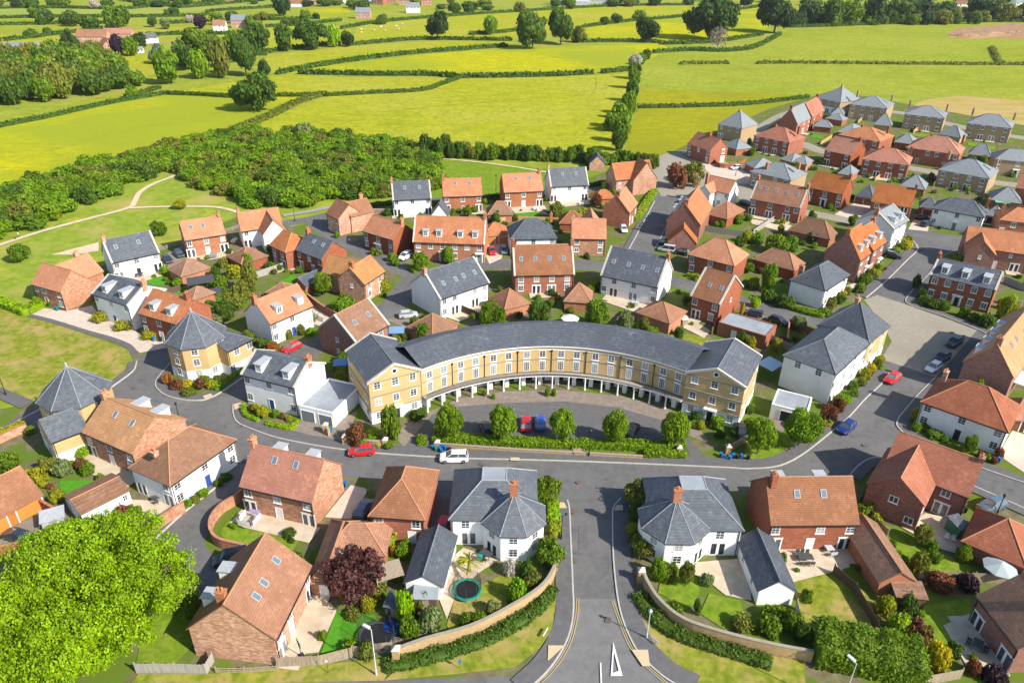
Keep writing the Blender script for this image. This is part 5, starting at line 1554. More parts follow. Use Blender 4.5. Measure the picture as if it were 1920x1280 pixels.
def trunk_mesh(i=0, forks=5):
 key = (i, forks)
 if key not in TR:
  rng = random.Random(i + 5)
  m = MB()
  m.tube((0, 0, 0), (.02, .01, .45), .05, 7, r2=.036)
  for k in range(forks):
   a = k * 2 * math.pi / forks + rng.uniform(-.3, .3)
   e = (.35 * math.cos(a), .35 * math.sin(a), rng.uniform(.68, .86))
   m.tube((.02, .01, .4), e, .03, 5, r2=.016)
   for q in range(2):
    a2 = a + rng.uniform(-.8, .8)
    m.tube(e, (e[0] + .28 * math.cos(a2), e[1] + .28 * math.sin(a2), e[2] + rng.uniform(.02, .16)), .015, 4, r2=.006)
  TR[key] = m.data('trunk', [BARK])
 return TR[key]

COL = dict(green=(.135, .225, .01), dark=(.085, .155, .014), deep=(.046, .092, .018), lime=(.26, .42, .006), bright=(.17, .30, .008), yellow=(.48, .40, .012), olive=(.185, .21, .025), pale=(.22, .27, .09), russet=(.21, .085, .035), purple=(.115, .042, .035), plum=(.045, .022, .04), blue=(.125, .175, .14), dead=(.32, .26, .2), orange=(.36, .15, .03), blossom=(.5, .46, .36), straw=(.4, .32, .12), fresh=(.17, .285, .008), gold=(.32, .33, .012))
WORD = dict(green='green', dark='dark green', deep='very dark green', lime='lime green', bright='bright green', yellow='yellow', olive='olive green', pale='pale green', russet='russet', purple='purple-leaved', plum='dark purple', blue='blue-grey', dead='bare grey', orange='orange', blossom='white blossoming', straw='straw-coloured', fresh='fresh green', gold='golden green')
VI = [0]

def depth_of(px, py, z=0):
 p = G(px, py, z)
 return (CM.transposed() @ (p - Vector((0, 0, CAM_H)))).z * -1

def jitter(c, k=.12):
 f = RND.uniform(1 - k, 1 + k)
 return (c[0] * f * RND.uniform(.93, 1.07), c[1] * f, c[2] * f * RND.uniform(.9, 1.1), 1)

def plant(kind, loc, width, height, col, label, cat='tree', group=None, trunk=.22, name=None, var=3, rot=None):
 VI[0] += 1
 name = name or {'shrub': 'shrub', 'ball': 'shrub', 'thick': 'shrub', 'laurel': 'shrub'}.get(kind, 'tree')
 me = crown(kind, VI[0] % var)
 rz = RND.uniform(0, 6.28) if rot is None else rot
 if name == 'tree':
  rt = root(name, label, cat, loc, 0, group)
  o = put('crown', me, rt, (0, 0, height * trunk), rz)
  o.scale = (width / 2, width / 2, height * (1 - trunk))
  t = put('trunk', trunk_mesh(VI[0] % 3), rt, (0, 0, 0), rz)
  k = .26 * width if kind == 'giant' else max(width * .5, height * .35)
  t.scale = (k, k, height * (.7 if kind == 'giant' else .9))
 else:
  o = put(name, me, None, loc, rz)
  o.scale = (width / 2, width / 2, height)
  rt = tag(o, label, cat, group)
 o.color = jitter(COL[col])
 return rt

def treepx(kind, x, yb, wpx, hpx, col, where, trunk=.15, cat='tree', group=None, name=None, noun='tree', var=3, label=None):
 """plant whose foot stands at a surveyed ground point, sized from its width and height in the photograph"""
 p = G(x, yb)
 d = depth_of(x, yb)
 w_ = wpx * d / FPX
 dv = math.atan2(CAM_H, p.y)
 h = max(hpx * d / FPX - w_ * .45 * math.sin(dv), w_ * .35) / max(.55, math.cos(dv))
 return plant(kind, p, w_, h, col, label or f'{WORD[col]} {noun} {where}', cat, group, trunk, name, var)

def inside(px, poly):
 x, y = px
 c = False
 n = len(poly)
 for i in range(n):
  x1, y1 = poly[i]
  x2, y2 = poly[(i + 1) % n]
  if (y1 > y) != (y2 > y) and x < (x2 - x1) * (y - y1) / (y2 - y1) + x1:
   c = not c
 return c

def scatter(poly, gap, fn, limit=300, seed=1):
 rng = random.Random(seed)
 W = [G(*p) for p in poly]
 Wp = [(p.x, p.y) for p in W]
 x0, x1 = min(p[0] for p in Wp), max(p[0] for p in Wp)
 y0, y1 = min(p[1] for p in Wp), max(p[1] for p in Wp)
 pts = []
 tries = 0
 while len(pts) < limit and tries < limit * 60:
  tries += 1
  q = (rng.uniform(x0, x1), rng.uniform(y0, y1))
  if not inside(q, Wp):
   continue
  if any((q[0] - r[0]) ** 2 + (q[1] - r[1]) ** 2 < gap * gap for r in pts[-400:]):
   continue
  pts.append(q)
  fn(Vector((q[0], q[1], 0)), rng)
 return len(pts)

def hedge(px, width, height, col, label, leaf=.22, dens=16, kind=None, name='hedge', cat='hedge', lumpy=.15, sm=4, group=None, z0=0.0):
 """leafy hedge along a surveyed line: leaf clumps over the sides and top of a solid core"""
 P = smooth_line([G(x, y, 0) for x, y in px], sm)
 L, Rr = offset_line(P, width / 2), offset_line(P, -width / 2)
 pos, nor = [], []
 ev, ef = [], []
 for i in range(len(P) - 1):
  a, b = P[i], P[i + 1]
  ln = (b - a).length
  for (q0, q1, r0, r1, nn) in ((L[i], L[i + 1], 0, 1, (L[i] - P[i]).normalized()), (Rr[i], Rr[i + 1], 0, 1, (Rr[i] - P[i]).normalized()), (L[i], L[i + 1], 2, 2, Vector((0, 0, 1)))):
   area = ln * (height if r1 == 1 else width)
   m = max(3, int(area * dens))
   t = RNG.random(m)
   s = RNG.random(m)
   A, B = np.array(q0), np.array(q1)
   if r1 == 1:
    p = A + (B - A) * t[:, None]
    p[:, 2] = s ** .8 * height
   else:
    A2, B2 = np.array(Rr[i]), np.array(Rr[i + 1])
    p = (A + (B - A) * t[:, None]) * s[:, None] + (A2 + (B2 - A2) * t[:, None]) * (1 - s[:, None])
    p[:, 2] = height
   lump = np.sin(p[:, 0] * 1.3 + p[:, 1] * .9) * np.sin(p[:, 0] * .57 - p[:, 1] * 1.7)
   p[:, 2] *= 1 + lump * lumpy
   p += RNG.normal(size=p.shape) * leaf * .45
   pos.append(p)
   nor.append(np.tile(np.array(nn), (m, 1)) + RNG.normal(size=(m, 3)) * .5)
  k = len(ev)
  f = .86
  for (l, r) in ((L[i], Rr[i]), (L[i + 1], Rr[i + 1])):
   c = (l + r) / 2
   l2, r2 = c + (l - c) * f, c + (r - c) * f
   ev += [(l2.x, l2.y, 0), (l2.x, l2.y, height * .88), (r2.x, r2.y, height * .88), (r2.x, r2.y, 0)]
  ef += [(k, k + 4, k + 5, k + 1), (k + 1, k + 5, k + 6, k + 2), (k + 2, k + 6, k + 7, k + 3)]
  if i == 0:
   ef.append((k, k + 1, k + 2, k + 3))
  if i == len(P) - 2:
   ef.append((k + 4, k + 7, k + 6, k + 5))
 pos, nor = np.concatenate(pos), np.concatenate(nor)
 m = len(pos)
 me = leaf_mesh(name, pos, nor, leaf * RNG.uniform(.6, 1.3, m), tints(m, np.ones(m), .26, .14), (np.array(ev), np.array(ef), np.full((len(ef), 3), .8)))
 o = put(name, me)
 o.color = jitter(COL[col], .06)
 return tag(o, label, cat, group, kind)

def build_countryside():
 T = treepx
 far = 'far'
 # hedges between the fields
 HL = [([(-80, 258), (0, 239), (100, 219), (210, 194), (310, 177)], 'hedge along the top of the big yellow field at the left'), ([(310, 177), (380, 180), (440, 184)], 'short hedge running from the left up to the lone oak'), ([(520, 181), (560, 181), (605, 179)], 'short hedge right of the lone oak'),
          ([(435, 248), (500, 222), (560, 193), (612, 177)], 'thick hedge climbing past the lone oak between the two big fields'), ([(605, 181), (700, 176), (790, 171), (832, 158), (868, 145)], 'bending hedge along the top of the central field'), ([(868, 146), (950, 145), (1040, 143), (1112, 139)], 'straight hedge above the central field, left of the earth gateway'),
          ([(1128, 138), (1180, 133)], 'short hedge right of the earth gateway'), ([(560, 139), (700, 142), (800, 142), (866, 147)], 'hedge along the bottom of the long yellow strip field'), ([(520, 140), (620, 121), (760, 103), (860, 95), (950, 88)], 'long hedge along the top of the long yellow strip field'),
          ([(1225, 100), (1290, 96), (1360, 97), (1415, 90), (1462, 66)], 'hedge under the great tree with the dead tree'), ([(1196, 203), (1300, 201), (1400, 197), (1515, 184)], 'low dark hedge crossing the yellow field left of the estate'), ([(1240, 84), (1340, 80), (1430, 66)], 'shaded hedge left of the tall dark tree'),
          ([(1420, 120), (1500, 119), (1700, 121), (1880, 122), (2040, 123)], 'long rough hedge across the pasture at the right'), ([(1275, 121), (1320, 120), (1365, 120)], 'scrubby remnant of hedge in the pasture at the right'), ([(655, 86), (720, 80), (800, 75), (960, 77)], 'hedge left of the two big round trees'),
          ([(1090, 80), (1160, 79), (1240, 81)], 'shadowed hedge right of the two big round trees'), ([(640, 55), (720, 42), (860, 30), (1000, 21), (1160, 12), (1300, 10)], 'long hedge below the distant village'), ([(1095, 52), (1180, 41), (1300, 30), (1480, 6)], 'hedge with blossom climbing right at the top of the view'),
          ([(1480, 52), (1560, 50), (1660, 46), (1800, 42), (2000, 42)], 'hedge under the line of dark trees at the upper right'), ([(1860, 90), (1866, 105), (1875, 120)], 'thin hedge running down the pasture at the right edge'), ([(880, 66), (960, 60), (1000, 50)], 'thin hedge beside the single bright round tree'),
          ([(0, 104), (70, 98), (130, 94)], 'hedge in front of the stone house at the far left'), ([(-80, 52), (0, 48), (120, 46), (200, 45)], 'hedge through the far left fields below the two oaks'), ([(-80, 24), (0, 17), (110, 16), (230, 18), (300, 12), (420, 5)], 'topmost hedge across the far left fields'),
          ([(240, 4), (330, 14), (350, 15), (470, 4)], 'angled hedge at the top near the grazing herd'), ([(0, 35), (120, 33), (250, 33), (380, 30), (400, 22), (530, 14)], 'hedge across the far left in the middle distance'), ([(250, 70), (330, 66), (420, 65), (500, 62)], 'hedge behind the big clump of trees'), ([(0, 78), (60, 72), (140, 62), (230, 60)], 'hedge behind the stone house at the far left'),
          ([(300, 46), (380, 42), (440, 40), (520, 38), (600, 36)], 'hedge in front of the distant cottages'), ([(500, 52), (560, 48), (640, 40)], 'hedge beside the lone distant cottage'), ([(300, 166), (260, 178), (235, 184)], 'hedge at the corner of the wood'), ([(500, 104), (470, 106), (430, 118)], 'hedge at the foot of the round tree clump'), ([(640, 84), (600, 86), (500, 100)], 'hedge under the row of dark trees left of the sheep')]
 for px, lab in HL:
  d = depth_of(*px[len(px) // 2])
  wide = 4.2 if 'thick' in lab else 2.0
  hedge(px, wide if d < 420 else 2.6, 1.2 if 'pasture' in lab else 1.5 if d < 420 else 2.0, 'olive' if 'pasture' in lab or 'thick' in lab else 'dark', lab, leaf=.42 if d < 420 else .8, dens=5 if d < 420 else 2.2, lumpy=.25)
 # individual trees: kind, foot x, foot y, width, height (photograph pixels)
 one = [('oak', 484, 207, 84, 70, 'dark', 'standing alone at the edge of the yellow field', 'oak tree'), (far, 571, 262, 38, 34, 'pale', 'standing thin and pale above the thicket', 'young tree'),
           ('oak', 820, 75, 44, 52, 'deep', 'alone by the hedge left of the bright round tree', 'tall tree'), (far, 920, 66, 28, 34, 'bright', 'alone on the far meadow', 'round tree'), ('oak', 998, 92, 62, 70, 'dark', 'left one of the two big round trees', 'round tree'), ('oak', 1051, 84, 58, 64, 'dark', 'right one of the two big round trees', 'round tree'), (far, 1085, 80, 34, 32, 'olive', 'at the right foot of the two big round trees', 'bush'),
           ('oak', 1216, 79, 54, 46, 'deep', 'alone with an uneven crown at the right of the meadow', 'tree'), (far, 653, 88, 26, 27, 'deep', 'at the end of the row beside the lime coloured tree', 'tree'), (far, 627, 89, 26, 40, 'lime', 'between the dark trees left of the sheep', 'tree'),
           ('oak', 584, 93, 64, 58, 'dark', 'biggest of the row left of the lime coloured tree', 'tree'), (far, 534, 97, 38, 46, 'dark', 'conical one in the row left of the lime coloured tree', 'tree'), ('oak', 484, 102, 58, 56, 'dark', 'at the left end of the row, right of the clump', 'tree'),
           ('oak', 390, 128, 74, 74, 'green', 'tallest at the back of the clump', 'tree'), (far, 350, 132, 44, 52, 'dark', 'at the left side of the clump', 'tree'), (far, 378, 148, 38, 52, 'fresh', 'at the front of the clump', 'tree'), (far, 418, 146, 40, 70, 'olive', 'twiggy, in the middle of the clump', 'tree'), ('oak', 462, 143, 54, 76, 'dark', 'at the right front of the clump', 'tree'), (far, 497, 141, 28, 30, 'deep', 'at the right foot of the clump', 'bush'), (far, 440, 115, 40, 50, 'fresh', 'behind the middle of the clump', 'tree'),
           (far, 316, 158, 54, 62, 'fresh', 'standing left of the clump on the lawn', 'broad tree'), ('cone', 299, 120, 38, 44, 'blue', 'behind the fresh broad tree', 'conifer'), (far, 257, 162, 32, 30, 'green', 'at the right end of the wood', 'tree'), (far, 249, 184, 26, 28, 'bright', 'at the lower corner of the wood', 'bush'), (far, 225, 105, 30, 38, 'plum', 'beside the manor house', 'tree'), (far, 247, 105, 32, 34, 'fresh', 'right of the dark purple tree by the manor', 'round tree'), (far, 262, 92, 32, 28, 'deep', 'behind the round tree by the manor', 'tree'), (far, 284, 76, 22, 18, 'gold', 'beside the white barn', 'bush'),
           ('cone', 132, 90, 40, 38, 'deep', 'rising above the wood left of the manor', 'conifer'), (far, 91, 46, 28, 27, 'dark', 'left one of the two oaks in the far left fields', 'oak tree'), (far, 138, 50, 30, 29, 'dark', 'right one of the two oaks in the far left fields', 'oak tree'), (far, 33, 16, 22, 16, 'deep', 'near the top left corner', 'tree'), (far, 59, 71, 34, 19, 'dark', 'wide, left of the small dark clump', 'bush'), (far, 91, 66, 22, 15, 'dark', 'small, right of the wide bush at the far left', 'bush'),
           (far, 217, 53, 40, 40, 'green', 'tall, among the far left hedgerow trees', 'tree'), (far, 170, 58, 42, 26, 'dark', 'broad, right of the two oaks', 'tree'), (far, 236, 50, 22, 36, 'dark', 'narrow, right of the tall hedgerow tree', 'tree'), (far, 376, 54, 26, 24, 'plum', 'alone by the far cottages', 'tree'), (far, 408, 47, 28, 22, 'green', 'left of the far cottage', 'tree'), (far, 437, 44, 28, 22, 'dark', 'behind the far cottage', 'tree'), (far, 470, 54, 18, 24, 'green', 'right of the far cottage', 'tree'), (far, 312, 55, 22, 20, 'pale', 'alone in the strip field left of the plum tree', 'tree'), (far, 287, 51, 20, 18, 'dark', 'among the strip fields', 'tree'),
           (far, 204, 12, 24, 14, 'deep', 'at the top edge of the far left', 'tree'), (far, 62, 12, 26, 12, 'deep', 'small at the top edge at the far left', 'tree'), (far, 531, 30, 34, 34, 'deep', 'beside the yellow far field', 'tree'), (far, 573, 40, 22, 20, 'green', 'thin, above the dark row', 'tree'), (far, 714, 46, 26, 14, 'dark', 'above the sheep field', 'bush'), (far, 852, 27, 28, 20, 'dark', 'left of a pair at the top', 'tree'), (far, 882, 25, 34, 21, 'dark', 'right of a pair at the top', 'tree'), (far, 660, 16, 24, 16, 'green', 'near the white cottages at the top', 'tree'),
           ('oak', 1330, 74, 98, 80, 'deep', 'largest of the upper right, behind the bare grey tree', 'tree'), ('bare', 1345, 92, 44, 42, 'dead', 'in front of the largest dark tree', 'tree'), ('oak', 1451, 62, 80, 64, 'deep', 'standing right of the bare grey tree', 'tree'), (far, 1190, 128, 26, 26, 'blossom', 'at the top of the field hedge', 'hawthorn')]
 for k, x, y, w_, h, c, wh, noun in one:
  if noun == 'bush':
   T('thick', x, y, w_, h, c, wh, noun=noun, cat='bush', name='shrub')
  else:
   T(k, x, y, w_, h, c, wh, trunk=.1, noun=noun)
 g = 'line of dark trees at the upper right'
 for i, (x, y, w_, h, c) in enumerate([(1515, 46, 52, 38, 'deep'), (1559, 48, 46, 46, 'dark'), (1592, 47, 52, 42, 'green'), (1636, 46, 46, 46, 'deep'), (1683, 40, 50, 38, 'dark'), (1727, 36, 50, 32, 'deep'), (1767, 38, 46, 32, 'dark'), (1834, 38, 56, 40, 'deep'), (1884, 41, 46, 32, 'olive'), (1925, 40, 44, 32, 'dark')]):
  T(far, x, y, w_, h, c, 'in the line across the top right', group=g, trunk=.08)
 g = 'trees of the tall hedge between the two fields'
 for i, (x, y, w_, h, c) in enumerate([(1212, 112, 20, 18, 'dark'), (1200, 122, 22, 22, 'green'), (1189, 148, 26, 30, 'dark'), (1187, 166, 26, 36, 'green'), (1184, 190, 28, 38, 'dark'), (1177, 214, 34, 42, 'fresh'), (1160, 222, 26, 30, 'dark'), (1163, 240, 40, 46, 'fresh'), (1146, 246, 32, 34, 'green'), (1162, 266, 36, 46, 'green'), (1158, 282, 28, 40, 'dark')]):
  T(far, x, y, w_, h, c, 'in the tall hedge down the right of the central field', group=g, trunk=.06)
 g = 'trees and bushes along the bottom of the central field'
 rng = random.Random(4)
 for x in range(770, 1230, 13):
  y = 292 + (x - 770) * .042 + rng.uniform(-3, 4)
  s = rng.uniform(.8, 1.25)
  c = rng.choice(['dark', 'green', 'dark', 'olive', 'green'])
  T('thick', x, y, 27 * s, 30 * s * (1.25 if x < 850 else 1), c, 'in the belt along the bottom of the central field', noun='bush', cat='bush', group=g, name='bush')
 g = 'bushes of the thicket left of the village'
 belt = [(-60, 392), (0, 366), (150, 322), (300, 283), (420, 256), (560, 252), (700, 270), (770, 275), (825, 305), (825, 352), (740, 368), (640, 376), (560, 388), (480, 388), (440, 372), (380, 362), (345, 338), (330, 316), (290, 328), (240, 352), (130, 398), (60, 428), (0, 446), (-60, 462)]

 def bush(p, r):
  w_ = r.uniform(6.5, 12)
  c = r.choice(['dark', 'green', 'fresh', 'fresh', 'olive', 'bright', 'fresh', 'green'])
  plant('thick', p, w_, r.uniform(3.2, 5.6), c, f'{WORD[c]} bush in the thicket between the village and the yellow fields', 'bush', g, name='bush')
 scatter(belt, 4.0, bush, 280, 3)
 g = 'trees of the wood at the left'
 wood = [(-60, 215), (0, 205), (60, 196), (130, 188), (230, 172), (235, 150), (180, 118), (110, 108), (40, 125), (-60, 140)]

 def wtree(p, r):
  w_ = r.uniform(9, 14)
  c = r.choice(['dark', 'olive', 'green', 'dark', 'olive'])
  plant(far, p, w_, r.uniform(9, 14), c, f'{WORD[c]} tree in the wood at the left edge', 'tree', g, .1)
 scatter(wood, 8.5, wtree, 90, 8)
 for i in range(46):
  x = rng.uniform(1480, 1935)
  T('thick', x, rng.uniform(38, 50) - (x - 1480) * .012, rng.uniform(26, 44), rng.uniform(14, 28), rng.choice(['deep', 'dark', 'dark', 'olive', 'green']), 'in the thick line across the top right', noun='bush', cat='bush', group='line of dark trees at the upper right', name='bush')
 for i in range(70):
  x = rng.uniform(-20, 1920)
  T(far, x, rng.uniform(2, 14) + (6 if 600 < x < 1000 else 0), rng.uniform(18, 34), rng.uniform(9, 18), rng.choice(['deep', 'dark', 'dark', 'olive', 'green']), 'among the distant tree lines at the top edge', group='distant tree lines at the top edge', trunk=.05)
 g = 'scattered hedgerow trees in the far fields'
 for i in range(70):
  px, lab = HL[rng.randrange(12, len(HL))]
  k = rng.randrange(len(px) - 1)
  t = rng.random()
  x, y = px[k][0] + (px[k + 1][0] - px[k][0]) * t, px[k][1] + (px[k + 1][1] - px[k][1]) * t
  if y < 60:
   s = rng.uniform(.6, 1.2)
   c = rng.choice(['dark', 'deep', 'green', 'dark', 'olive', 'blossom' if i % 4 == 0 else 'dark'])
   T(far, x, y, 22 * s, 16 * s, c, 'in a distant hedgerow', noun='tree', group=g, trunk=.06)

def lushes():
 """the trees and shrubs of the village"""
 T = treepx
 for x, y, w_, h, wh in ((842, 824, 58, 76, 'first from the left in front of the crescent'), (943, 828, 60, 76, 'second from the left in front of the crescent'), (1052, 828, 52, 68, 'right of the blue car in front of the crescent'), (1153, 833, 54, 70, 'fourth from the left in front of the crescent'), (1262, 836, 62, 72, 'at the right end of the crescent hedge'), (1419, 852, 60, 76, 'on the lawn right of the crescent entrance'), (1497, 836, 74, 82, 'largest, on the lawn beside the white flat garage')):
  T('lolly', x, y, w_, h + 6, 'fresh', wh, trunk=.2, noun='round clipped street tree', group='clipped street trees', cat='tree')
 rows = [('tree', 1024, 942, 58, 60, 'green', 'at the far right corner of the left octagon house', 'tree'), ('tree', 1030, 1058, 64, 62, 'green', 'at the wall pillar left of the junction', 'tree'), ('tree', 1197, 950, 62, 58, 'olive', 'at the far left corner of the right octagon house', 'tree'), ('tree', 1210, 1040, 56, 50, 'olive', 'against the wall of the right octagon house', 'tree'), ('tree', 1234, 1085, 44, 44, 'fresh', 'behind the wall pillar right of the junction', 'small tree'),
   ('poplar', 736, 826, 40, 74, 'green', 'against the left pavilion of the crescent', 'slender tree'), ('tree', 912, 614, 28, 52, 'green', 'left one of a close pair behind the crescent', 'pointed tree'), ('tree', 937, 614, 27, 44, 'green', 'right one of a close pair behind the crescent', 'pointed tree'), ('tree', 1010, 612, 48, 54, 'dark', 'left of the white umbrella behind the crescent', 'broad tree'), ('tree', 1118, 612, 50, 58, 'green', 'right of the white umbrella behind the crescent', 'broad tree'), ('tree', 1170, 624, 36, 46, 'pale', 'at the garden fence behind the crescent', 'tree'), ('poplar', 1270, 642, 18, 32, 'dark', 'alone on the dry lawn behind the crescent', 'sapling'), ('tree', 795, 642, 30, 42, 'green', 'by the brown garage behind the left half of the crescent', 'pointed tree'),
   ('tree', 1437, 548, 32, 60, 'bright', 'slender, among the shrubs above the white corner house', 'tree'), ('tree', 1455, 474, 48, 38, 'fresh', 'in the garden below the terrace with six roof windows', 'tree'), ('tree', 1496, 618, 30, 30, 'pale', 'round, at the lane edge beside the flat-roofed garage', 'tree'), ('tree', 1598, 424, 24, 22, 'green', 'beside the lane above the purple terrace', 'small tree'), ('tree', 1880, 612, 38, 62, 'gold', 'at the right end of the columned brick house', 'tree'), ('tree', 1787, 500, 32, 28, 'green', 'behind the left end of the columned brick house', 'tree'),
   ('tree', 645, 590, 56, 44, 'fresh', 'in the corner garden behind the brown brick house', 'tree'), ('tree', 607, 552, 40, 44, 'green', 'beside the slate garage behind the terrace', 'tree'), ('poplar', 472, 548, 30, 60, 'olive', 'tall, in the left back gardens', 'conifer'), ('tree', 440, 580, 50, 40, 'olive', 'in the gardens behind the tall octagonal house', 'tree'), ('tree', 425, 600, 44, 40, 'dark', 'behind the wing of the tall octagonal house', 'tree'), ('tree', 789, 508, 32, 40, 'fresh', 'before the left door of the dormered terrace', 'tree'), ('tree', 840, 494, 28, 34, 'fresh', 'before the middle of the dormered terrace', 'tree'),
   ('tree', 876, 406, 20, 20, 'green', 'on the patio of the far orange house', 'small tree'), ('tree', 931, 415, 18, 24, 'green', 'beside the brown hipped garage of the far row', 'small tree'), ('tree', 1042, 410, 30, 34, 'olive', 'in front of the far white house', 'small tree'), ('tree', 1118, 390, 20, 26, 'russet', 'beside the far white house', 'small tree'), ('tree', 300, 440, 0, 0, 'green', '', ''), ('tree', 340, 392, 26, 20, 'gold', 'on the grass beside the gravel path', 'small tree'), ('tree', 300, 442, 34, 30, 'green', 'at the rail fence above the white slate house', 'tree'), ('tree', 40, 490, 40, 36, 'green', 'left of the gabled brick house on the meadow', 'tree'), ('tree', 160, 520, 32, 28, 'green', 'in the garden right of the leftmost brick house', 'small tree')]
 for k, x, y, w_, h, c, wh, noun in rows:
  if w_:
   T(k, x, y, w_, h + 4, c, wh, trunk=.12, noun=noun)
 # the great lime green tree
 p = G(158, 1132, 8.5)
 p.z = 0
 plant('giant', p, 21.5, 17.0, 'lime', 'huge lime green spreading tree filling the bottom left corner', 'tree', None, .1, var=1, rot=.4)
 p = G(20, 1235, 4.0)
 p.z = 0
 plant('giant', p, 12, 9.0, 'lime', 'lower lime green tree at the very corner beside the huge one', 'tree', None, .05, var=1, rot=2.0)
 p = G(668, 1080, 3.0)
 p.z = 0
 plant('purple', p, 7.8, 6.4, 'purple', 'purple-leaved round tree in the garden of the brown hipped garage', 'tree', None, .1, var=1)
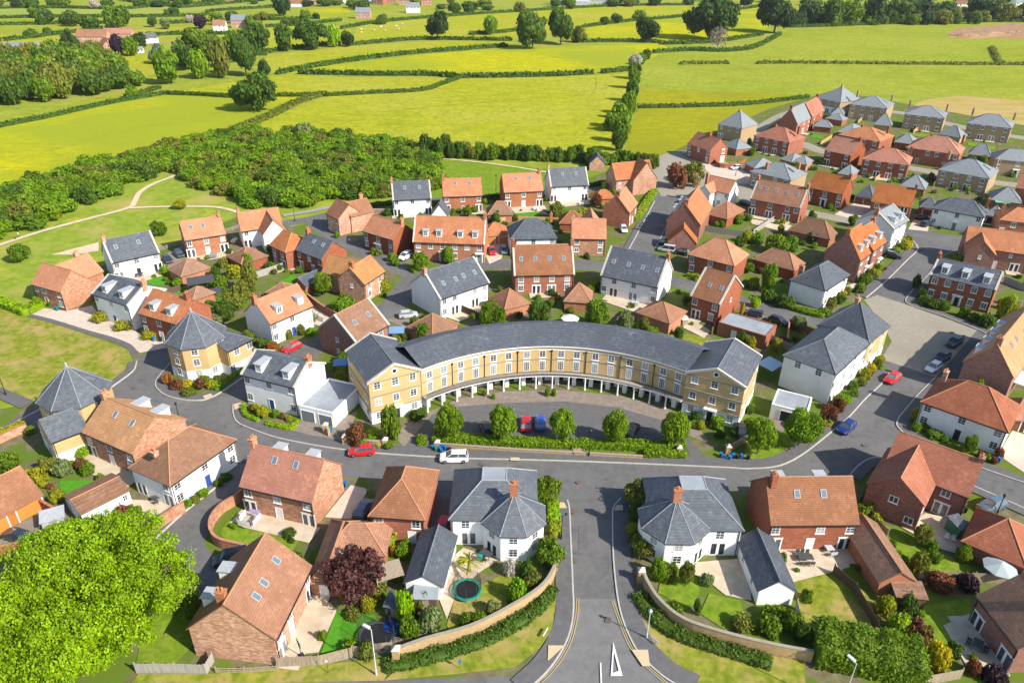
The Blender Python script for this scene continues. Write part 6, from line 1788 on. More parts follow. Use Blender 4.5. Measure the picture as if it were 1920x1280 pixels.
 sh = [(670, 830, 44, 40, 'russet', 'twiggy, at the left corner of the crescent'), (1268, 352, 50, 44, 'russet', 'left on the roundabout'), (1297, 342, 46, 40, 'olive', 'right on the roundabout'), (1272, 346, 16, 12, 'lime', 'small, on the roundabout'), (1303, 350, 24, 22, 'straw', 'grassy, on the roundabout'),
          (316, 718, 24, 20, 'orange', 'left of the three round ones before the tall octagonal house'), (334, 730, 27, 22, 'russet', 'middle of the three round ones before the tall octagonal house'), (377, 730, 24, 22, 'russet', 'right of the three round ones before the tall octagonal house'), (355, 740, 34, 12, 'olive', 'low, before the tall octagonal house'), (352, 724, 24, 14, 'yellow', 'between the round russet ones'), (398, 725, 26, 14, 'gold', 'at the wall of the tall octagonal house'),
          (473, 770, 14, 12, 'russet', 'clipped ball left of the white dormered house door'), (480, 770, 16, 14, 'gold', 'clipped ball beside the russet one'), (494, 776, 18, 16, 'bright', 'clipped ball left of the blue door'), (518, 782, 16, 15, 'bright', 'clipped ball right of the blue door'), (530, 785, 12, 10, 'russet', 'in the gravel garden of the white dormered house'), (543, 790, 14, 10, 'gold', 'at the hedge end of the white dormered house'),
          (512, 662, 32, 24, 'orange', 'beside the red car in the lane'), (512, 652, 20, 14, 'green', 'behind the orange one in the lane'), (541, 634, 18, 18, 'olive', 'left of the dark blue door'), (567, 628, 18, 20, 'olive', 'right of the dark blue door'), (582, 628, 18, 14, 'bright', 'right end of the dark blue door front'), (640, 718, 30, 26, 'gold', 'in the yard behind the white dormered house'), (642, 680, 24, 20, 'green', 'near the blue gazebo'), (470, 642, 28, 18, 'green', 'at the dark gable of the blue-door house'), (492, 650, 24, 18, 'dark', 'foot of the blue-door house gable'),
          (785, 783, 40, 22, 'dark', 'wide, below the left pavilion'), (700, 820, 34, 18, 'lime', 'behind the low yellow wall'), (680, 836, 40, 12, 'green', 'low, before the yellow wall'), (704, 838, 24, 12, 'green', 'before the yellow wall pillar'), (728, 840, 22, 14, 'green', 'beside the car park entrance'), (735, 825, 18, 14, 'lime', 'behind the yellow wall pillar'), (790, 830, 30, 18, 'bright', 'left end of the crescent hedge'), (862, 851, 0, 0, 'green', ''), (1405, 800, 30, 18, 'green', 'beside the porch of the right pavilion'), (1380, 815, 28, 16, 'dark', 'before the right pavilion'), (1350, 820, 24, 16, 'dark', 'left of the right pavilion porch'), (1300, 800, 24, 12, 'green', 'beside the right end of the balcony'), (1026, 742, 12, 14, 'fresh', 'left, by the crescent centre door'), (1038, 742, 12, 12, 'green', 'right, by the crescent centre door'), (908, 742, 10, 9, 'green', 'by a crescent column'), (925, 748, 9, 9, 'fresh', 'between crescent columns'),
          (1551, 790, 36, 36, 'russet', 'round, beside the blue car'), (1570, 772, 30, 30, 'russet', 'round, behind the one by the blue car'), (1550, 796, 26, 10, 'yellow', 'low, at the foot of the russet ones'), (1588, 755, 20, 14, 'lime', 'at the corner building door'), (1600, 742, 22, 14, 'green', 'lowest along the corner building front'), (1614, 722, 20, 16, 'olive', 'second along the corner building front'), (1600, 730, 16, 14, 'green', 'beside the white door of the corner building'), (1622, 708, 26, 20, 'gold', 'third along the corner building front'), (1632, 696, 20, 14, 'yellow', 'fourth along the corner building front'), (1643, 690, 22, 18, 'green', 'fifth along the corner building front'), (1650, 678, 16, 12, 'yellow', 'at the square end of the corner building'),
          (1610, 548, 24, 18, 'green', 'before the near purple house on the square'), (1637, 520, 30, 18, 'gold', 'beside the blue box on the square'), (1645, 508, 20, 14, 'lime', 'clipped cube on the square'), (1618, 532, 22, 20, 'green', 'between the purple house doors'), (1698, 466, 26, 18, 'yellow', 'before the tall white house'), (1678, 476, 22, 12, 'gold', 'lower, before the tall white house'), (1544, 590, 30, 14, 'green', 'right end of the white corner house hedge'), (1558, 574, 20, 18, 'olive', 'russet tipped at the white corner house porch'), (1578, 562, 18, 16, 'yellow', 'right of the white corner house porch'), (1588, 552, 14, 14, 'olive', 'at the drive of the white corner house'),
          (1732, 572, 22, 18, 'dark', 'left of the columned brick house'), (1748, 578, 26, 18, 'dark', 'second left of the columned brick house'), (1768, 582, 22, 20, 'green', 'left of the white columned porch'), (1806, 594, 24, 20, 'green', 'right of the white columned porch'), (1824, 602, 24, 16, 'dark', 'under the right window of the columned house'), (1848, 612, 34, 28, 'dark', 'big, at the right end of the columned house'), (1727, 560, 18, 20, 'dark', 'at the left gable of the columned house'), (1716, 540, 18, 24, 'dark', 'along the kerb left of the columned house'),
          (1716, 790, 22, 26, 'gold', 'spiky, at the left corner of the wide white house'), (1716, 808, 18, 16, 'bright', 'clipped ball before the wide white house'), (1732, 806, 22, 14, 'dark', 'low, left part of the wide white house bed'), (1750, 818, 34, 16, 'green', 'left of the black door canopy house steps'), (1768, 826, 22, 12, 'green', 'nearer the black door'), (1806, 846, 22, 12, 'gold', 'right of the black door'), (1822, 846, 14, 12, 'bright', 'clipped ball right of the black door'), (1848, 862, 14, 12, 'bright', 'clipped ball near the red door end'), (1862, 868, 16, 12, 'russet', 'beside the blue box by the drive'), (1872, 856, 18, 18, 'russet', 'tall at the drive corner of the wide white house'), (1836, 855, 12, 10, 'orange', 'flowering, in the wide white house bed'),
          (20, 880, 44, 40, 'green', 'left edge by the slate wing'), (70, 912, 50, 40, 'gold', 'big yellow-green in the left garden'), (95, 885, 44, 36, 'olive', 'reddish tipped in the left garden'), (120, 890, 40, 34, 'pale', 'silvery in the left garden'), (158, 858, 28, 22, 'lime', 'clipped, below the golden roofed house'), (110, 938, 34, 24, 'gold', 'lower one in the left garden'), (14, 930, 30, 26, 'green', 'at the left edge by the garage'), (382, 932, 24, 18, 'bright', 'clipped, right of the blue front door'), (368, 942, 18, 14, 'olive', 'below the blue front door'), (354, 950, 20, 16, 'bright', 'clipped, left of the blue front door'), (410, 910, 20, 12, 'dark', 'right of the blue front door house'), (425, 898, 26, 12, 'dark', 'in shade at the end of the blue front door house'),
          (330, 1140, 46, 46, 'bright', 'round, at the end of the tree lawn'), (368, 1155, 36, 44, 'green', 'second along the hedge of the tree lawn'), (388, 1170, 26, 30, 'green', 'nearest the dark dormer house'), (700, 1120, 60, 40, 'olive', 'beneath the purple-leaved tree'), (690, 1050, 26, 22, 'bright', 'behind the purple-leaved tree'), (665, 1135, 22, 16, 'bright', 'at the raised lawn edge'), (645, 1130, 16, 18, 'bright', 'by the patio corner'), (760, 1160, 40, 60, 'lime', 'tall, left of the white slate garage'), (768, 1190, 50, 44, 'green', 'behind the yellow wall end'), (808, 1180, 50, 50, 'pale', 'silvery green beside the yellow wall'), (725, 1010, 60, 24, 'lime', 'climber before the hipped brick house'), (768, 1005, 34, 30, 'lime', 'climber at the right of the hipped brick house'), (740, 1040, 20, 20, 'yellow', 'before the hipped brick house'), (730, 1070, 24, 18, 'bright', 'at the pergola'),
          (660, 1220, 34, 24, 'bright', 'at the fence below the artificial lawn'), (688, 1232, 36, 34, 'olive', 'outside the fence by the lamp post'), (955, 1075, 30, 30, 'blossom', 'beside the palm garden'), (985, 1080, 36, 34, 'dark', 'before the left octagon house'), (1000, 1095, 40, 28, 'olive', 'at the curved wall, left octagon garden'), (968, 1125, 44, 46, 'bright', 'in the left octagon garden'), (925, 1150, 36, 30, 'pale', 'feathery in the left octagon garden'), (900, 1168, 34, 26, 'bright', 'along the curved wall'), (872, 1170, 30, 24, 'green', 'lower left of the left octagon garden'), (1240, 1000, 0, 0, 'green', ''),
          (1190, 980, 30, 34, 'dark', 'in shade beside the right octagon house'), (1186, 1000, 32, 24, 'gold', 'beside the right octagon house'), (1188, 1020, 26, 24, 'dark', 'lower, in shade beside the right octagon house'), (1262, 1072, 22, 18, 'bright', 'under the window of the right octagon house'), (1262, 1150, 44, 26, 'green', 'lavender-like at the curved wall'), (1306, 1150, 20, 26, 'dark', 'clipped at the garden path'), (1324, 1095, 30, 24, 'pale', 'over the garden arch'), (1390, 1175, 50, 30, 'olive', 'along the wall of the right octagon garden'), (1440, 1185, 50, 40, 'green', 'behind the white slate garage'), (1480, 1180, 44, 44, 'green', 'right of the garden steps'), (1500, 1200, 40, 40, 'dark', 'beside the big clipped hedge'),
          (1620, 950, 26, 30, 'dark', 'against the dark gable'), (1628, 960, 24, 24, 'bright', 'clipped at the dark gable'), (1640, 985, 30, 24, 'gold', 'along the fence left of the patio'), (1720, 1075, 40, 44, 'olive', 'willowy on the back lawn'), (1750, 1052, 28, 22, 'green', 'round on the back lawn'), (1760, 1100, 60, 30, 'russet', 'along the bottom of the back lawn'), (1812, 1104, 44, 34, 'plum', 'dusky, beside the closed parasol'), (1825, 1040, 40, 30, 'fresh', 'against the right hipped garage'), (1655, 1150, 40, 40, 'gold', 'bright yellow near the dark lean-to'), (1680, 1190, 54, 48, 'lime', 'below the bright yellow one'), (1712, 1205, 56, 50, 'russet', 'reddish beside the clipped hedge'), (1750, 1250, 52, 54, 'yellow', 'golden at the bottom right hedge end'), (1700, 1145, 40, 36, 'dark', 'under the lean-to roof'), (1785, 1225, 36, 26, 'dark', 'by the bottom right patio'), (1820, 1262, 30, 30, 'russet', 'flowering at the bottom right'), (1860, 1275, 50, 36, 'plum', 'dusky at the bottom right corner'),
          (1415, 575, 24, 18, 'lime', 'yellowish right of the narrow brick house'), (1412, 540, 26, 20, 'gold', 'above the lane by the slender tree'), (1440, 565, 34, 24, 'dark', 'below the slender tree'), (1470, 575, 40, 26, 'dark', 'at the left corner of the white corner house'), (1400, 455, 24, 22, 'gold', 'in the fenced garden left'), (1420, 458, 26, 24, 'fresh', 'in the fenced garden middle'), (1385, 462, 20, 18, 'dark', 'along the grey garden fence'), (1480, 470, 34, 30, 'green', 'right of the fenced garden tree'), (1525, 455, 36, 26, 'deep', 'dark at the wide garage'), (1384, 420, 18, 16, 'fresh', 'behind the tan garage'), (1352, 430, 14, 14, 'green', 'below the tan garage'), (1500, 640, 34, 18, 'olive', 'beside the brick yard wall'), (1390, 590, 10, 20, 'yellow', 'at the narrow brick house corner'),
          (25, 600, 0, 0, 'green', ''), (190, 602, 36, 20, 'gold', 'left of the pilastered house door'), (234, 616, 40, 20, 'gold', 'right of the pilastered house door'), (282, 634, 36, 18, 'gold', 'before the brick dormered house'), (100, 572, 22, 12, 'green', 'before the leftmost brick house'), (118, 578, 18, 12, 'fresh', 'right of the leftmost brick house door'), (415, 545, 34, 30, 'green', 'by the pergola'), (440, 520, 34, 26, 'gold', 'behind the climber-covered garage'), (420, 500, 26, 18, 'olive', 'left of the climber-covered garage'), (470, 490, 46, 14, 'gold', 'climbing over the brown garage'), (468, 505, 22, 30, 'bright', 'climbing the corner of the brown garage'), (408, 610, 30, 24, 'pale', 'silvery behind the tall octagonal house'), (455, 560, 40, 36, 'olive', 'in the left back gardens'), (585, 545, 18, 14, 'gold', 'beside the slate garage'), (720, 545, 26, 24, 'gold', 'at the corner house right wall'), (715, 530, 20, 22, 'gold', 'upper, at the corner house right wall'), (632, 446, 12, 10, 'bright', 'at the lane bend'), (680, 400, 20, 14, 'russet', 'left of the far white house'), (700, 478, 14, 12, 'bright', 'left of the white door'), (735, 490, 20, 16, 'fresh', 'right of the white door house'), (742, 498, 18, 14, 'bright', 'by the white van'), (710, 478, 20, 10, 'olive', 'under the window of the white door house'),
          (990, 625, 40, 20, 'gold', 'behind the crescent roof, left'), (1030, 625, 34, 22, 'fresh', 'behind the crescent roof, middle'), (1078, 618, 26, 18, 'dark', 'behind the crescent roof by the umbrella'), (1220, 632, 30, 20, 'bright', 'by the fence behind the crescent'), (1195, 620, 24, 16, 'lime', 'lime, behind the crescent fence'), (1145, 628, 34, 18, 'russet', 'reddish behind the crescent'), (1000, 585, 22, 20, 'bright', 'between the two middle garages'), (1100, 405, 40, 14, 'gold', 'along the fence of the far white house'), (1050, 402, 30, 16, 'fresh', 'in front of the patio of the far white house')]
 kinds = {'ball': ('clipped', 'round')}
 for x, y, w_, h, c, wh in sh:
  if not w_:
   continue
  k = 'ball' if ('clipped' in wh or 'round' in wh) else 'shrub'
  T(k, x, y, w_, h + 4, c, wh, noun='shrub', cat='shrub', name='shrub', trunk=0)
 Hd = hedge
 Hd([(812, 824), (880, 828), (960, 833), (1060, 836), (1160, 839), (1284, 842)], 1.7, 1.1, 'bright', 'long clipped hedge in front of the crescent car park', leaf=.16, dens=34)
 Hd([(1206, 855), (1284, 857)], 1.2, 1.0, 'bright', 'lower clipped hedge in front of the right end of the crescent hedge', leaf=.16, dens=34)
 Hd([(-40, 556), (0, 570), (52, 590)], 2.0, 1.4, 'lime', 'clipped hedge around the leftmost garden beside the green', leaf=.2, dens=24)
 Hd([(52, 588), (66, 582), (80, 574)], 2.0, 1.4, 'lime', 'short clipped hedge returning to the leftmost house', leaf=.2, dens=24)
 Hd([(1192, 415), (1210, 388), (1226, 362)], 2.0, 1.3, 'lime', 'clipped roadside hedge below the roundabout', leaf=.2, dens=24)
 Hd([(1036, 950), (1039, 985)], 1.4, 1.6, 'lime', 'upper clipped hedge along the junction footway', leaf=.16, dens=34)
 Hd([(1040, 990), (1042, 1010)], 1.3, 1.4, 'gold', 'lower clipped hedge along the junction footway', leaf=.16, dens=34)
 Hd([(457, 762), (461, 780), (486, 792)], .7, .7, 'lime', 'low box hedge curving at the left of the round shrubs', leaf=.13, dens=45)
 Hd([(500, 797), (545, 806), (558, 790)], .7, .7, 'lime', 'low box hedge curving at the right of the round shrubs', leaf=.13, dens=45)
 Hd([(720, 1253), (800, 1236), (900, 1206), (970, 1170), (1012, 1138), (1036, 1105)], 1.8, .7, 'dark', 'long low lavender hedge outside the left curved wall', leaf=.15, dens=34, lumpy=.3)
 Hd([(1196, 1118), (1240, 1173), (1292, 1200), (1360, 1221), (1446, 1248)], 1.8, .7, 'dark', 'long low lavender hedge outside the right curved wall', leaf=.15, dens=34, lumpy=.3)
 Hd([(1522, 1218), (1600, 1232), (1724, 1258)], 5.2, 2.9, 'green', 'massive tall clipped laurel hedge at the bottom right', leaf=.17, dens=46, lumpy=.16)
 Hd([(1470, 575), (1510, 588), (1545, 596)], 1.4, 1.0, 'bright', 'clipped hedge in front of the white corner house', leaf=.16, dens=34)
 Hd([(405, 735), (450, 700), (466, 690)], 1.0, .8, 'fresh', 'low hedge along the wall of the tall octagonal house wing', leaf=.15, dens=34)
 Hd([(-30, 830), (10, 812), (48, 796)], 1.0, .9, 'gold', 'low hedge along the brick wall at the left edge', leaf=.15, dens=34)
 Hd([(760, 390), (830, 385), (930, 372), (1010, 368)], 1.4, 1.3, 'dark', 'clipped hedge behind the far orange houses', leaf=.2, dens=20)
 Hd([(660, 395), (700, 388), (735, 384)], 1.4, 1.2, 'dark', 'clipped hedge left of the far white house', leaf=.2, dens=20)
 Hd([(1105, 352), (1135, 346)], 1.2, 1.4, 'deep', 'dark hedge between the far white house and the brick hut', leaf=.2, dens=20)
 Hd([(1288, 518), (1308, 522)], .9, .9, 'lime', 'short bright hedge under the brick hipped house', leaf=.16, dens=30)
 Hd([(780, 512), (768, 505)], 1.2, .9, 'fresh', 'small hedge at the white van', leaf=.16, dens=30)
 # palm
 rt = root('palm_tree', 'small palm with yellowing fronds beside the trampoline', 'tree', G(880, 1072))
 m = MB()
 m.tube((0, 0, 0), (0.05, 0, 1.9), .16, 8, r2=.13)
 m.build('trunk', [BARK], rt)
 pos, nor = [], []
 for i in range(26):
  a = i * 2.399
  el = RND.uniform(-.2, 1.0)
  for k in range(14):
   t = (k + 1) / 14
   r = 1.7 * t
   z = 1.9 + math.sin(el) * r - .55 * r * r * .5
   pos.append((math.cos(a) * r * math.cos(el), math.sin(a) * r * math.cos(el), z))
   nor.append((-math.sin(a) * .5, math.cos(a) * .5, 1))
 n = len(pos)
 o = put('fronds', leaf_mesh('fronds', np.array(pos), np.array(nor), .15, tints(n, np.ones(n))), rt)
 o.color = (*COL['gold'], 1)

build_countryside()
lushes()
# ---------------------------------------------------------------- garden walls and fences
W_YE = mat('garden_wall_yellow', [(.31, .205, .10), (.40, .275, .14), (.48, .345, .19)], scale=1.6, stretch=(1, 1, 3), detail=6, bump=.1)
W_GR = mat('grey_fence', [(.24, .225, .20), (.32, .30, .27), (.38, .36, .33)], scale=1.5, stretch=(5, 5, .4))

def wall_line(px, h, th, m, label, name='garden_wall', cat='wall', cop=None, sm=4, piers=(), pier_m=None):
 P = smooth_line([G(x, y, 0) for x, y in px], sm) if sm > 1 else [G(x, y, 0) for x, y in px]
 o = P[len(P) // 2].copy()
 rt = root(name, label, cat, o)
 A, B = offset_line(P, th / 2), offset_line(P, -th / 2)

 def run(A, B, z0, z1):
  mb = MB()
  n = len(A)
  vs = [(p.x - o.x, p.y - o.y, z) for z in (z0, z1) for L_ in (A, B) for p in L_]
  ix = lambda z, s, i: (z * 2 + s) * n + i
  fs = []
  for i in range(n - 1):
   fs += [(ix(0, 0, i + 1), ix(0, 0, i), ix(1, 0, i), ix(1, 0, i + 1)), (ix(0, 1, i), ix(0, 1, i + 1), ix(1, 1, i + 1), ix(1, 1, i)), (ix(1, 0, i), ix(1, 1, i), ix(1, 1, i + 1), ix(1, 0, i + 1)), (ix(0, 1, i), ix(0, 0, i), ix(0, 0, i + 1), ix(0, 1, i + 1))]
  fs += [(ix(0, 0, 0), ix(0, 1, 0), ix(1, 1, 0), ix(1, 0, 0)), (ix(0, 1, n - 1), ix(0, 0, n - 1), ix(1, 0, n - 1), ix(1, 1, n - 1))]
  mb.mesh(vs, fs)
  return mb
 run(A, B, 0, h).build('wall', [m], rt)
 if cop:
  run(offset_line(P, th / 2 + .05), offset_line(P, -th / 2 - .05), h + .002, h + .09).build('coping', [cop], rt)
 for q in piers:
  p = G(*q) - o
  mb = MB()
  mb.box(p.x - .38, p.x + .38, p.y - .38, p.y + .38, 0, h + .35)
  mb.mesh([(p.x - .48, p.y - .48, h + .352), (p.x + .48, p.y - .48, h + .352), (p.x + .48, p.y + .48, h + .352), (p.x - .48, p.y + .48, h + .352), (p.x, p.y, h + .85)], [(0, 1, 4), (1, 2, 4), (2, 3, 4), (3, 0, 4), (3, 2, 1, 0)], 1)
  mb.build('pier', [pier_m or m, STONE], rt)
 return rt

def fence(px, h, m, label, kind='board', gap=1.9, name='fence'):
 P = [G(x, y, 0) for x, y in px]
 o = P[0].copy()
 rt = root(name, label, 'fence', o)
 nposts = 0
 pm = MB()
 for a, b in zip(P, P[1:]):
  d = b - a
  ln = d.length
  d.normalize()
  M = Matrix.Translation(a - o) @ Matrix.Rotation(math.atan2(d.y, d.x), 4, 'Z')
  if kind == 'board':
   n = max(1, int(ln / .16))
   for i in range(n):
    x0, x1 = ln * i / n, ln * (i + 1) / n - .006
    pm.box(x0, x1, -.012 - .006 * (i % 2), .012, .03, h * (1 + .012 * math.sin(i * 2.3)), M=M)
   pm.box(0, ln, .013, .06, h * .3, h * .3 + .09, M=M)
   pm.box(0, ln, .013, .06, h * .8, h * .8 + .09, M=M)
  else:
   for z in (.35, .7, 1.05):
    pm.box(0, ln, -.03, .03, h * z / 1.15 - .05, h * z / 1.15 + .05, M=M)
  k = max(1, int(ln / gap))
  for i in range(k + (1 if b is P[-1] else 0)):
   q = MB()
   x = ln * i / k
   q.box(x - .055, x + .055, .061, .16, 0, h + .1, M=M)
   q.build('post', [m], rt)
 pm.build('boards' if kind == 'board' else 'rails', [m], rt)
 return rt

def build_walls():
 Wl = wall_line
 Wl([(1042, 1062), (1036, 1085), (1012, 1118), (950, 1158), (880, 1192), (800, 1215), (742, 1236)], 1.7, .3, W_YE, 'long curved yellow brick wall round the left octagon garden', cop=STONE_D, piers=[(1040, 1068), (744, 1238)])
 Wl([(1203, 1085), (1212, 1108), (1235, 1142), (1280, 1178), (1360, 1205), (1446, 1226), (1520, 1240)], 1.7, .3, W_YE, 'long curved yellow brick wall round the right octagon garden', cop=STONE_D, piers=[(1200, 1090)])
 Wl([(466, 925), (445, 945), (418, 962), (400, 985), (398, 1008), (412, 1026), (448, 1036), (490, 1046)], 1.7, .25, BR_MX, 'curved brick wall round the garden with the washing', cop=BR_OR)
 Wl([(282, 1004), (348, 960)], 1.9, .3, BR_MX, 'straight brick wall beside the patio of the blue-door house', cop=BR_OR, sm=1)
 Wl([(646, 832), (700, 838), (722, 838)], 1.2, .35, W_YE, 'low yellow brick wall with pillar left of the car park entrance', piers=[(648, 832), (723, 838)], cop=STONE_D)
 Wl([(815, 836), (900, 842), (1000, 849), (1100, 854), (1205, 860)], .55, .3, W_YE, 'low yellow brick wall under the crescent hedge', piers=[(820, 836)], cop=STONE_D)
 Wl([(1274, 850), (1280, 852)], .9, .4, W_YE, 'short yellow wall end right of the crescent hedge', piers=[(1272, 850)])
 Wl([(1360, 850), (1385, 835), (1410, 822)], 1.0, .3, W_YE, 'low yellow wall beside the right pavilion drive', piers=[(1364, 849)], cop=STONE_D)
 Wl([(612, 810), (618, 818)], 1.4, .4, W_YE, 'yellow brick gate pillar beside the flat double garage', piers=[(612, 812)])
 Wl([(0, 832), (25, 820), (52, 808)], 1.4, .25, BR_MX, 'brick wall at the left edge beneath the low hedge', cop=BR_OR)
 Wl([(575, 562), (605, 585), (632, 600)], 1.7, .25, BR_RD, 'brick wall bounding the corner garden behind the brown house', cop=BR_OR)
 Wl([(1195, 410), (1225, 362)], 1.2, .25, BR_MX, 'brick wall behind the roadside hedge below the roundabout', cop=BR_OR)
 Wl([(1474, 648), (1478, 612), (1540, 638)], 1.7, .25, BR_RD, 'brick yard wall right of the flat-roofed garage', cop=BR_OR, sm=1)
 Wl([(1335, 300), (1350, 315), (1385, 312), (1398, 305)], 1.5, .25, BR_RD, 'red brick curved wall above the roundabout', cop=BR_OR)
 Wl([(80, 955), (120, 978)], 1.8, .25, BR_RD, 'brick wall between the left garage and garden', cop=BR_OR, sm=1)
 Wl([(0, 1040), (50, 1028)], 1.3, .25, BR_RD, 'brick wall in front of the dark car at the left edge', cop=BR_OR, sm=1)
 Wl([(735, 402), (690, 402), (672, 412)], 1.5, .25, BR_PU, 'purple brick wall left of the far white house', cop=STONE, sm=1)
 Wl([(620, 905), (628, 900)], .1, .1, STONE, 'stone edging', sm=1) if False else None
 F = fence
 F([(520, 1252), (600, 1248), (662, 1232)], 1.7, WOOD, 'weathered board fence below the artificial lawn, left stretch')
 F([(664, 1231), (700, 1226), (736, 1222)], 1.7, WOOD, 'weathered board fence behind the tall lamp post')
 F([(256, 1262), (330, 1262), (388, 1264), (402, 1240)], 1.6, W_GR, 'grey board fence beside the huge lime green tree')
 F([(405, 1262), (460, 1262), (520, 1258)], .9, WOOD, 'low post and rail fence under the big brick gable', kind='rail')
 F([(482, 522), (522, 508), (560, 495)], 1.7, W_GR, 'grey board fence between the terrace back gardens')
 F([(1312, 432), (1360, 440), (1405, 447)], 1.7, W_GR, 'grey board fence below the tan garage')
 F([(1412, 440), (1450, 415)], 1.6, W_GR, 'grey board fence dividing the gardens of the terrace with six roof windows')
 F([(1145, 622), (1178, 588)], 1.7, WOOD, 'board fence behind the crescent right of the white umbrella')
 F([(1195, 625), (1225, 606)], 1.7, W_GR, 'grey board fence beside the brown garage behind the crescent')
 F([(866, 585), (900, 600), (918, 608)], 1.7, WOOD_D, 'dark fence between the gardens of the left white house')
 F([(830, 628), (860, 618)], 1.6, WOOD_D, 'dark fence beside the small lawn behind the crescent')
 F([(1335, 628), (1345, 602), (1330, 596)], 1.7, WOOD_N, 'new orange fence beside the dry lawn behind the crescent')
 F([(300, 560), (340, 545)], 1.6, WOOD_D, 'dark fence between the two artificial lawns')
 F([(300, 472), (342, 458)], 1.1, W_GR, 'rail fence beside the parked dark cars', kind='rail')
 F([(424, 437), (450, 428)], 1.1, W_GR, 'rail fence between the orange house and the white L-shaped house', kind='rail')
 F([(586, 592), (604, 604)], 1.0, WOOD_D, 'short rail fence right of the white blue-door house', kind='rail')
 F([(655, 456), (685, 448)], 1.1, W_GR, 'white rail fence left of the house with the white door', kind='rail')
 F([(690, 985), (698, 955), (690, 925)], 1.0, WOOD_D, 'dark rail beside the blue car', kind='rail')
 F([(1490, 1140), (1500, 1185)], 1.6, W_GR, 'grey fence between the white garage garden and the long lawn')
 F([(1595, 985), (1612, 1012)], 1.6, WOOD, 'board fence at the right end of the outdoor table terrace')
 F([(1615, 945), (1640, 990), (1660, 1010)], 1.7, WOOD, 'board fence left of the L-shaped house patio')
 F([(1560, 1075), (1600, 1110), (1640, 1180), (1660, 1240)], 1.6, WOOD_D, 'dark fence between the long lawn and the shaded garden')
 F([(1720, 1085), (1790, 1088), (1860, 1092), (1925, 1098)], 1.5, WOOD, 'board fence below the back lawn with the parasol')
 F([(1730, 1285), (1800, 1272)], 1.6, WOOD, 'board fence at the bottom right behind the clipped hedge')
 F([(1445, 642), (1500, 668)], 1.7, W_GR, 'grey board fence left of the corner building garden')
 F([(1880, 530), (1925, 548)], 1.7, W_GR, 'grey board fence right of the columned brick house')
 F([(300, 940), (338, 918)], 1.7, WOOD, 'timber gate fence beside the white garage') if False else None
 F([(1426, 285), (1438, 278)], 1.5, WOOD_N, 'new yellow fence behind the red brick house near the square tan house')
 F([(1608, 232), (1622, 220)], 1.5, WOOD_N, 'new yellow fence behind the left tan pair')
 F([(1712, 250), (1726, 240)], 1.5, WOOD_N, 'new yellow fence behind the middle tan pair')
 F([(1640, 340), (1655, 330)], 1.5, WOOD_N, 'new yellow fence behind the bright red roofed pair')
 F([(1538, 272), (1565, 255)], 1.5, WOOD_N, 'new yellow fence beside the small white goal')
 F([(1750, 350), (1760, 340)], 1.5, WOOD_N, 'new yellow fence left of the large tan pair')
 F([(880, 415), (930, 420), (960, 415), (1048, 418)], 1.6, WOOD_N, 'orange fence behind the white hipped house')

build_walls()
# ---------------------------------------------------------------- vehicles
RUB = flat('tyre_rubber', (.02, .02, .02), rough=.8)
RIM = flat('wheel_rim', (.42, .42, .44), rough=.3, metallic=.8)
LAMP_F = flat('headlamp', (.75, .76, .78), rough=.1, spec=.6)
LAMP_R = flat('tail_lamp', (.35, .012, .01), rough=.2)
PAINTS = {}

def paint(c):
 if c not in PAINTS:
  rgb = dict(red=(.52, .012, .015), white=(.78, .78, .78), blue=(.012, .09, .42), navy=(.01, .022, .17), black=(.012, .013, .016), silver=(.45, .47, .49), grey=(.12, .13, .14), dark=(.022, .032, .045), crimson=(.42, .01, .02), slate=(.09, .14, .18))[c]
  m = flat('car_paint_' + c, rgb, rough=.28, spec=.5)
  m.node_tree.nodes['Principled BSDF'].inputs['Coat Weight'].default_value = .6
  m.node_tree.nodes['Principled BSDF'].inputs['Coat Roughness'].default_value = .06
  PAINTS[c] = m
 return PAINTS[c]

CM_ = {}

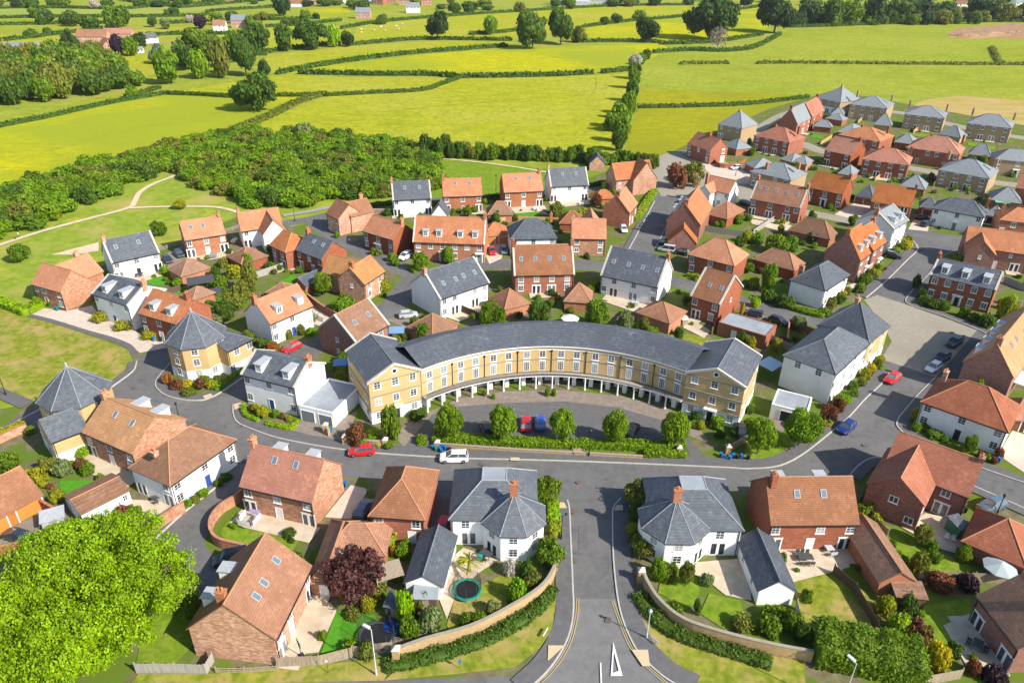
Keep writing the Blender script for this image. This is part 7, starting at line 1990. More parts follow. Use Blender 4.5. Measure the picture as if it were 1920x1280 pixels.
def car_meshes(kind, col):
 key = (kind, col)
 if key in CM_:
  return CM_[key]
 hz = dict(hatch=1.46, suv=1.62, van=1.85, saloon=1.42)[kind]
 Lr, Lf = dict(hatch=(-2.05, 2.05), suv=(-2.2, 2.2), van=(-2.3, 2.1), saloon=(-2.3, 2.25))[kind]
 belt = .93 if kind != 'suv' else 1.05
 st = [(Lr, .42, .62, .66), (Lr + .08, .28, belt - .12, .80), (Lr + .3, .24, belt, .87), (-.6, .22, belt + .01, .90), (.5, .22, belt, .90), (Lf - 1.15, .24, belt - .02, .89), (Lf - .5, .24, belt - .13, .86), (Lf - .12, .28, belt - .27, .76), (Lf, .36, belt - .42, .62)]
 b = MB()
 ring = []
 for x, z0, zt, hw in st:
  ring.append([(x, -hw, z0), (x, -hw - .02, (z0 + zt) / 2), (x, -hw + .03, zt - .06), (x, -hw + .14, zt), (x, hw - .14, zt), (x, hw - .03, zt - .06), (x, hw + .02, (z0 + zt) / 2), (x, hw, z0)])
 vs = [p for r in ring for p in r]
 fs = []
 for i in range(len(ring) - 1):
  for j in range(8):
   k = (j + 1) % 8
   fs.append((i * 8 + j, i * 8 + k, (i + 1) * 8 + k, (i + 1) * 8 + j))
 fs += [tuple(range(8)), tuple(range((len(ring) - 1) * 8 + 7, (len(ring) - 1) * 8 - 1, -1))]
 b.mesh(vs, fs)
 xr0, xf0 = (Lr + .12, Lf - 1.0) if kind != 'saloon' else (Lr + .55, Lf - 1.1)
 xr1, xf1 = dict(hatch=(Lr + .62, .25), suv=(Lr + .5, .35), van=(Lr + .2, .55), saloon=(-1.05, .1))[kind]
 zb = belt - .02
 g = MB()
 q = [(xr0, -.78, zb), (xf0, -.78, zb), (xf0, .78, zb), (xr0, .78, zb), (xr1, -.62, hz - .05), (xf1, -.62, hz - .05), (xf1, .62, hz - .05), (xr1, .62, hz - .05)]
 g.mesh(q, [(4, 5, 6, 7), (0, 1, 5, 4), (1, 2, 6, 5), (2, 3, 7, 6), (3, 0, 4, 7)])
 r = MB()
 r.mesh([(xr1 - .06, -.63, hz - .06), (xf1 + .06, -.63, hz - .06), (xf1 + .06, .63, hz - .06), (xr1 - .06, .63, hz - .06), (xr1 + .1, -.5, hz), (xf1 - .12, -.5, hz), (xf1 - .12, .5, hz), (xr1 + .1, .5, hz)], [(4, 5, 6, 7), (0, 1, 5, 4), (1, 2, 6, 5), (2, 3, 7, 6), (3, 0, 4, 7), (3, 2, 1, 0)])
 for s in (-1, 1):
  for (a, c) in (((xr0, .79, zb), (xr1, .63, hz - .05)), ((xf0, .79, zb), (xf1, .63, hz - .05)), (((xr0 + xf0) / 2 - .1, .795, zb), ((xr1 + xf1) / 2 - .1, .64, hz - .05))):
   r.tube((a[0], a[1] * s, a[2]), (c[0], c[1] * s, c[2]), .045, 4)
 w = MB()
 w.tube((0, -.11, 0), (0, .11, 0), .32, 14)
 rim = MB()
 rim.tube((0, -.118, 0), (0, .118, 0), .2, 10)
 h = MB()
 h.box(-.05, .06, -.17, .17, -.06, .06)
 P = paint(col)
 CM_[key] = dict(body=b.data('body', [P]), glass=g.data('windows', [GLASS]), roof=r.data('roof', [P]), tyre=w.data('wheel', [RUB]), rim=rim.data('rim', [RIM]), head=h.data('headlight', [LAMP_F]), tail=h.data('tail_light', [LAMP_R]), ends=(Lr, Lf, belt))
 return CM_[key]

def car(rear, front, kind, col, label, name='parked_car', cat='car', z=.16, sc=1.0):
 a, b = G(*rear), G(*front)
 d = b - a
 c = (a + b) / 2
 rt = root(name, label, cat, (c.x, c.y, z), math.atan2(d.y, d.x))
 rt.scale = (sc, sc, sc)
 m = car_meshes(kind, col)
 Lr, Lf, belt = m['ends']
 put('body', m['body'], rt)
 put('windows', m['glass'], rt)
 put('roof', m['roof'], rt)
 for x in (Lr + .78, Lf - .82):
  for y in (-.8, .8):
   w = put('wheel', m['tyre'], rt, (x, y, .32))
   put('rim', m['rim'], w)
 for y in (-.56, .56):
  put('headlight', m['head'], rt, (Lf - .16, y, belt - .34))
  put('tail_light', m['tail'], rt, (Lr + .06, y, belt - .24))
 return rt

def build_cars():
 for q in [((702, 849), (655, 853), 'hatch', 'red', 'red hatchback driving on the main road below the flat double garage'), ((878, 863), (825, 864), 'suv', 'white', 'white car parked by the kerb at the left end of the crescent hedge'),
              ((986, 812), (986, 788), 'hatch', 'crimson', 'crimson car parked nose in beside the blue car before the crescent'), ((1013, 812), (1013, 785), 'hatch', 'blue', 'bright blue car parked nose in before the crescent'), ((917, 820), (908, 799), 'hatch', 'black', 'black car half hidden behind the second round street tree'), ((1176, 823), (1192, 800), 'hatch', 'black', 'black car half hidden behind the fourth round street tree'),
              ((1600, 795), (1571, 819), 'hatch', 'navy', 'dark blue hatchback driving past the russet shrubs at the bend'), ((1686, 705), (1657, 724), 'hatch', 'red', 'red hatchback driving out of the square'), ((1759, 687), (1738, 701), 'hatch', 'white', 'white hatchback parked nearest in the row beside the square'), ((1776, 668), (1754, 682), 'hatch', 'black', 'black hatchback parked between the white car and the big dark car'), ((1801, 639), (1774, 656), 'suv', 'dark', 'big dark car parked furthest up the row beside the square'),
              ((565, 648), (530, 666), 'hatch', 'red', 'red car parked in the lane below the white blue-door house'), ((747, 597), (784, 593), 'hatch', 'silver', 'silver car beside the brown garage behind the left half of the crescent'), ((769, 480), (752, 490), 'suv', 'white', 'white car with dark glass left of the dormered terrace'), ((919, 464), (927, 486), 'saloon', 'red', 'red car in front of the open timber garage door'), ((943, 466), (947, 482), 'hatch', 'slate', 'blue grey car beside the red car at the double garage'),
              ((836, 984), (823, 1008), 'hatch', 'crimson', 'dark red car in the shady drive beside the left octagon house'), ((675, 972), (690, 948), 'hatch', 'slate', 'blue car in the shady drive left of the hipped brick house'), ((452, 1050), (414, 1058), 'van', 'black', 'black van in the shade of the brick house with three roof windows'), ((57, 1018), (14, 1003), 'saloon', 'dark', 'dark car on the paved drive at the left edge'),
              ((309, 484), (322, 499), 'hatch', 'dark', 'left of the two dark cars by the rail fence'), ((331, 474), (343, 487), 'hatch', 'dark', 'right of the two dark cars by the rail fence'), ((1393, 315), (1365, 320), 'hatch', 'white', 'white car parked on the paving right of the roundabout'), ((1262, 474), (1235, 470), 'van', 'silver', 'silver van parked at the foot of the purple brick garage'), ((1287, 479), (1267, 475), 'hatch', 'black', 'black car parked just right of the silver van'), ((1239, 464), (1248, 449), 'hatch', 'dark', 'dark car in the shade of the purple terrace'),
              ((1658, 481), (1687, 487), 'suv', 'black', 'black car parked between the purple terrace and the tall white house'), ((1716, 414), (1738, 408), 'saloon', 'black', 'upper of the two dark cars left of the white porch house'), ((1727, 427), (1743, 421), 'hatch', 'dark', 'lower of the two dark cars left of the white porch house'), ((1423, 595), (1399, 590), 'hatch', 'dark', 'dark car in the lane below the narrow brick house'), ((1390, 383), (1405, 387), 'hatch', 'dark', 'dark car between the white L-shaped house and the tan garage'), ((1757, 340), (1741, 336), 'hatch', 'dark', 'dark car left of the large tan pair of houses'),
              ((1870, 950), (1844, 958), 'suv', 'slate', 'blue grey car in the drive right of the L-shaped house'), ((1384, 804), (1394, 828), 'hatch', 'black', 'black car beside the right pavilion of the crescent'), ((1446, 602), (1470, 611), 'hatch', 'black', 'black car at the end of the flat-roofed garage'), ((1166, 428), (1172, 440), 'hatch', 'white', 'white car beside the end-on orange house')]:
  drive = 'driving' in q[4]
  car(*q, name='car' if drive else 'parked_car')

build_cars()
# ---------------------------------------------------------------- street and garden things, far buildings, animals
def part(mb, name, m, rt, smooth=False):
 return mb.build(name, m, rt, smooth=smooth)

def street_lamp(px, h, label, arm=0.0, az=0.0, col=None, lantern=True):
 p = G(*px)
 rt = root('street_lamp', label, 'street lamp', p, az, 'street lamps')
 col = col or BLACK
 m = MB()
 m.lathe([(.12, 0), (.12, .9), (.07, 1.0), (.05, h)], 8)
 if arm:
  m.tube((0, 0, h - .03), (arm, 0, h + .15), .04, 6)
 part(m, 'post', col, rt)
 l = MB()
 x = arm
 if lantern:
  l.lathe([(.10, h - .02 + (.15 if arm else 0)), (.20, h + .32), (.24, h + .36), (.05, h + .62)], 8, c=(x, 0, 0))
 else:
  l.box(x - .1, x + .75, -.17, .17, h + .08, h + .22)
 part(l, 'lamp_head', col if lantern else flat('lamp_grey', (.5, .52, .54)), rt)

def trampoline(px, r, label, rim):
 p = G(*px)
 rt = root('trampoline', label, 'trampoline', p)
 m = MB()
 m.lathe([(r * .82, .7), (r * .82, .72)], 28)
 part(m, 'mat', BLACK, rt)
 m = MB()
 n = 28
 for i in range(n):
  a, b = 2 * math.pi * i / n, 2 * math.pi * (i + 1) / n
  for (r0, z0, r1, z1) in ((r * .83, .76, r, .76), (r, .76, r, .6)):
   m.face([(r0 * math.cos(a), r0 * math.sin(a), z0), (r1 * math.cos(a), r1 * math.sin(a), z1), (r1 * math.cos(b), r1 * math.sin(b), z1), (r0 * math.cos(b), r0 * math.sin(b), z0)])
 part(m, 'rim_pad', rim, rt)
 m = MB()
 for i in range(8):
  a = 2 * math.pi * i / 8
  x, y = r * .97 * math.cos(a), r * .97 * math.sin(a)
  q = MB()
  q.tube((x, y, 0), (x, y, 2.5), .03, 5)
  part(q, 'pole', DGREY, rt)
 nm = MB()
 k = 56
 for i in range(k):
  a = 2 * math.pi * i / k
  nm.tube((r * .93 * math.cos(a), r * .93 * math.sin(a), .78), (r * .93 * math.cos(a), r * .93 * math.sin(a), 2.4), .011, 3, cap=False)
 for j in range(9):
  z = .8 + j * .2
  for i in range(28):
   a, b = 2 * math.pi * i / 28, 2 * math.pi * (i + 1) / 28
   nm.tube((r * .93 * math.cos(a), r * .93 * math.sin(a), z), (r * .93 * math.cos(b), r * .93 * math.sin(b), z), .011, 3, cap=False)
 part(nm, 'safety_net', BLACK, rt)

def parasol(px, r, h, col, label, closed=False):
 p = G(*px)
 rt = root('parasol', label, 'parasol', p)
 m = MB()
 m.tube((0, 0, 0), (0, 0, h), .03, 6)
 part(m, 'pole', DGREY, rt)
 c = MB()
 n = 8
 for i in range(n):
  a, b = 2 * math.pi * i / n, 2 * math.pi * (i + 1) / n
  A, B = (r * math.cos(a), r * math.sin(a)), (r * math.cos(b), r * math.sin(b))
  c.face([(0, 0, h + .05), (*A, h - r * .35), (*B, h - r * .35)])
  c.face([(*A, h - r * .35), (*A, h - r * .35 - .14), (*B, h - r * .35 - .14), (*B, h - r * .35)])
 part(c, 'canopy', col, rt)

def table_set(px, label, w_=1.8, d_=.9, chairs=6, rz=0.0, m=None, top=None):
 p = G(*px)
 rt = root('garden_table', label + ', the table', 'table', (p.x, p.y, .13), rz)
 t = MB()
 t.box(-w_ / 2, w_ / 2, -d_ / 2, d_ / 2, .7, .75)
 part(t, 'table_top', top or m or DGREY, rt)
 for x in (-w_ / 2 + .1, w_ / 2 - .1):
  for y in (-d_ / 2 + .1, d_ / 2 - .1):
   q = MB()
   q.box(x - .03, x + .03, y - .03, y + .03, 0, .699)
   part(q, 'leg', m or DGREY, rt)
 per = chairs // 2
 for s in (-1, 1):
  for i in range(per):
   x = (i + .5) / per * w_ - w_ / 2
   c, sn = math.cos(rz), math.sin(rz)
   lx, ly = x, s * (d_ / 2 + .35)
   garden_chair((p.x + lx * c - ly * sn, p.y + lx * sn + ly * c, .13), rz + (0 if s < 0 else math.pi), 'chair of ' + label, m)

CHM = {}

def garden_chair(loc, rz, label, m=None, group='garden chairs'):
 k = (m or DGREY).name
 if k not in CHM:
  a, b, l = MB(), MB(), MB()
  a.box(-.24, .24, -.24, .24, .42, .46)
  b.box(-.24, .24, -.27, -.235, .47, .95)
  l.box(-.02, .02, -.02, .02, 0, .419)
  CHM[k] = (a.data('seat', [m or DGREY]), b.data('backrest', [m or DGREY]), l.data('leg', [m or DGREY]))
 rt = root('garden_chair', label, 'chair', loc, rz, group)
 put('seat', CHM[k][0], rt)
 put('backrest', CHM[k][1], rt)
 for x in (-.2, .2):
  for y in (-.2, .2):
   put('leg', CHM[k][2], rt, (x, y, 0))

def bin_box(px, col, label, h=.55, group='recycling boxes put out on the kerb', name='recycling_box', off=(0, 0)):
 p = G(*px)
 m = MB()
 m.mesh([(-.2, -.16, 0), (.2, -.16, 0), (.2, .16, 0), (-.2, .16, 0), (-.27, -.21, h), (.27, -.21, h), (.27, .21, h), (-.27, .21, h)], [(0, 1, 5, 4), (1, 2, 6, 5), (2, 3, 7, 6), (3, 0, 4, 7), (4, 5, 6, 7), (3, 2, 1, 0)])
 m.box(-.3, .3, -.24, .24, h + .002, h + .05)
 o = m.build(name, [col], None, (p.x + off[0], p.y + off[1], .2), RND.uniform(0, 3))
 tag(o, label, 'bin', group)

def shed(px, w_, d_, h, rz, wm, rm, label, name='shed', cat='shed', lean=.3):
 p = G(*px)
 rt = root(name, label, cat, p, rz)
 m = MB()
 m.mesh([(-w_ / 2, -d_ / 2, 0), (w_ / 2, -d_ / 2, 0), (w_ / 2, d_ / 2, 0), (-w_ / 2, d_ / 2, 0), (-w_ / 2, -d_ / 2, h), (w_ / 2, -d_ / 2, h), (w_ / 2, d_ / 2, h + lean), (-w_ / 2, d_ / 2, h + lean)], [(0, 1, 5, 4), (1, 2, 6, 5), (2, 3, 7, 6), (3, 0, 4, 7)])
 part(m, 'wall', wm, rt)
 r = MB()
 o = .18
 k = lean / d_ * o
 r.mesh([(-w_ / 2 - o, -d_ / 2 - o, h - k), (w_ / 2 + o, -d_ / 2 - o, h - k), (w_ / 2 + o, d_ / 2 + o, h + lean + k), (-w_ / 2 - o, d_ / 2 + o, h + lean + k)] + [(-w_ / 2 - o, -d_ / 2 - o, h - k + .09), (w_ / 2 + o, -d_ / 2 - o, h - k + .09), (w_ / 2 + o, d_ / 2 + o, h + lean + k + .09), (-w_ / 2 - o, d_ / 2 + o, h + lean + k + .09)],
           [(3, 2, 1, 0), (4, 5, 6, 7), (0, 1, 5, 4), (1, 2, 6, 5), (2, 3, 7, 6), (3, 0, 4, 7)])
 part(r, 'roof', rm, rt)
 d = MB()
 d.box(-.4, .4, -d_ / 2 - .03, -d_ / 2 - .002, .03, min(1.8, h - .15))
 part(d, 'door', WOOD, rt)
 return rt

def canopy(px, w_, d_, h, rz, rm, label, name='pergola', cat='pergola', tilt=.2, pm=None):
 p = G(*px)
 rt = root(name, label, cat, p, rz)
 for x in (-w_ / 2 + .1, w_ / 2 - .1):
  for y in (-d_ / 2 + .1, d_ / 2 - .1):
   q = MB()
   q.box(x - .06, x + .06, y - .06, y + .06, 0, h - .02 + tilt * (y + d_ / 2) / d_)
   part(q, 'post', pm or DGREY, rt)
 r = MB()
 r.mesh([(-w_ / 2, -d_ / 2, h), (w_ / 2, -d_ / 2, h), (w_ / 2, d_ / 2, h + tilt), (-w_ / 2, d_ / 2, h + tilt), (-w_ / 2, -d_ / 2, h + .12), (w_ / 2, -d_ / 2, h + .12), (w_ / 2, d_ / 2, h + tilt + .12), (-w_ / 2, d_ / 2, h + tilt + .12)], [(3, 2, 1, 0), (4, 5, 6, 7), (0, 1, 5, 4), (1, 2, 6, 5), (2, 3, 7, 6), (3, 0, 4, 7)])
 part(r, 'roof', rm, rt)

def post_sign(px, label, h=1.5, w_=.5, bh=.5, rz=0.0, col=None, name='sign'):
 p = G(*px)
 rt = root(name, label, 'sign', p, rz)
 m = MB()
 m.tube((0, 0, 0), (0, 0, h), .03, 6)
 part(m, 'post', DGREY, rt)
 b = MB()
 b.box(-w_ / 2, w_ / 2, -.05, -.032, h - bh, h)
 part(b, 'panel', col or TRIM, rt)

def sheep(px, label, rz, k=1.0):
 """grazing sheep: deep woolly trunk, lowered head, four jointed legs"""
 p = G(*px)
 rt = root('sheep', label, 'sheep', p, rz, 'sheep grazing on the far meadow')
 rt.scale = (k, k, k)
 b = MB()
 b.lathe([(.05, -.62), (.24, -.55), (.33, -.3), (.34, 0), (.30, .3), (.2, .5), (.15, .62), (.12, .75)], 10)
 vs = [(z, x, .62 + y * 1.05 - max(0, z - .4) * .55) for x, y, z in b.v]
 b2 = MB()
 b2.mesh(vs, b.f)
 for x, y in ((-.38, -.14), (-.38, .14), (.32, -.13), (.32, .13)):
  b2.tube((x, y, .45), (x + .03, y, .22), .055, 5, r2=.035)
  b2.tube((x + .03, y, .22), (x, y, 0), .035, 5, r2=.03)
 b2.tube((.7, 0, .42), (.92, 0, .22), .1, 6, r2=.055)
 for s in (-1, 1):
  b2.tube((.7, .07 * s, .46), (.68, .2 * s, .44), .035, 4, r2=.015)
 b2.tube((-.6, 0, .66), (-.7, 0, .4), .04, 5, r2=.02)
 part(b2, 'body', flat('fleece', (.62, .58, .5), rough=1), rt, True)

def person(px, label, rz, top, legs, k=1.0):
 p = G(*px)
 rt = root('person', label, 'person', p, rz)
 me = bpy.data.meshes.new('body')
 J = [(0, 0, .95, .15), (0, 0, 1.2, .15), (0, 0, 1.42, .16), (0, 0, 1.53, .06), (0, .02, 1.62, .09), (0, .02, 1.72, .085), (-.2, 0, 1.4, .07), (-.26, .02, 1.14, .05), (-.24, .16, .94, .04), (.2, 0, 1.4, .07), (.26, -.02, 1.14, .05), (.24, .12, .92, .04), (-.1, 0, .88, .1), (-.11, .12, .5, .07), (-.11, .06, .08, .05), (-.11, .2, .04, .045), (.1, 0, .88, .1), (.11, -.06, .5, .07), (.11, -.22, .1, .05), (.11, -.1, .05, .045)]
 E = [(0, 1), (1, 2), (2, 3), (3, 4), (4, 5), (2, 6), (6, 7), (7, 8), (2, 9), (9, 10), (10, 11), (0, 12), (12, 13), (13, 14), (14, 15), (0, 16), (16, 17), (17, 18), (18, 19)]
 me.from_pydata([j[:3] for j in J], E, [])
 o = put('body', me, rt)
 o.modifiers.new('skin', 'SKIN')
 for i, j in enumerate(J):
  me.skin_vertices[0].data[i].radius = (j[3], j[3] * .8)
 me.skin_vertices[0].data[0].use_root = True
 o.modifiers.new('sub', 'SUBSURF').levels = 1
 m = bpy.data.materials.new('person_clothes')
 m.use_nodes = True
 nt = m.node_tree
 tc = nt.nodes.new('ShaderNodeTexCoord')
 sp = nt.nodes.new('ShaderNodeSeparateXYZ')
 rp = nt.nodes.new('ShaderNodeValToRGB')
 mr = nt.nodes.new('ShaderNodeMapRange')
 mr.inputs[2].default_value = 1.8
 nt.links.new(tc.outputs['Object'], sp.inputs[0])
 nt.links.new(sp.outputs[2], mr.inputs[0])
 nt.links.new(mr.outputs[0], rp.inputs[0])
 rp.color_ramp.interpolation = 'CONSTANT'
 el = rp.color_ramp.elements
 el[0].color = (*legs, 1)
 el[1].position = .52
 el[1].color = (*top, 1)
 for pos, c in ((.85, (.5, .3, .22)), (.945, (.06, .04, .03))):
  e = el.new(pos)
  e.color = (*c, 1)
 nt.links.new(rp.outputs[0], nt.nodes['Principled BSDF'].inputs[0])
 me.materials.append(m)

def far_house(px, w_, d_, he, rz, wm, rm, label, chim=True, ends='gg'):
 p = G(*px)
 rt = root('house', label, 'house', p, rz)
 b = dict(x0=-w_ / 2, x1=w_ / 2, y0=-d_ / 2, y1=d_ / 2, he=he, axis='x', ends=ends, pitch=math.radians(42))
 m = MB()
 blk_walls(m, b)
 part(m, 'wall', wm, rt)
 r = MB()
 blk_roof(r, b, caps=False)
 ro = r.build('roof', [rm, RIDGE_T], rt)
 if chim:
  chimney(ro, -w_ / 2 + .7, 0, he, he + d_ * .45 + 1.2, BR_OR, 'y', 1)
 n = max(2, int(w_ / 3.2))
 place_windows(rt, b, 'F', 's' * n + '/' + 's' * n, 'w')

def build_things():
 BLUE = flat('plastic_blue', (.015, .13, .34), rough=.5)
 GREEN_P = flat('plastic_green', (.03, .16, .07), rough=.5)
 TEAL = flat('teal_pad', (.01, .30, .22), rough=.6)
 GREYC = flat('canvas_grey', (.34, .40, .40), rough=.9)
 WHITEC = flat('canvas_white', (.74, .73, .70), rough=.9)
 CREAM = flat('canvas_cream', (.5, .45, .36), rough=.9)
 L = street_lamp
 L((1104, 856), 4.6, 'tall black lantern street lamp in front of the crescent hedge')
 L((1212, 1197), 4.2, 'pale grey lantern street lamp right of the junction', col=flat('lamp_paint', (.42, .5, .55)))
 L((706, 1266), 7.2, 'tall pale lamp post with flat head beside the bottom fence', arm=.3, az=math.radians(150), col=flat('galvanised', (.5, .52, .53)), lantern=False)
 L((1575, 1330), 7.2, 'tall pale lamp post with flat head before the big clipped hedge', arm=.3, az=math.radians(120), col=flat('galvanised', (.5, .52, .53)), lantern=False)
 L((1052, 1012), 4.2, 'black street lamp over the junction footway beside the left octagon house', arm=.5, az=0)
 L((12, 742), 4.6, 'black street lamp on the green at the left edge')
 L((553, 415), 4.6, 'black street lamp beside the path below the thicket')
 L((930, 358), 4.6, 'black street lamp on the grass between the far orange houses')
 L((1796, 470), 4.6, 'black street lamp at the corner above the columned brick house')
 L((1379, 330), 4.6, 'black street lamp beside the white car near the roundabout')
 L((437, 870), 4.2, 'black lantern lamp at the end of the lane by the blue-door house')
 L((1868, 965), 3.2, 'dark lamp beside the blue grey car at the right')
 L((340, 800), 4.2, 'black lamp behind the golden roofed house')
 trampoline((876, 1112), 1.75, 'small trampoline with teal rim in the left octagon garden', TEAL)
 trampoline((706, 1200), 2.1, 'large black trampoline beside the artificial lawn', DGREY)
 parasol((1866, 1083), 2.0, 2.6, GREYC, 'big grey green parasol on the back lawn at the right')
 parasol((1068, 612), 1.9, 2.6, WHITEC, 'white garden umbrella between the two garages behind the crescent')
 parasol((240, 510), 1.1, 2.1, flat('canvas_navy', (.03, .035, .12)), 'navy parasol on the patio of the white slate house')
 parasol((1022, 408), 1.6, 2.2, DGREY, 'dark round cover on the patio of the far orange house')
 table_set((1508, 1052), 'the dark dining set on the terrace below the russet roof', 1.9, 1.0, 6, 0.0, DGREY)
 table_set((1553, 1035), 'the pale lounge set beside the dining table', 1.0, 1.0, 4, .2, flat('rattan', (.45, .47, .48)))
 table_set((400, 483), 'the grey set on the patio of the orange house by the fence', 1.8, .9, 6, .25, flat('table_grey', (.25, .25, .26)))
 table_set((400, 552), 'the dark set under the pergola', 2.0, 1.0, 6, .4, DGREY)
 table_set((295, 940), 'the small set on the blue-door house patio', 1.2, .8, 2, .4, DGREY)
 table_set((1830, 1215), 'the dark set on the bottom right patio', 1.4, 1.0, 4, .9, DGREY)
 table_set((912, 1045), 'the dark lounge set beside the left octagon house', 1.6, 1.0, 4, -.6, DGREY)
 table_set((262, 518), 'the dark set before the white slate house', 1.8, .9, 4, .3, DGREY)
 table_set((1005, 395), 'the white set on the far orange house patio', 1.6, .9, 4, 0, flat('plastic_white', (.7, .7, .7)))
 table_set((1090, 385), 'the white set on the far white house patio', 1.6, .9, 4, 0, flat('plastic_white', (.7, .7, .7)))
 table_set((440, 455), 'the round pale set behind the white L-shaped house', 1.2, 1.2, 4, 0, flat('plastic_white', (.7, .7, .7)))
 table_set((1560 / 4 + 800, 1170 / 4 + 280), 'the set on the patio of the sunlit gable house', 1.6, .9, 4, -.2, flat('rattan', (.45, .47, .48)))
 table_set((630, 985 + 0), 'the bench set by the washing', 1.4, .8, 2, .2, WOOD) if False else None
 for i, (x, y) in enumerate(((1773, 1012), (1786, 1016))):
  p = G(x, y)
  garden_chair((p.x, p.y, .13), 2.6 + i * .3, 'white garden chair beside the small shed on the L-shaped house patio', flat('plastic_white', (.7, .7, .7)))
 for i, (x, y, c) in enumerate(((812, 842, BLUE), (818, 846, GREEN_P), (824, 844, BLUE), (831, 842, BLUE), (837, 845, BLUE), (843, 847, BLACK), (828, 849, BLUE))):
  bin_box((x, y), c, 'recycling box in the heap by the pillar left of the white car')
 for i, (x, y, c) in enumerate(((1351, 856, BLUE), (1357, 860, BLUE), (1368, 862, BLUE), (1374, 858, BLUE), (1383, 861, BLACK), (1390, 859, BLUE), (1402, 862, BLACK))):
  bin_box((x, y), c, 'recycling box in the heap by the drive of the right pavilion')
 for x, y, c, lab in ((180, 604, BLUE, 'blue box at the left hedge of the pilastered house'), (108, 583, BLUE, 'blue box before the leftmost brick house'), (289, 640, BLUE, 'blue box at the brick dormered house'), (302, 641, BLACK, 'black bin at the tall octagonal house'), (620, 812, BLUE, 'blue box at the yellow gate pillar'), (577, 626, BLUE, 'blue box at the dark blue door'), (1565, 792, BLUE, 'blue box beside the russet shrubs at the bend'), (1555, 798, GREEN_P, 'green box beside the russet shrubs at the bend'), (1871, 868, BLUE, 'blue box at the end of the wide white house bed'), (1637, 525, BLUE, 'blue box before the purple houses'), (648, 913, BLUE, 'blue box at the lit brick gable'), (900, 1052, TEAL, 'teal tub on the decking'), (93, 972, BLUE, 'blue box beside the orange garage door'), (704, 1030, GREEN_P, 'green bin behind the purple-leaved tree'), (452, 1040, GREEN_P, 'green bin behind the black van'), (464, 1046, BLUE, 'blue bin behind the black van'), (1808, 962, BLACK, 'black bin at the L-shaped house corner'), (1878, 830, GREEN_P, 'green bin at the wide white house corner'), (1460, 1022, BLACK, 'dark bin between the white garage and terrace')):
  bin_box((x, y), c, lab, .8, None, 'bin')
 shed((1790, 1000), 1.6, 2.2, 1.9, .3, GREEN_P, SLATE, 'small green shed on the patio of the L-shaped house')
 shed((745, 1150), 2.2, 1.8, 2.0, -.2, DGREY, SLATE, 'grey shed beside the blue covered pool')
 shed((800, 1130), 2.6, 2.0, 1.9, 0, WOOD_D, LEAD_D, 'grey roofed lean-to at the gable of the white trampoline garage')
 shed((1695, 1128), 3.4, 2.2, 2.0, -.1, WOOD_D, T_BR, 'dark lean-to at the end of the long brick garage')
 shed((105, 985), 2.6, 2.0, 1.8, .5, LEAD, LEAD, 'grey covered box beside the orange garage')
 shed((1282, 608), 1.2, 1.0, 1.3, .3, WOOD, STONE, 'small timber store beside the brown garage on the dry lawn')
 canopy((380, 545), 5.6, 3.8, 2.5, .45, flat('dark_canopy', (.06, .065, .07)), 'dark flat canopy over the pergola terrace')
 canopy((400, 565), 4.0, 2.6, 2.2, .45, flat('dark_canopy', (.06, .065, .07)), 'lower dark canopy beside the pergola terrace')
 canopy((745, 640), 3.0, 2.4, 2.4, .1, flat('blue_canopy', (.16, .28, .45)), 'blue striped canopy behind the brown brick house')
 canopy((640, 700), 2.4, 2.2, 2.2, .2, flat('blue_canopy', (.16, .28, .45)), 'blue gazebo behind the white dormered house')
 canopy((1440, 705), 4.0, 3.2, 2.5, .7, flat('blue_white_roof', (.42, .5, .56)), 'pale blue roofed lean-to left of the corner building')
 canopy((1905, 735), 5.5, 4.0, 2.8, .85, flat('white_corrugated', (.68, .7, .72)), 'white corrugated conservatory roof at the right edge')
 canopy((1780 + 95, 392), 4.0, 1.4, 2.1, -.2, flat('green_canopy', (.12, .4, .28)), 'green garage canopy at the right edge')
 canopy((730, 1095), 3.4, 2.6, 2.2, .4, WOOD, 'rustic timber pergola behind the purple-leaved tree', pm=WOOD)
 # covered pool
 p = G(735, 1180)
 m = MB()
 m.lathe([(1.2, 0), (1.2, .6), (.9, .8), (0.1, .88)], 20)
 tag(m.build('pool', [flat('pool_cover', (.012, .04, .20), rough=.5)], None, p), 'round dark blue covered pool beside the big trampoline', 'pool')
 # basketball hoop
 rt = root('basketball_hoop', 'free standing basketball hoop on the patio by the bottom fence', 'basketball hoop', (G(566, 1232).x, G(566, 1232).y, .13), 2.2)
 m = MB()
 m.box(-.4, .4, -.3, .3, 0, .18)
 part(m, 'base', BLACK, rt)
 m = MB()
 m.tube((0, 0, .18), (0, .1, 2.3), .05, 6)
 part(m, 'pole', DGREY, rt)
 m = MB()
 m.box(-.55, .55, .05, .1, 1.9, 2.6)
 part(m, 'backboard', flat('board', (.12, .12, .13)), rt)
 m = MB()
 for i in range(14):
  a, b = 2 * math.pi * i / 14, 2 * math.pi * (i + 1) / 14
  m.tube((.23 * math.cos(a), .36 + .23 * math.sin(a), 2.05), (.23 * math.cos(b), .36 + .23 * math.sin(b), 2.05), .015, 4)
 part(m, 'rim', BLACK, rt)
 # washing lines
 rt = root('washing_line', 'rotary line with white and lilac washing in the curved walled garden', 'washing line', G(470, 985), .5)
 m = MB()
 m.tube((0, 0, 0), (0, 0, 1.9), .03, 6)
 for i in range(4):
  a = i * math.pi / 2
  m.tube((0, 0, 1.6), (1.7 * math.cos(a), 1.7 * math.sin(a), 2.0), .018, 4)
 part(m, 'frame', LEAD, rt)
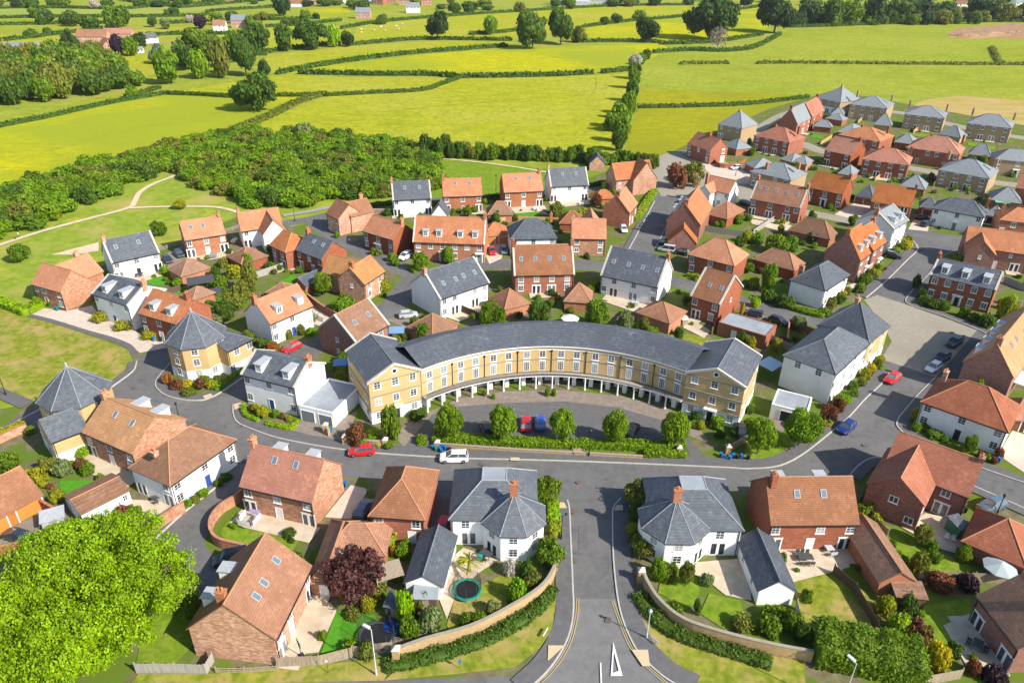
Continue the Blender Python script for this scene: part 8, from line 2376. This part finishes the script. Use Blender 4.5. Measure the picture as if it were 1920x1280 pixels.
 for (x0, y0, x1, y1, c) in ((-1.6, -.1, -.2, -1.5, (.8, .8, .82)), (.2, -1.5, 1.5, -.2, (.55, .42, .75)), (.3, 1.3, 1.5, .2, (.55, .42, .75)), (-1.2, .2, -.2, 1.3, (.8, .8, .82))):
  q = MB()
  q.mesh([(x0, y0, 1.9), (x1, y1, 1.9), (x1, y1, 1.0), (x0 + .1, y0, 1.0), (x0 + .03, y0 + .02, 1.9), (x1 + .03, y1 + .02, 1.9), (x1 + .03, y1 + .02, 1.0), (x0 + .13, y0 + .02, 1.0)], [(0, 1, 2, 3), (7, 6, 5, 4)])
  part(q, 'sheet', flat('cloth_%02d' % int(c[1] * 100), c, rough=1), rt)
 # kennels of street furniture
 rt = root('bench', 'wooden bench on the footway in front of the crescent hedge', 'bench', (G(1085, 853).x, G(1085, 853).y, .22), 0)
 m = MB()
 m.box(-.9, .9, -.25, .25, .42, .48)
 part(m, 'seat', WOOD, rt)
 m = MB()
 m.box(-.9, .9, .22, .27, .5, .9)
 part(m, 'backrest', WOOD, rt)
 for x in (-.8, .8):
  m = MB()
  m.box(x - .04, x + .04, -.22, .22, 0, .419)
  part(m, 'leg', WOOD_D, rt)
 post_sign((1022, 1192), 'white street name board on the verge left of the junction', .9, 1.2, .3, 1.1)
 post_sign((1228, 1208), 'white street name board beside the junction lamp', .9, 1.1, .3, -.9)
 post_sign((862, 1254), 'small blue sign post on the bottom verge', 1.6, .35, .5, .5, BLUE)
 post_sign((398, 727), 'white street name board at the wall of the tall octagonal house', .8, 1.2, .25, .5)
 post_sign((616, 1262), 'thin pale pole with a small plate before the bottom fence', 2.2, .2, .3, 0)
 person((36, 446), 'person in white top and dark trousers walking a dog on the gravel path', -.9, (.7, .72, .75), (.05, .06, .09))
 d = root('dog', 'small dark dog walking beside the person on the gravel path', 'dog', G(29, 449), 2.6)
 m = MB()
 m.lathe([(.05, -.3), (.12, -.25), (.14, .1), (.11, .28), (.07, .38)], 8)
 b2 = MB()
 b2.mesh([(z, x, .36 + y) for x, y, z in m.v], m.f)
 for x, y in ((-.2, -.07), (-.2, .07), (.2, -.07), (.2, .07)):
  b2.tube((x, y, .3), (x - .03, y, .16), .04, 5, r2=.025)
  b2.tube((x - .03, y, .16), (x, y, 0), .025, 5)
 b2.tube((.33, 0, .42), (.45, 0, .56), .07, 6, r2=.08)
 b2.tube((.45, 0, .56), (.62, 0, .52), .07, 6, r2=.035)
 b2.tube((-.3, 0, .42), (-.5, 0, .56), .025, 5, r2=.01)
 part(b2, 'body', flat('dog_coat', (.03, .025, .02)), d, True)
 for i, (x, y) in enumerate(((677, 57), (678, 63), (701, 59), (715, 52), (722, 59), (743, 51), (748, 56), (754, 47), (860, 30))):
  sheep((x, y), 'white sheep grazing on the far meadow above the long hedge', i * 1.3, 1.5)
 rng = random.Random(3)
 for i in range(14):
  sheep((280 + i * 3.4 + rng.uniform(-1, 1), 2.5 + rng.uniform(-1, 1.6)), 'pale animal of the herd near the top edge', i * .9, 1.6)
 # far buildings
 H = far_house
 H((47, 112), 22, 9, 6, .05, mat('far_stone', [(.4, .3, .2), (.5, .4, .28)], scale=.5), SLATE_L, 'long stone house with blue grey slate roof behind the wood at the far left')
 H((83, 113), 9, 7, 4.5, .1, mat('far_stone', [(.4, .3, .2), (.5, .4, .28)], scale=.5), T_RB, 'red roofed wing right of the long stone house at the far left')
 H((18, 110), 8, 6, 4, .0, mat('far_stone', [(.4, .3, .2), (.5, .4, .28)], scale=.5), SLATE, 'low slate wing left of the long stone house at the far left')
 H((180, 88), 20, 9, 7, .1, BR_MX, T_RB, 'large brick manor with red roof among the purple trees')
 H((205, 98), 12, 8, 5, -.9, BR_MX, T_RD, 'red roofed side range of the manor towards the wood')
 H((225, 76), 20, 7, 5, .1, BR_MX, T_RD, 'red roofed back range of the manor behind the dark purple tree')
 H((283, 80), 9, 6, 3.5, .8, WHITE, SLATE, 'white barn with slate roof right of the manor')
 H((264, 99), 4, 3, 2.4, .3, WHITE, SLATE_L, 'small pale summer house right of the manor trees')
 H((455, 52), 16, 9, 6, .05, BR_MX, SLATE_L, 'far pale stone cottage below the hedges, left of the dark row')
 H((414, 58), 10, 8, 4.5, .2, WHITE, T_RB, 'far white cottage with red roof half hidden in trees')
 H((682, 35), 14, 9, 5.5, .0, BR_MX, SLATE_L, 'lone far cottage on the meadow above the sheep')
 H((775, 24), 14, 9, 5.5, .1, WHITE, SLATE_L, 'far white cottage above the lone cottage')
 H((556, 13), 14, 7, 3.5, .1, WHITE, T_RB, 'long white far cottage beside the dark tree at the top')
 for i, (x, y, c, r) in enumerate(((585, 8, BR_MX, T_RB), (618, 4, BR_OR, T_RB), (632, 5, BR_MX, T_RB), (648, 6, WHITE, T_BR), (668, 8, BR_MX, T_RB), (690, 8, WHITE, T_BR), (712, 9, BR_OR, T_RB), (735, 7, BR_MX, T_BR), (760, 10, BR_MX, T_RB), (782, 9, WHITE, T_RB), (800, 10, BR_OR, T_RB), (770, 4, BR_MX, T_BR), (430, 1.5, BR_OR, T_RB))):
  p = G(x, y)
  far_house((x, y), 13, 8, 5.5, RND.uniform(-.4, .4), c, r, 'house of the distant village along the top edge')
  C.objects[-1] if False else None
 for i, (x, y, w_) in enumerate(((1068, 9, 45), (1115, 6, 38), (1175, 4, 30))):
  far_house((x, y), w_, 14, 4, .05, LEAD, LEAD, ('left long', 'middle long', 'right long')[i] + ' grey barn of the farm at the top edge', chim=False)
 far_house((1800, 14), 14, 9, 4, .1, WHITE, T_BR, 'white gabled house among the dark trees at the top right')
 far_house((1912, 16), 22, 12, 7, .1, WHITE, SLATE_L, 'large white house at the top right corner')
 far_house((1800, 26), 16, 8, 3, .1, BR_PU, T_BR, 'low brown barn among the trees at the top right', chim=False)
 # excavated mound
 m = MB()
 c = G(1790, 66)
 pr = random.Random(2)
 n = 40
 L_ = []
 for i in range(n + 1):
  x, y = 1778 + i * 5.2, 70 + 3 * math.sin(i * .2)
  p, q = G(x, y), G(x, y - 8)
  h = 2.2 * min(1, i / 5) * pr.uniform(.7, 1.15)
  L_.append((p, (p + q) / 2, q, h))
 for (a, b, c2, h), (a2, b2_, c3, h2) in zip(L_, L_[1:]):
  m.face([(a.x, a.y, 0), (a2.x, a2.y, 0), (b2_.x, b2_.y, h2), (b.x, b.y, h)])
  m.face([(b.x, b.y, h), (b2_.x, b2_.y, h2), (c3.x, c3.y, .1), (c2.x, c2.y, .1)])
 tag(m.build('earth_mound', [EARTH]), kind='structure')
 for o in C.objects:
  if o.get('label', '').startswith('house of the distant village'):
   o['group'] = 'houses of the distant village'
  if o.get('label', '').startswith('pale animal'):
   o['group'] = 'herd near the top edge'

build_things()
# ---------------------------------------------------------------- garden edges and air
def build_edges():
 """paved strip below garden doors, with small plants along it"""
 n = 0
 rng = random.Random(21)
 for rt in [o for o in C.objects if o.parent is None and o.get('category') in ('house', 'terrace')]:
  fr = [c for c in rt.children if c.name.startswith('french_door')]
  if not fr or rt.location.y > 330:
   continue
  y = min(c.location.y for c in fr)
  fr = [c for c in fr if abs(c.location.y - y) < .3 and abs(c.rotation_euler.z) < .1]
  if not fr:
   continue
  x0, x1 = min(c.location.x for c in fr) - 1.6, max(c.location.x for c in fr) + 1.6
  d = rng.uniform(2.2, 3.2)
  M = Matrix.Translation(rt.location) @ Matrix.Rotation(rt.rotation_euler.z, 4, 'Z')
  ZL[0] += .0015
  mb = MB()
  mb.face([M @ Vector((x0, y - d, ZL[0])), M @ Vector((x1, y - d, ZL[0])), M @ Vector((x1, y, ZL[0])), M @ Vector((x0, y, ZL[0]))])
  tag(mb.build('patio', [SLAB]), kind='structure')
  for k in range(2):
   p = M @ Vector((rng.uniform(x0, x1), y - d - rng.uniform(.3, 1.2), 0))
   w_ = rng.uniform(.8, 1.7)
   c = rng.choice(['green', 'fresh', 'gold', 'dark', 'olive', 'bright'])
   plant('shrub', p, w_, w_ * .8, c, f'small {WORD[c]} plant at the edge of a patio', 'plant', 'small plants at patio edges', name='plant')

def build_haze():
 m = bpy.data.materials.new('haze')
 m.use_nodes = True
 nt = m.node_tree
 nt.nodes.remove(nt.nodes['Principled BSDF'])
 v = nt.nodes.new('ShaderNodeVolumePrincipled')
 v.inputs['Color'].default_value = (.86, .92, 1, 1)
 v.inputs['Density'].default_value = .00004
 v.inputs['Anisotropy'].default_value = .2
 nt.links.new(v.outputs[0], nt.nodes['Material Output'].inputs['Volume'])
 mb = MB()
 mb.box(-2500, 2500, -150, 4000, -1.2, 76)
 tag(mb.build('haze', [m]), kind='stuff')

def build_beds():
 rng = random.Random(5)
 BEDS = []
 KEEP = [o.location.copy() for o in C.objects if o.parent is None and o.get('category') in ('washing line', 'trampoline', 'table', 'parasol', 'car', 'pool', 'basketball hoop')]
 boxes = []
 hs = [o for o in C.objects if o.parent is None and o.get('category') in ('house', 'terrace', 'garage', 'building')]
 for o in hs:
  w_ = [c for c in o.children if c.name.split('.')[0] == 'wall']
  if w_:
   xs = [v.co.x for v in w_[0].data.vertices]
   ys = [v.co.y for v in w_[0].data.vertices]
   boxes.append((o, min(xs), max(xs), min(ys), max(ys)))
 free = lambda p: not any(inside((p.x, p.y), q) for q in HARD) and not any(x0 - .4 < l.x < x1 + .4 and y0 - .4 < l.y < y1 + .4 for o, x0, x1, y0, y1 in boxes for l in [Matrix.Rotation(-o.rotation_euler.z, 3, 'Z') @ (p - o.location)])
 for o, x0, x1, y0, y1 in boxes:
  if o.location.y > 300 or o.location.y < 60:
   continue
  M = Matrix.Rotation(o.rotation_euler.z, 3, 'Z')
  for k in range(6):
   s = rng.random()
   e = rng.uniform(.8, 3.2)
   l = rng.choice([Vector((x0 + (x1 - x0) * s, y0 - e, 0)), Vector((x1 + e, y0 + (y1 - y0) * s, 0)), Vector((x0 - e, y0 + (y1 - y0) * s, 0)), Vector((x0 + (x1 - x0) * s, y0 - e, 0))])
   p = o.location + M @ l
   p.z = 0
   if not free(p) or any((p - q).length < 3.2 for q in KEEP) or k < 3 and len(BEDS) > 225:
    continue
   if k > 2:
    if rng.random() < .3 and e > 1.6:
     c = rng.choice(['green', 'fresh', 'dark', 'olive', 'gold'])
     plant('tree', p, rng.uniform(1.8, 3.2), rng.uniform(2.4, 4.2), c, f'small {WORD[c]} garden tree between the houses', 'tree', 'small garden trees between the houses', .15)
    elif rng.random() < .75:
     c = rng.choice(['green', 'fresh', 'dark', 'olive', 'bright'])
     w_ = rng.uniform(1.4, 2.8)
     plant('shrub', p, w_, w_ * .8, c, f'{WORD[c]} bush in a garden between the houses', 'bush', 'bushes in the gardens between the houses', name='garden_bush')
    continue
   BEDS.append(p)
   w_ = rng.uniform(1.0, 2.4)
   c = rng.choice(['green', 'fresh', 'gold', 'dark', 'olive', 'bright', 'dark', 'green', 'russet'])
   plant('shrub', p, w_, w_ * rng.uniform(.6, 1.0), c, f'{WORD[c]} plant in a bed near a house or garage wall', 'plant', 'plants in the beds along house walls', name='plant')

build_edges()
build_beds()
build_haze()
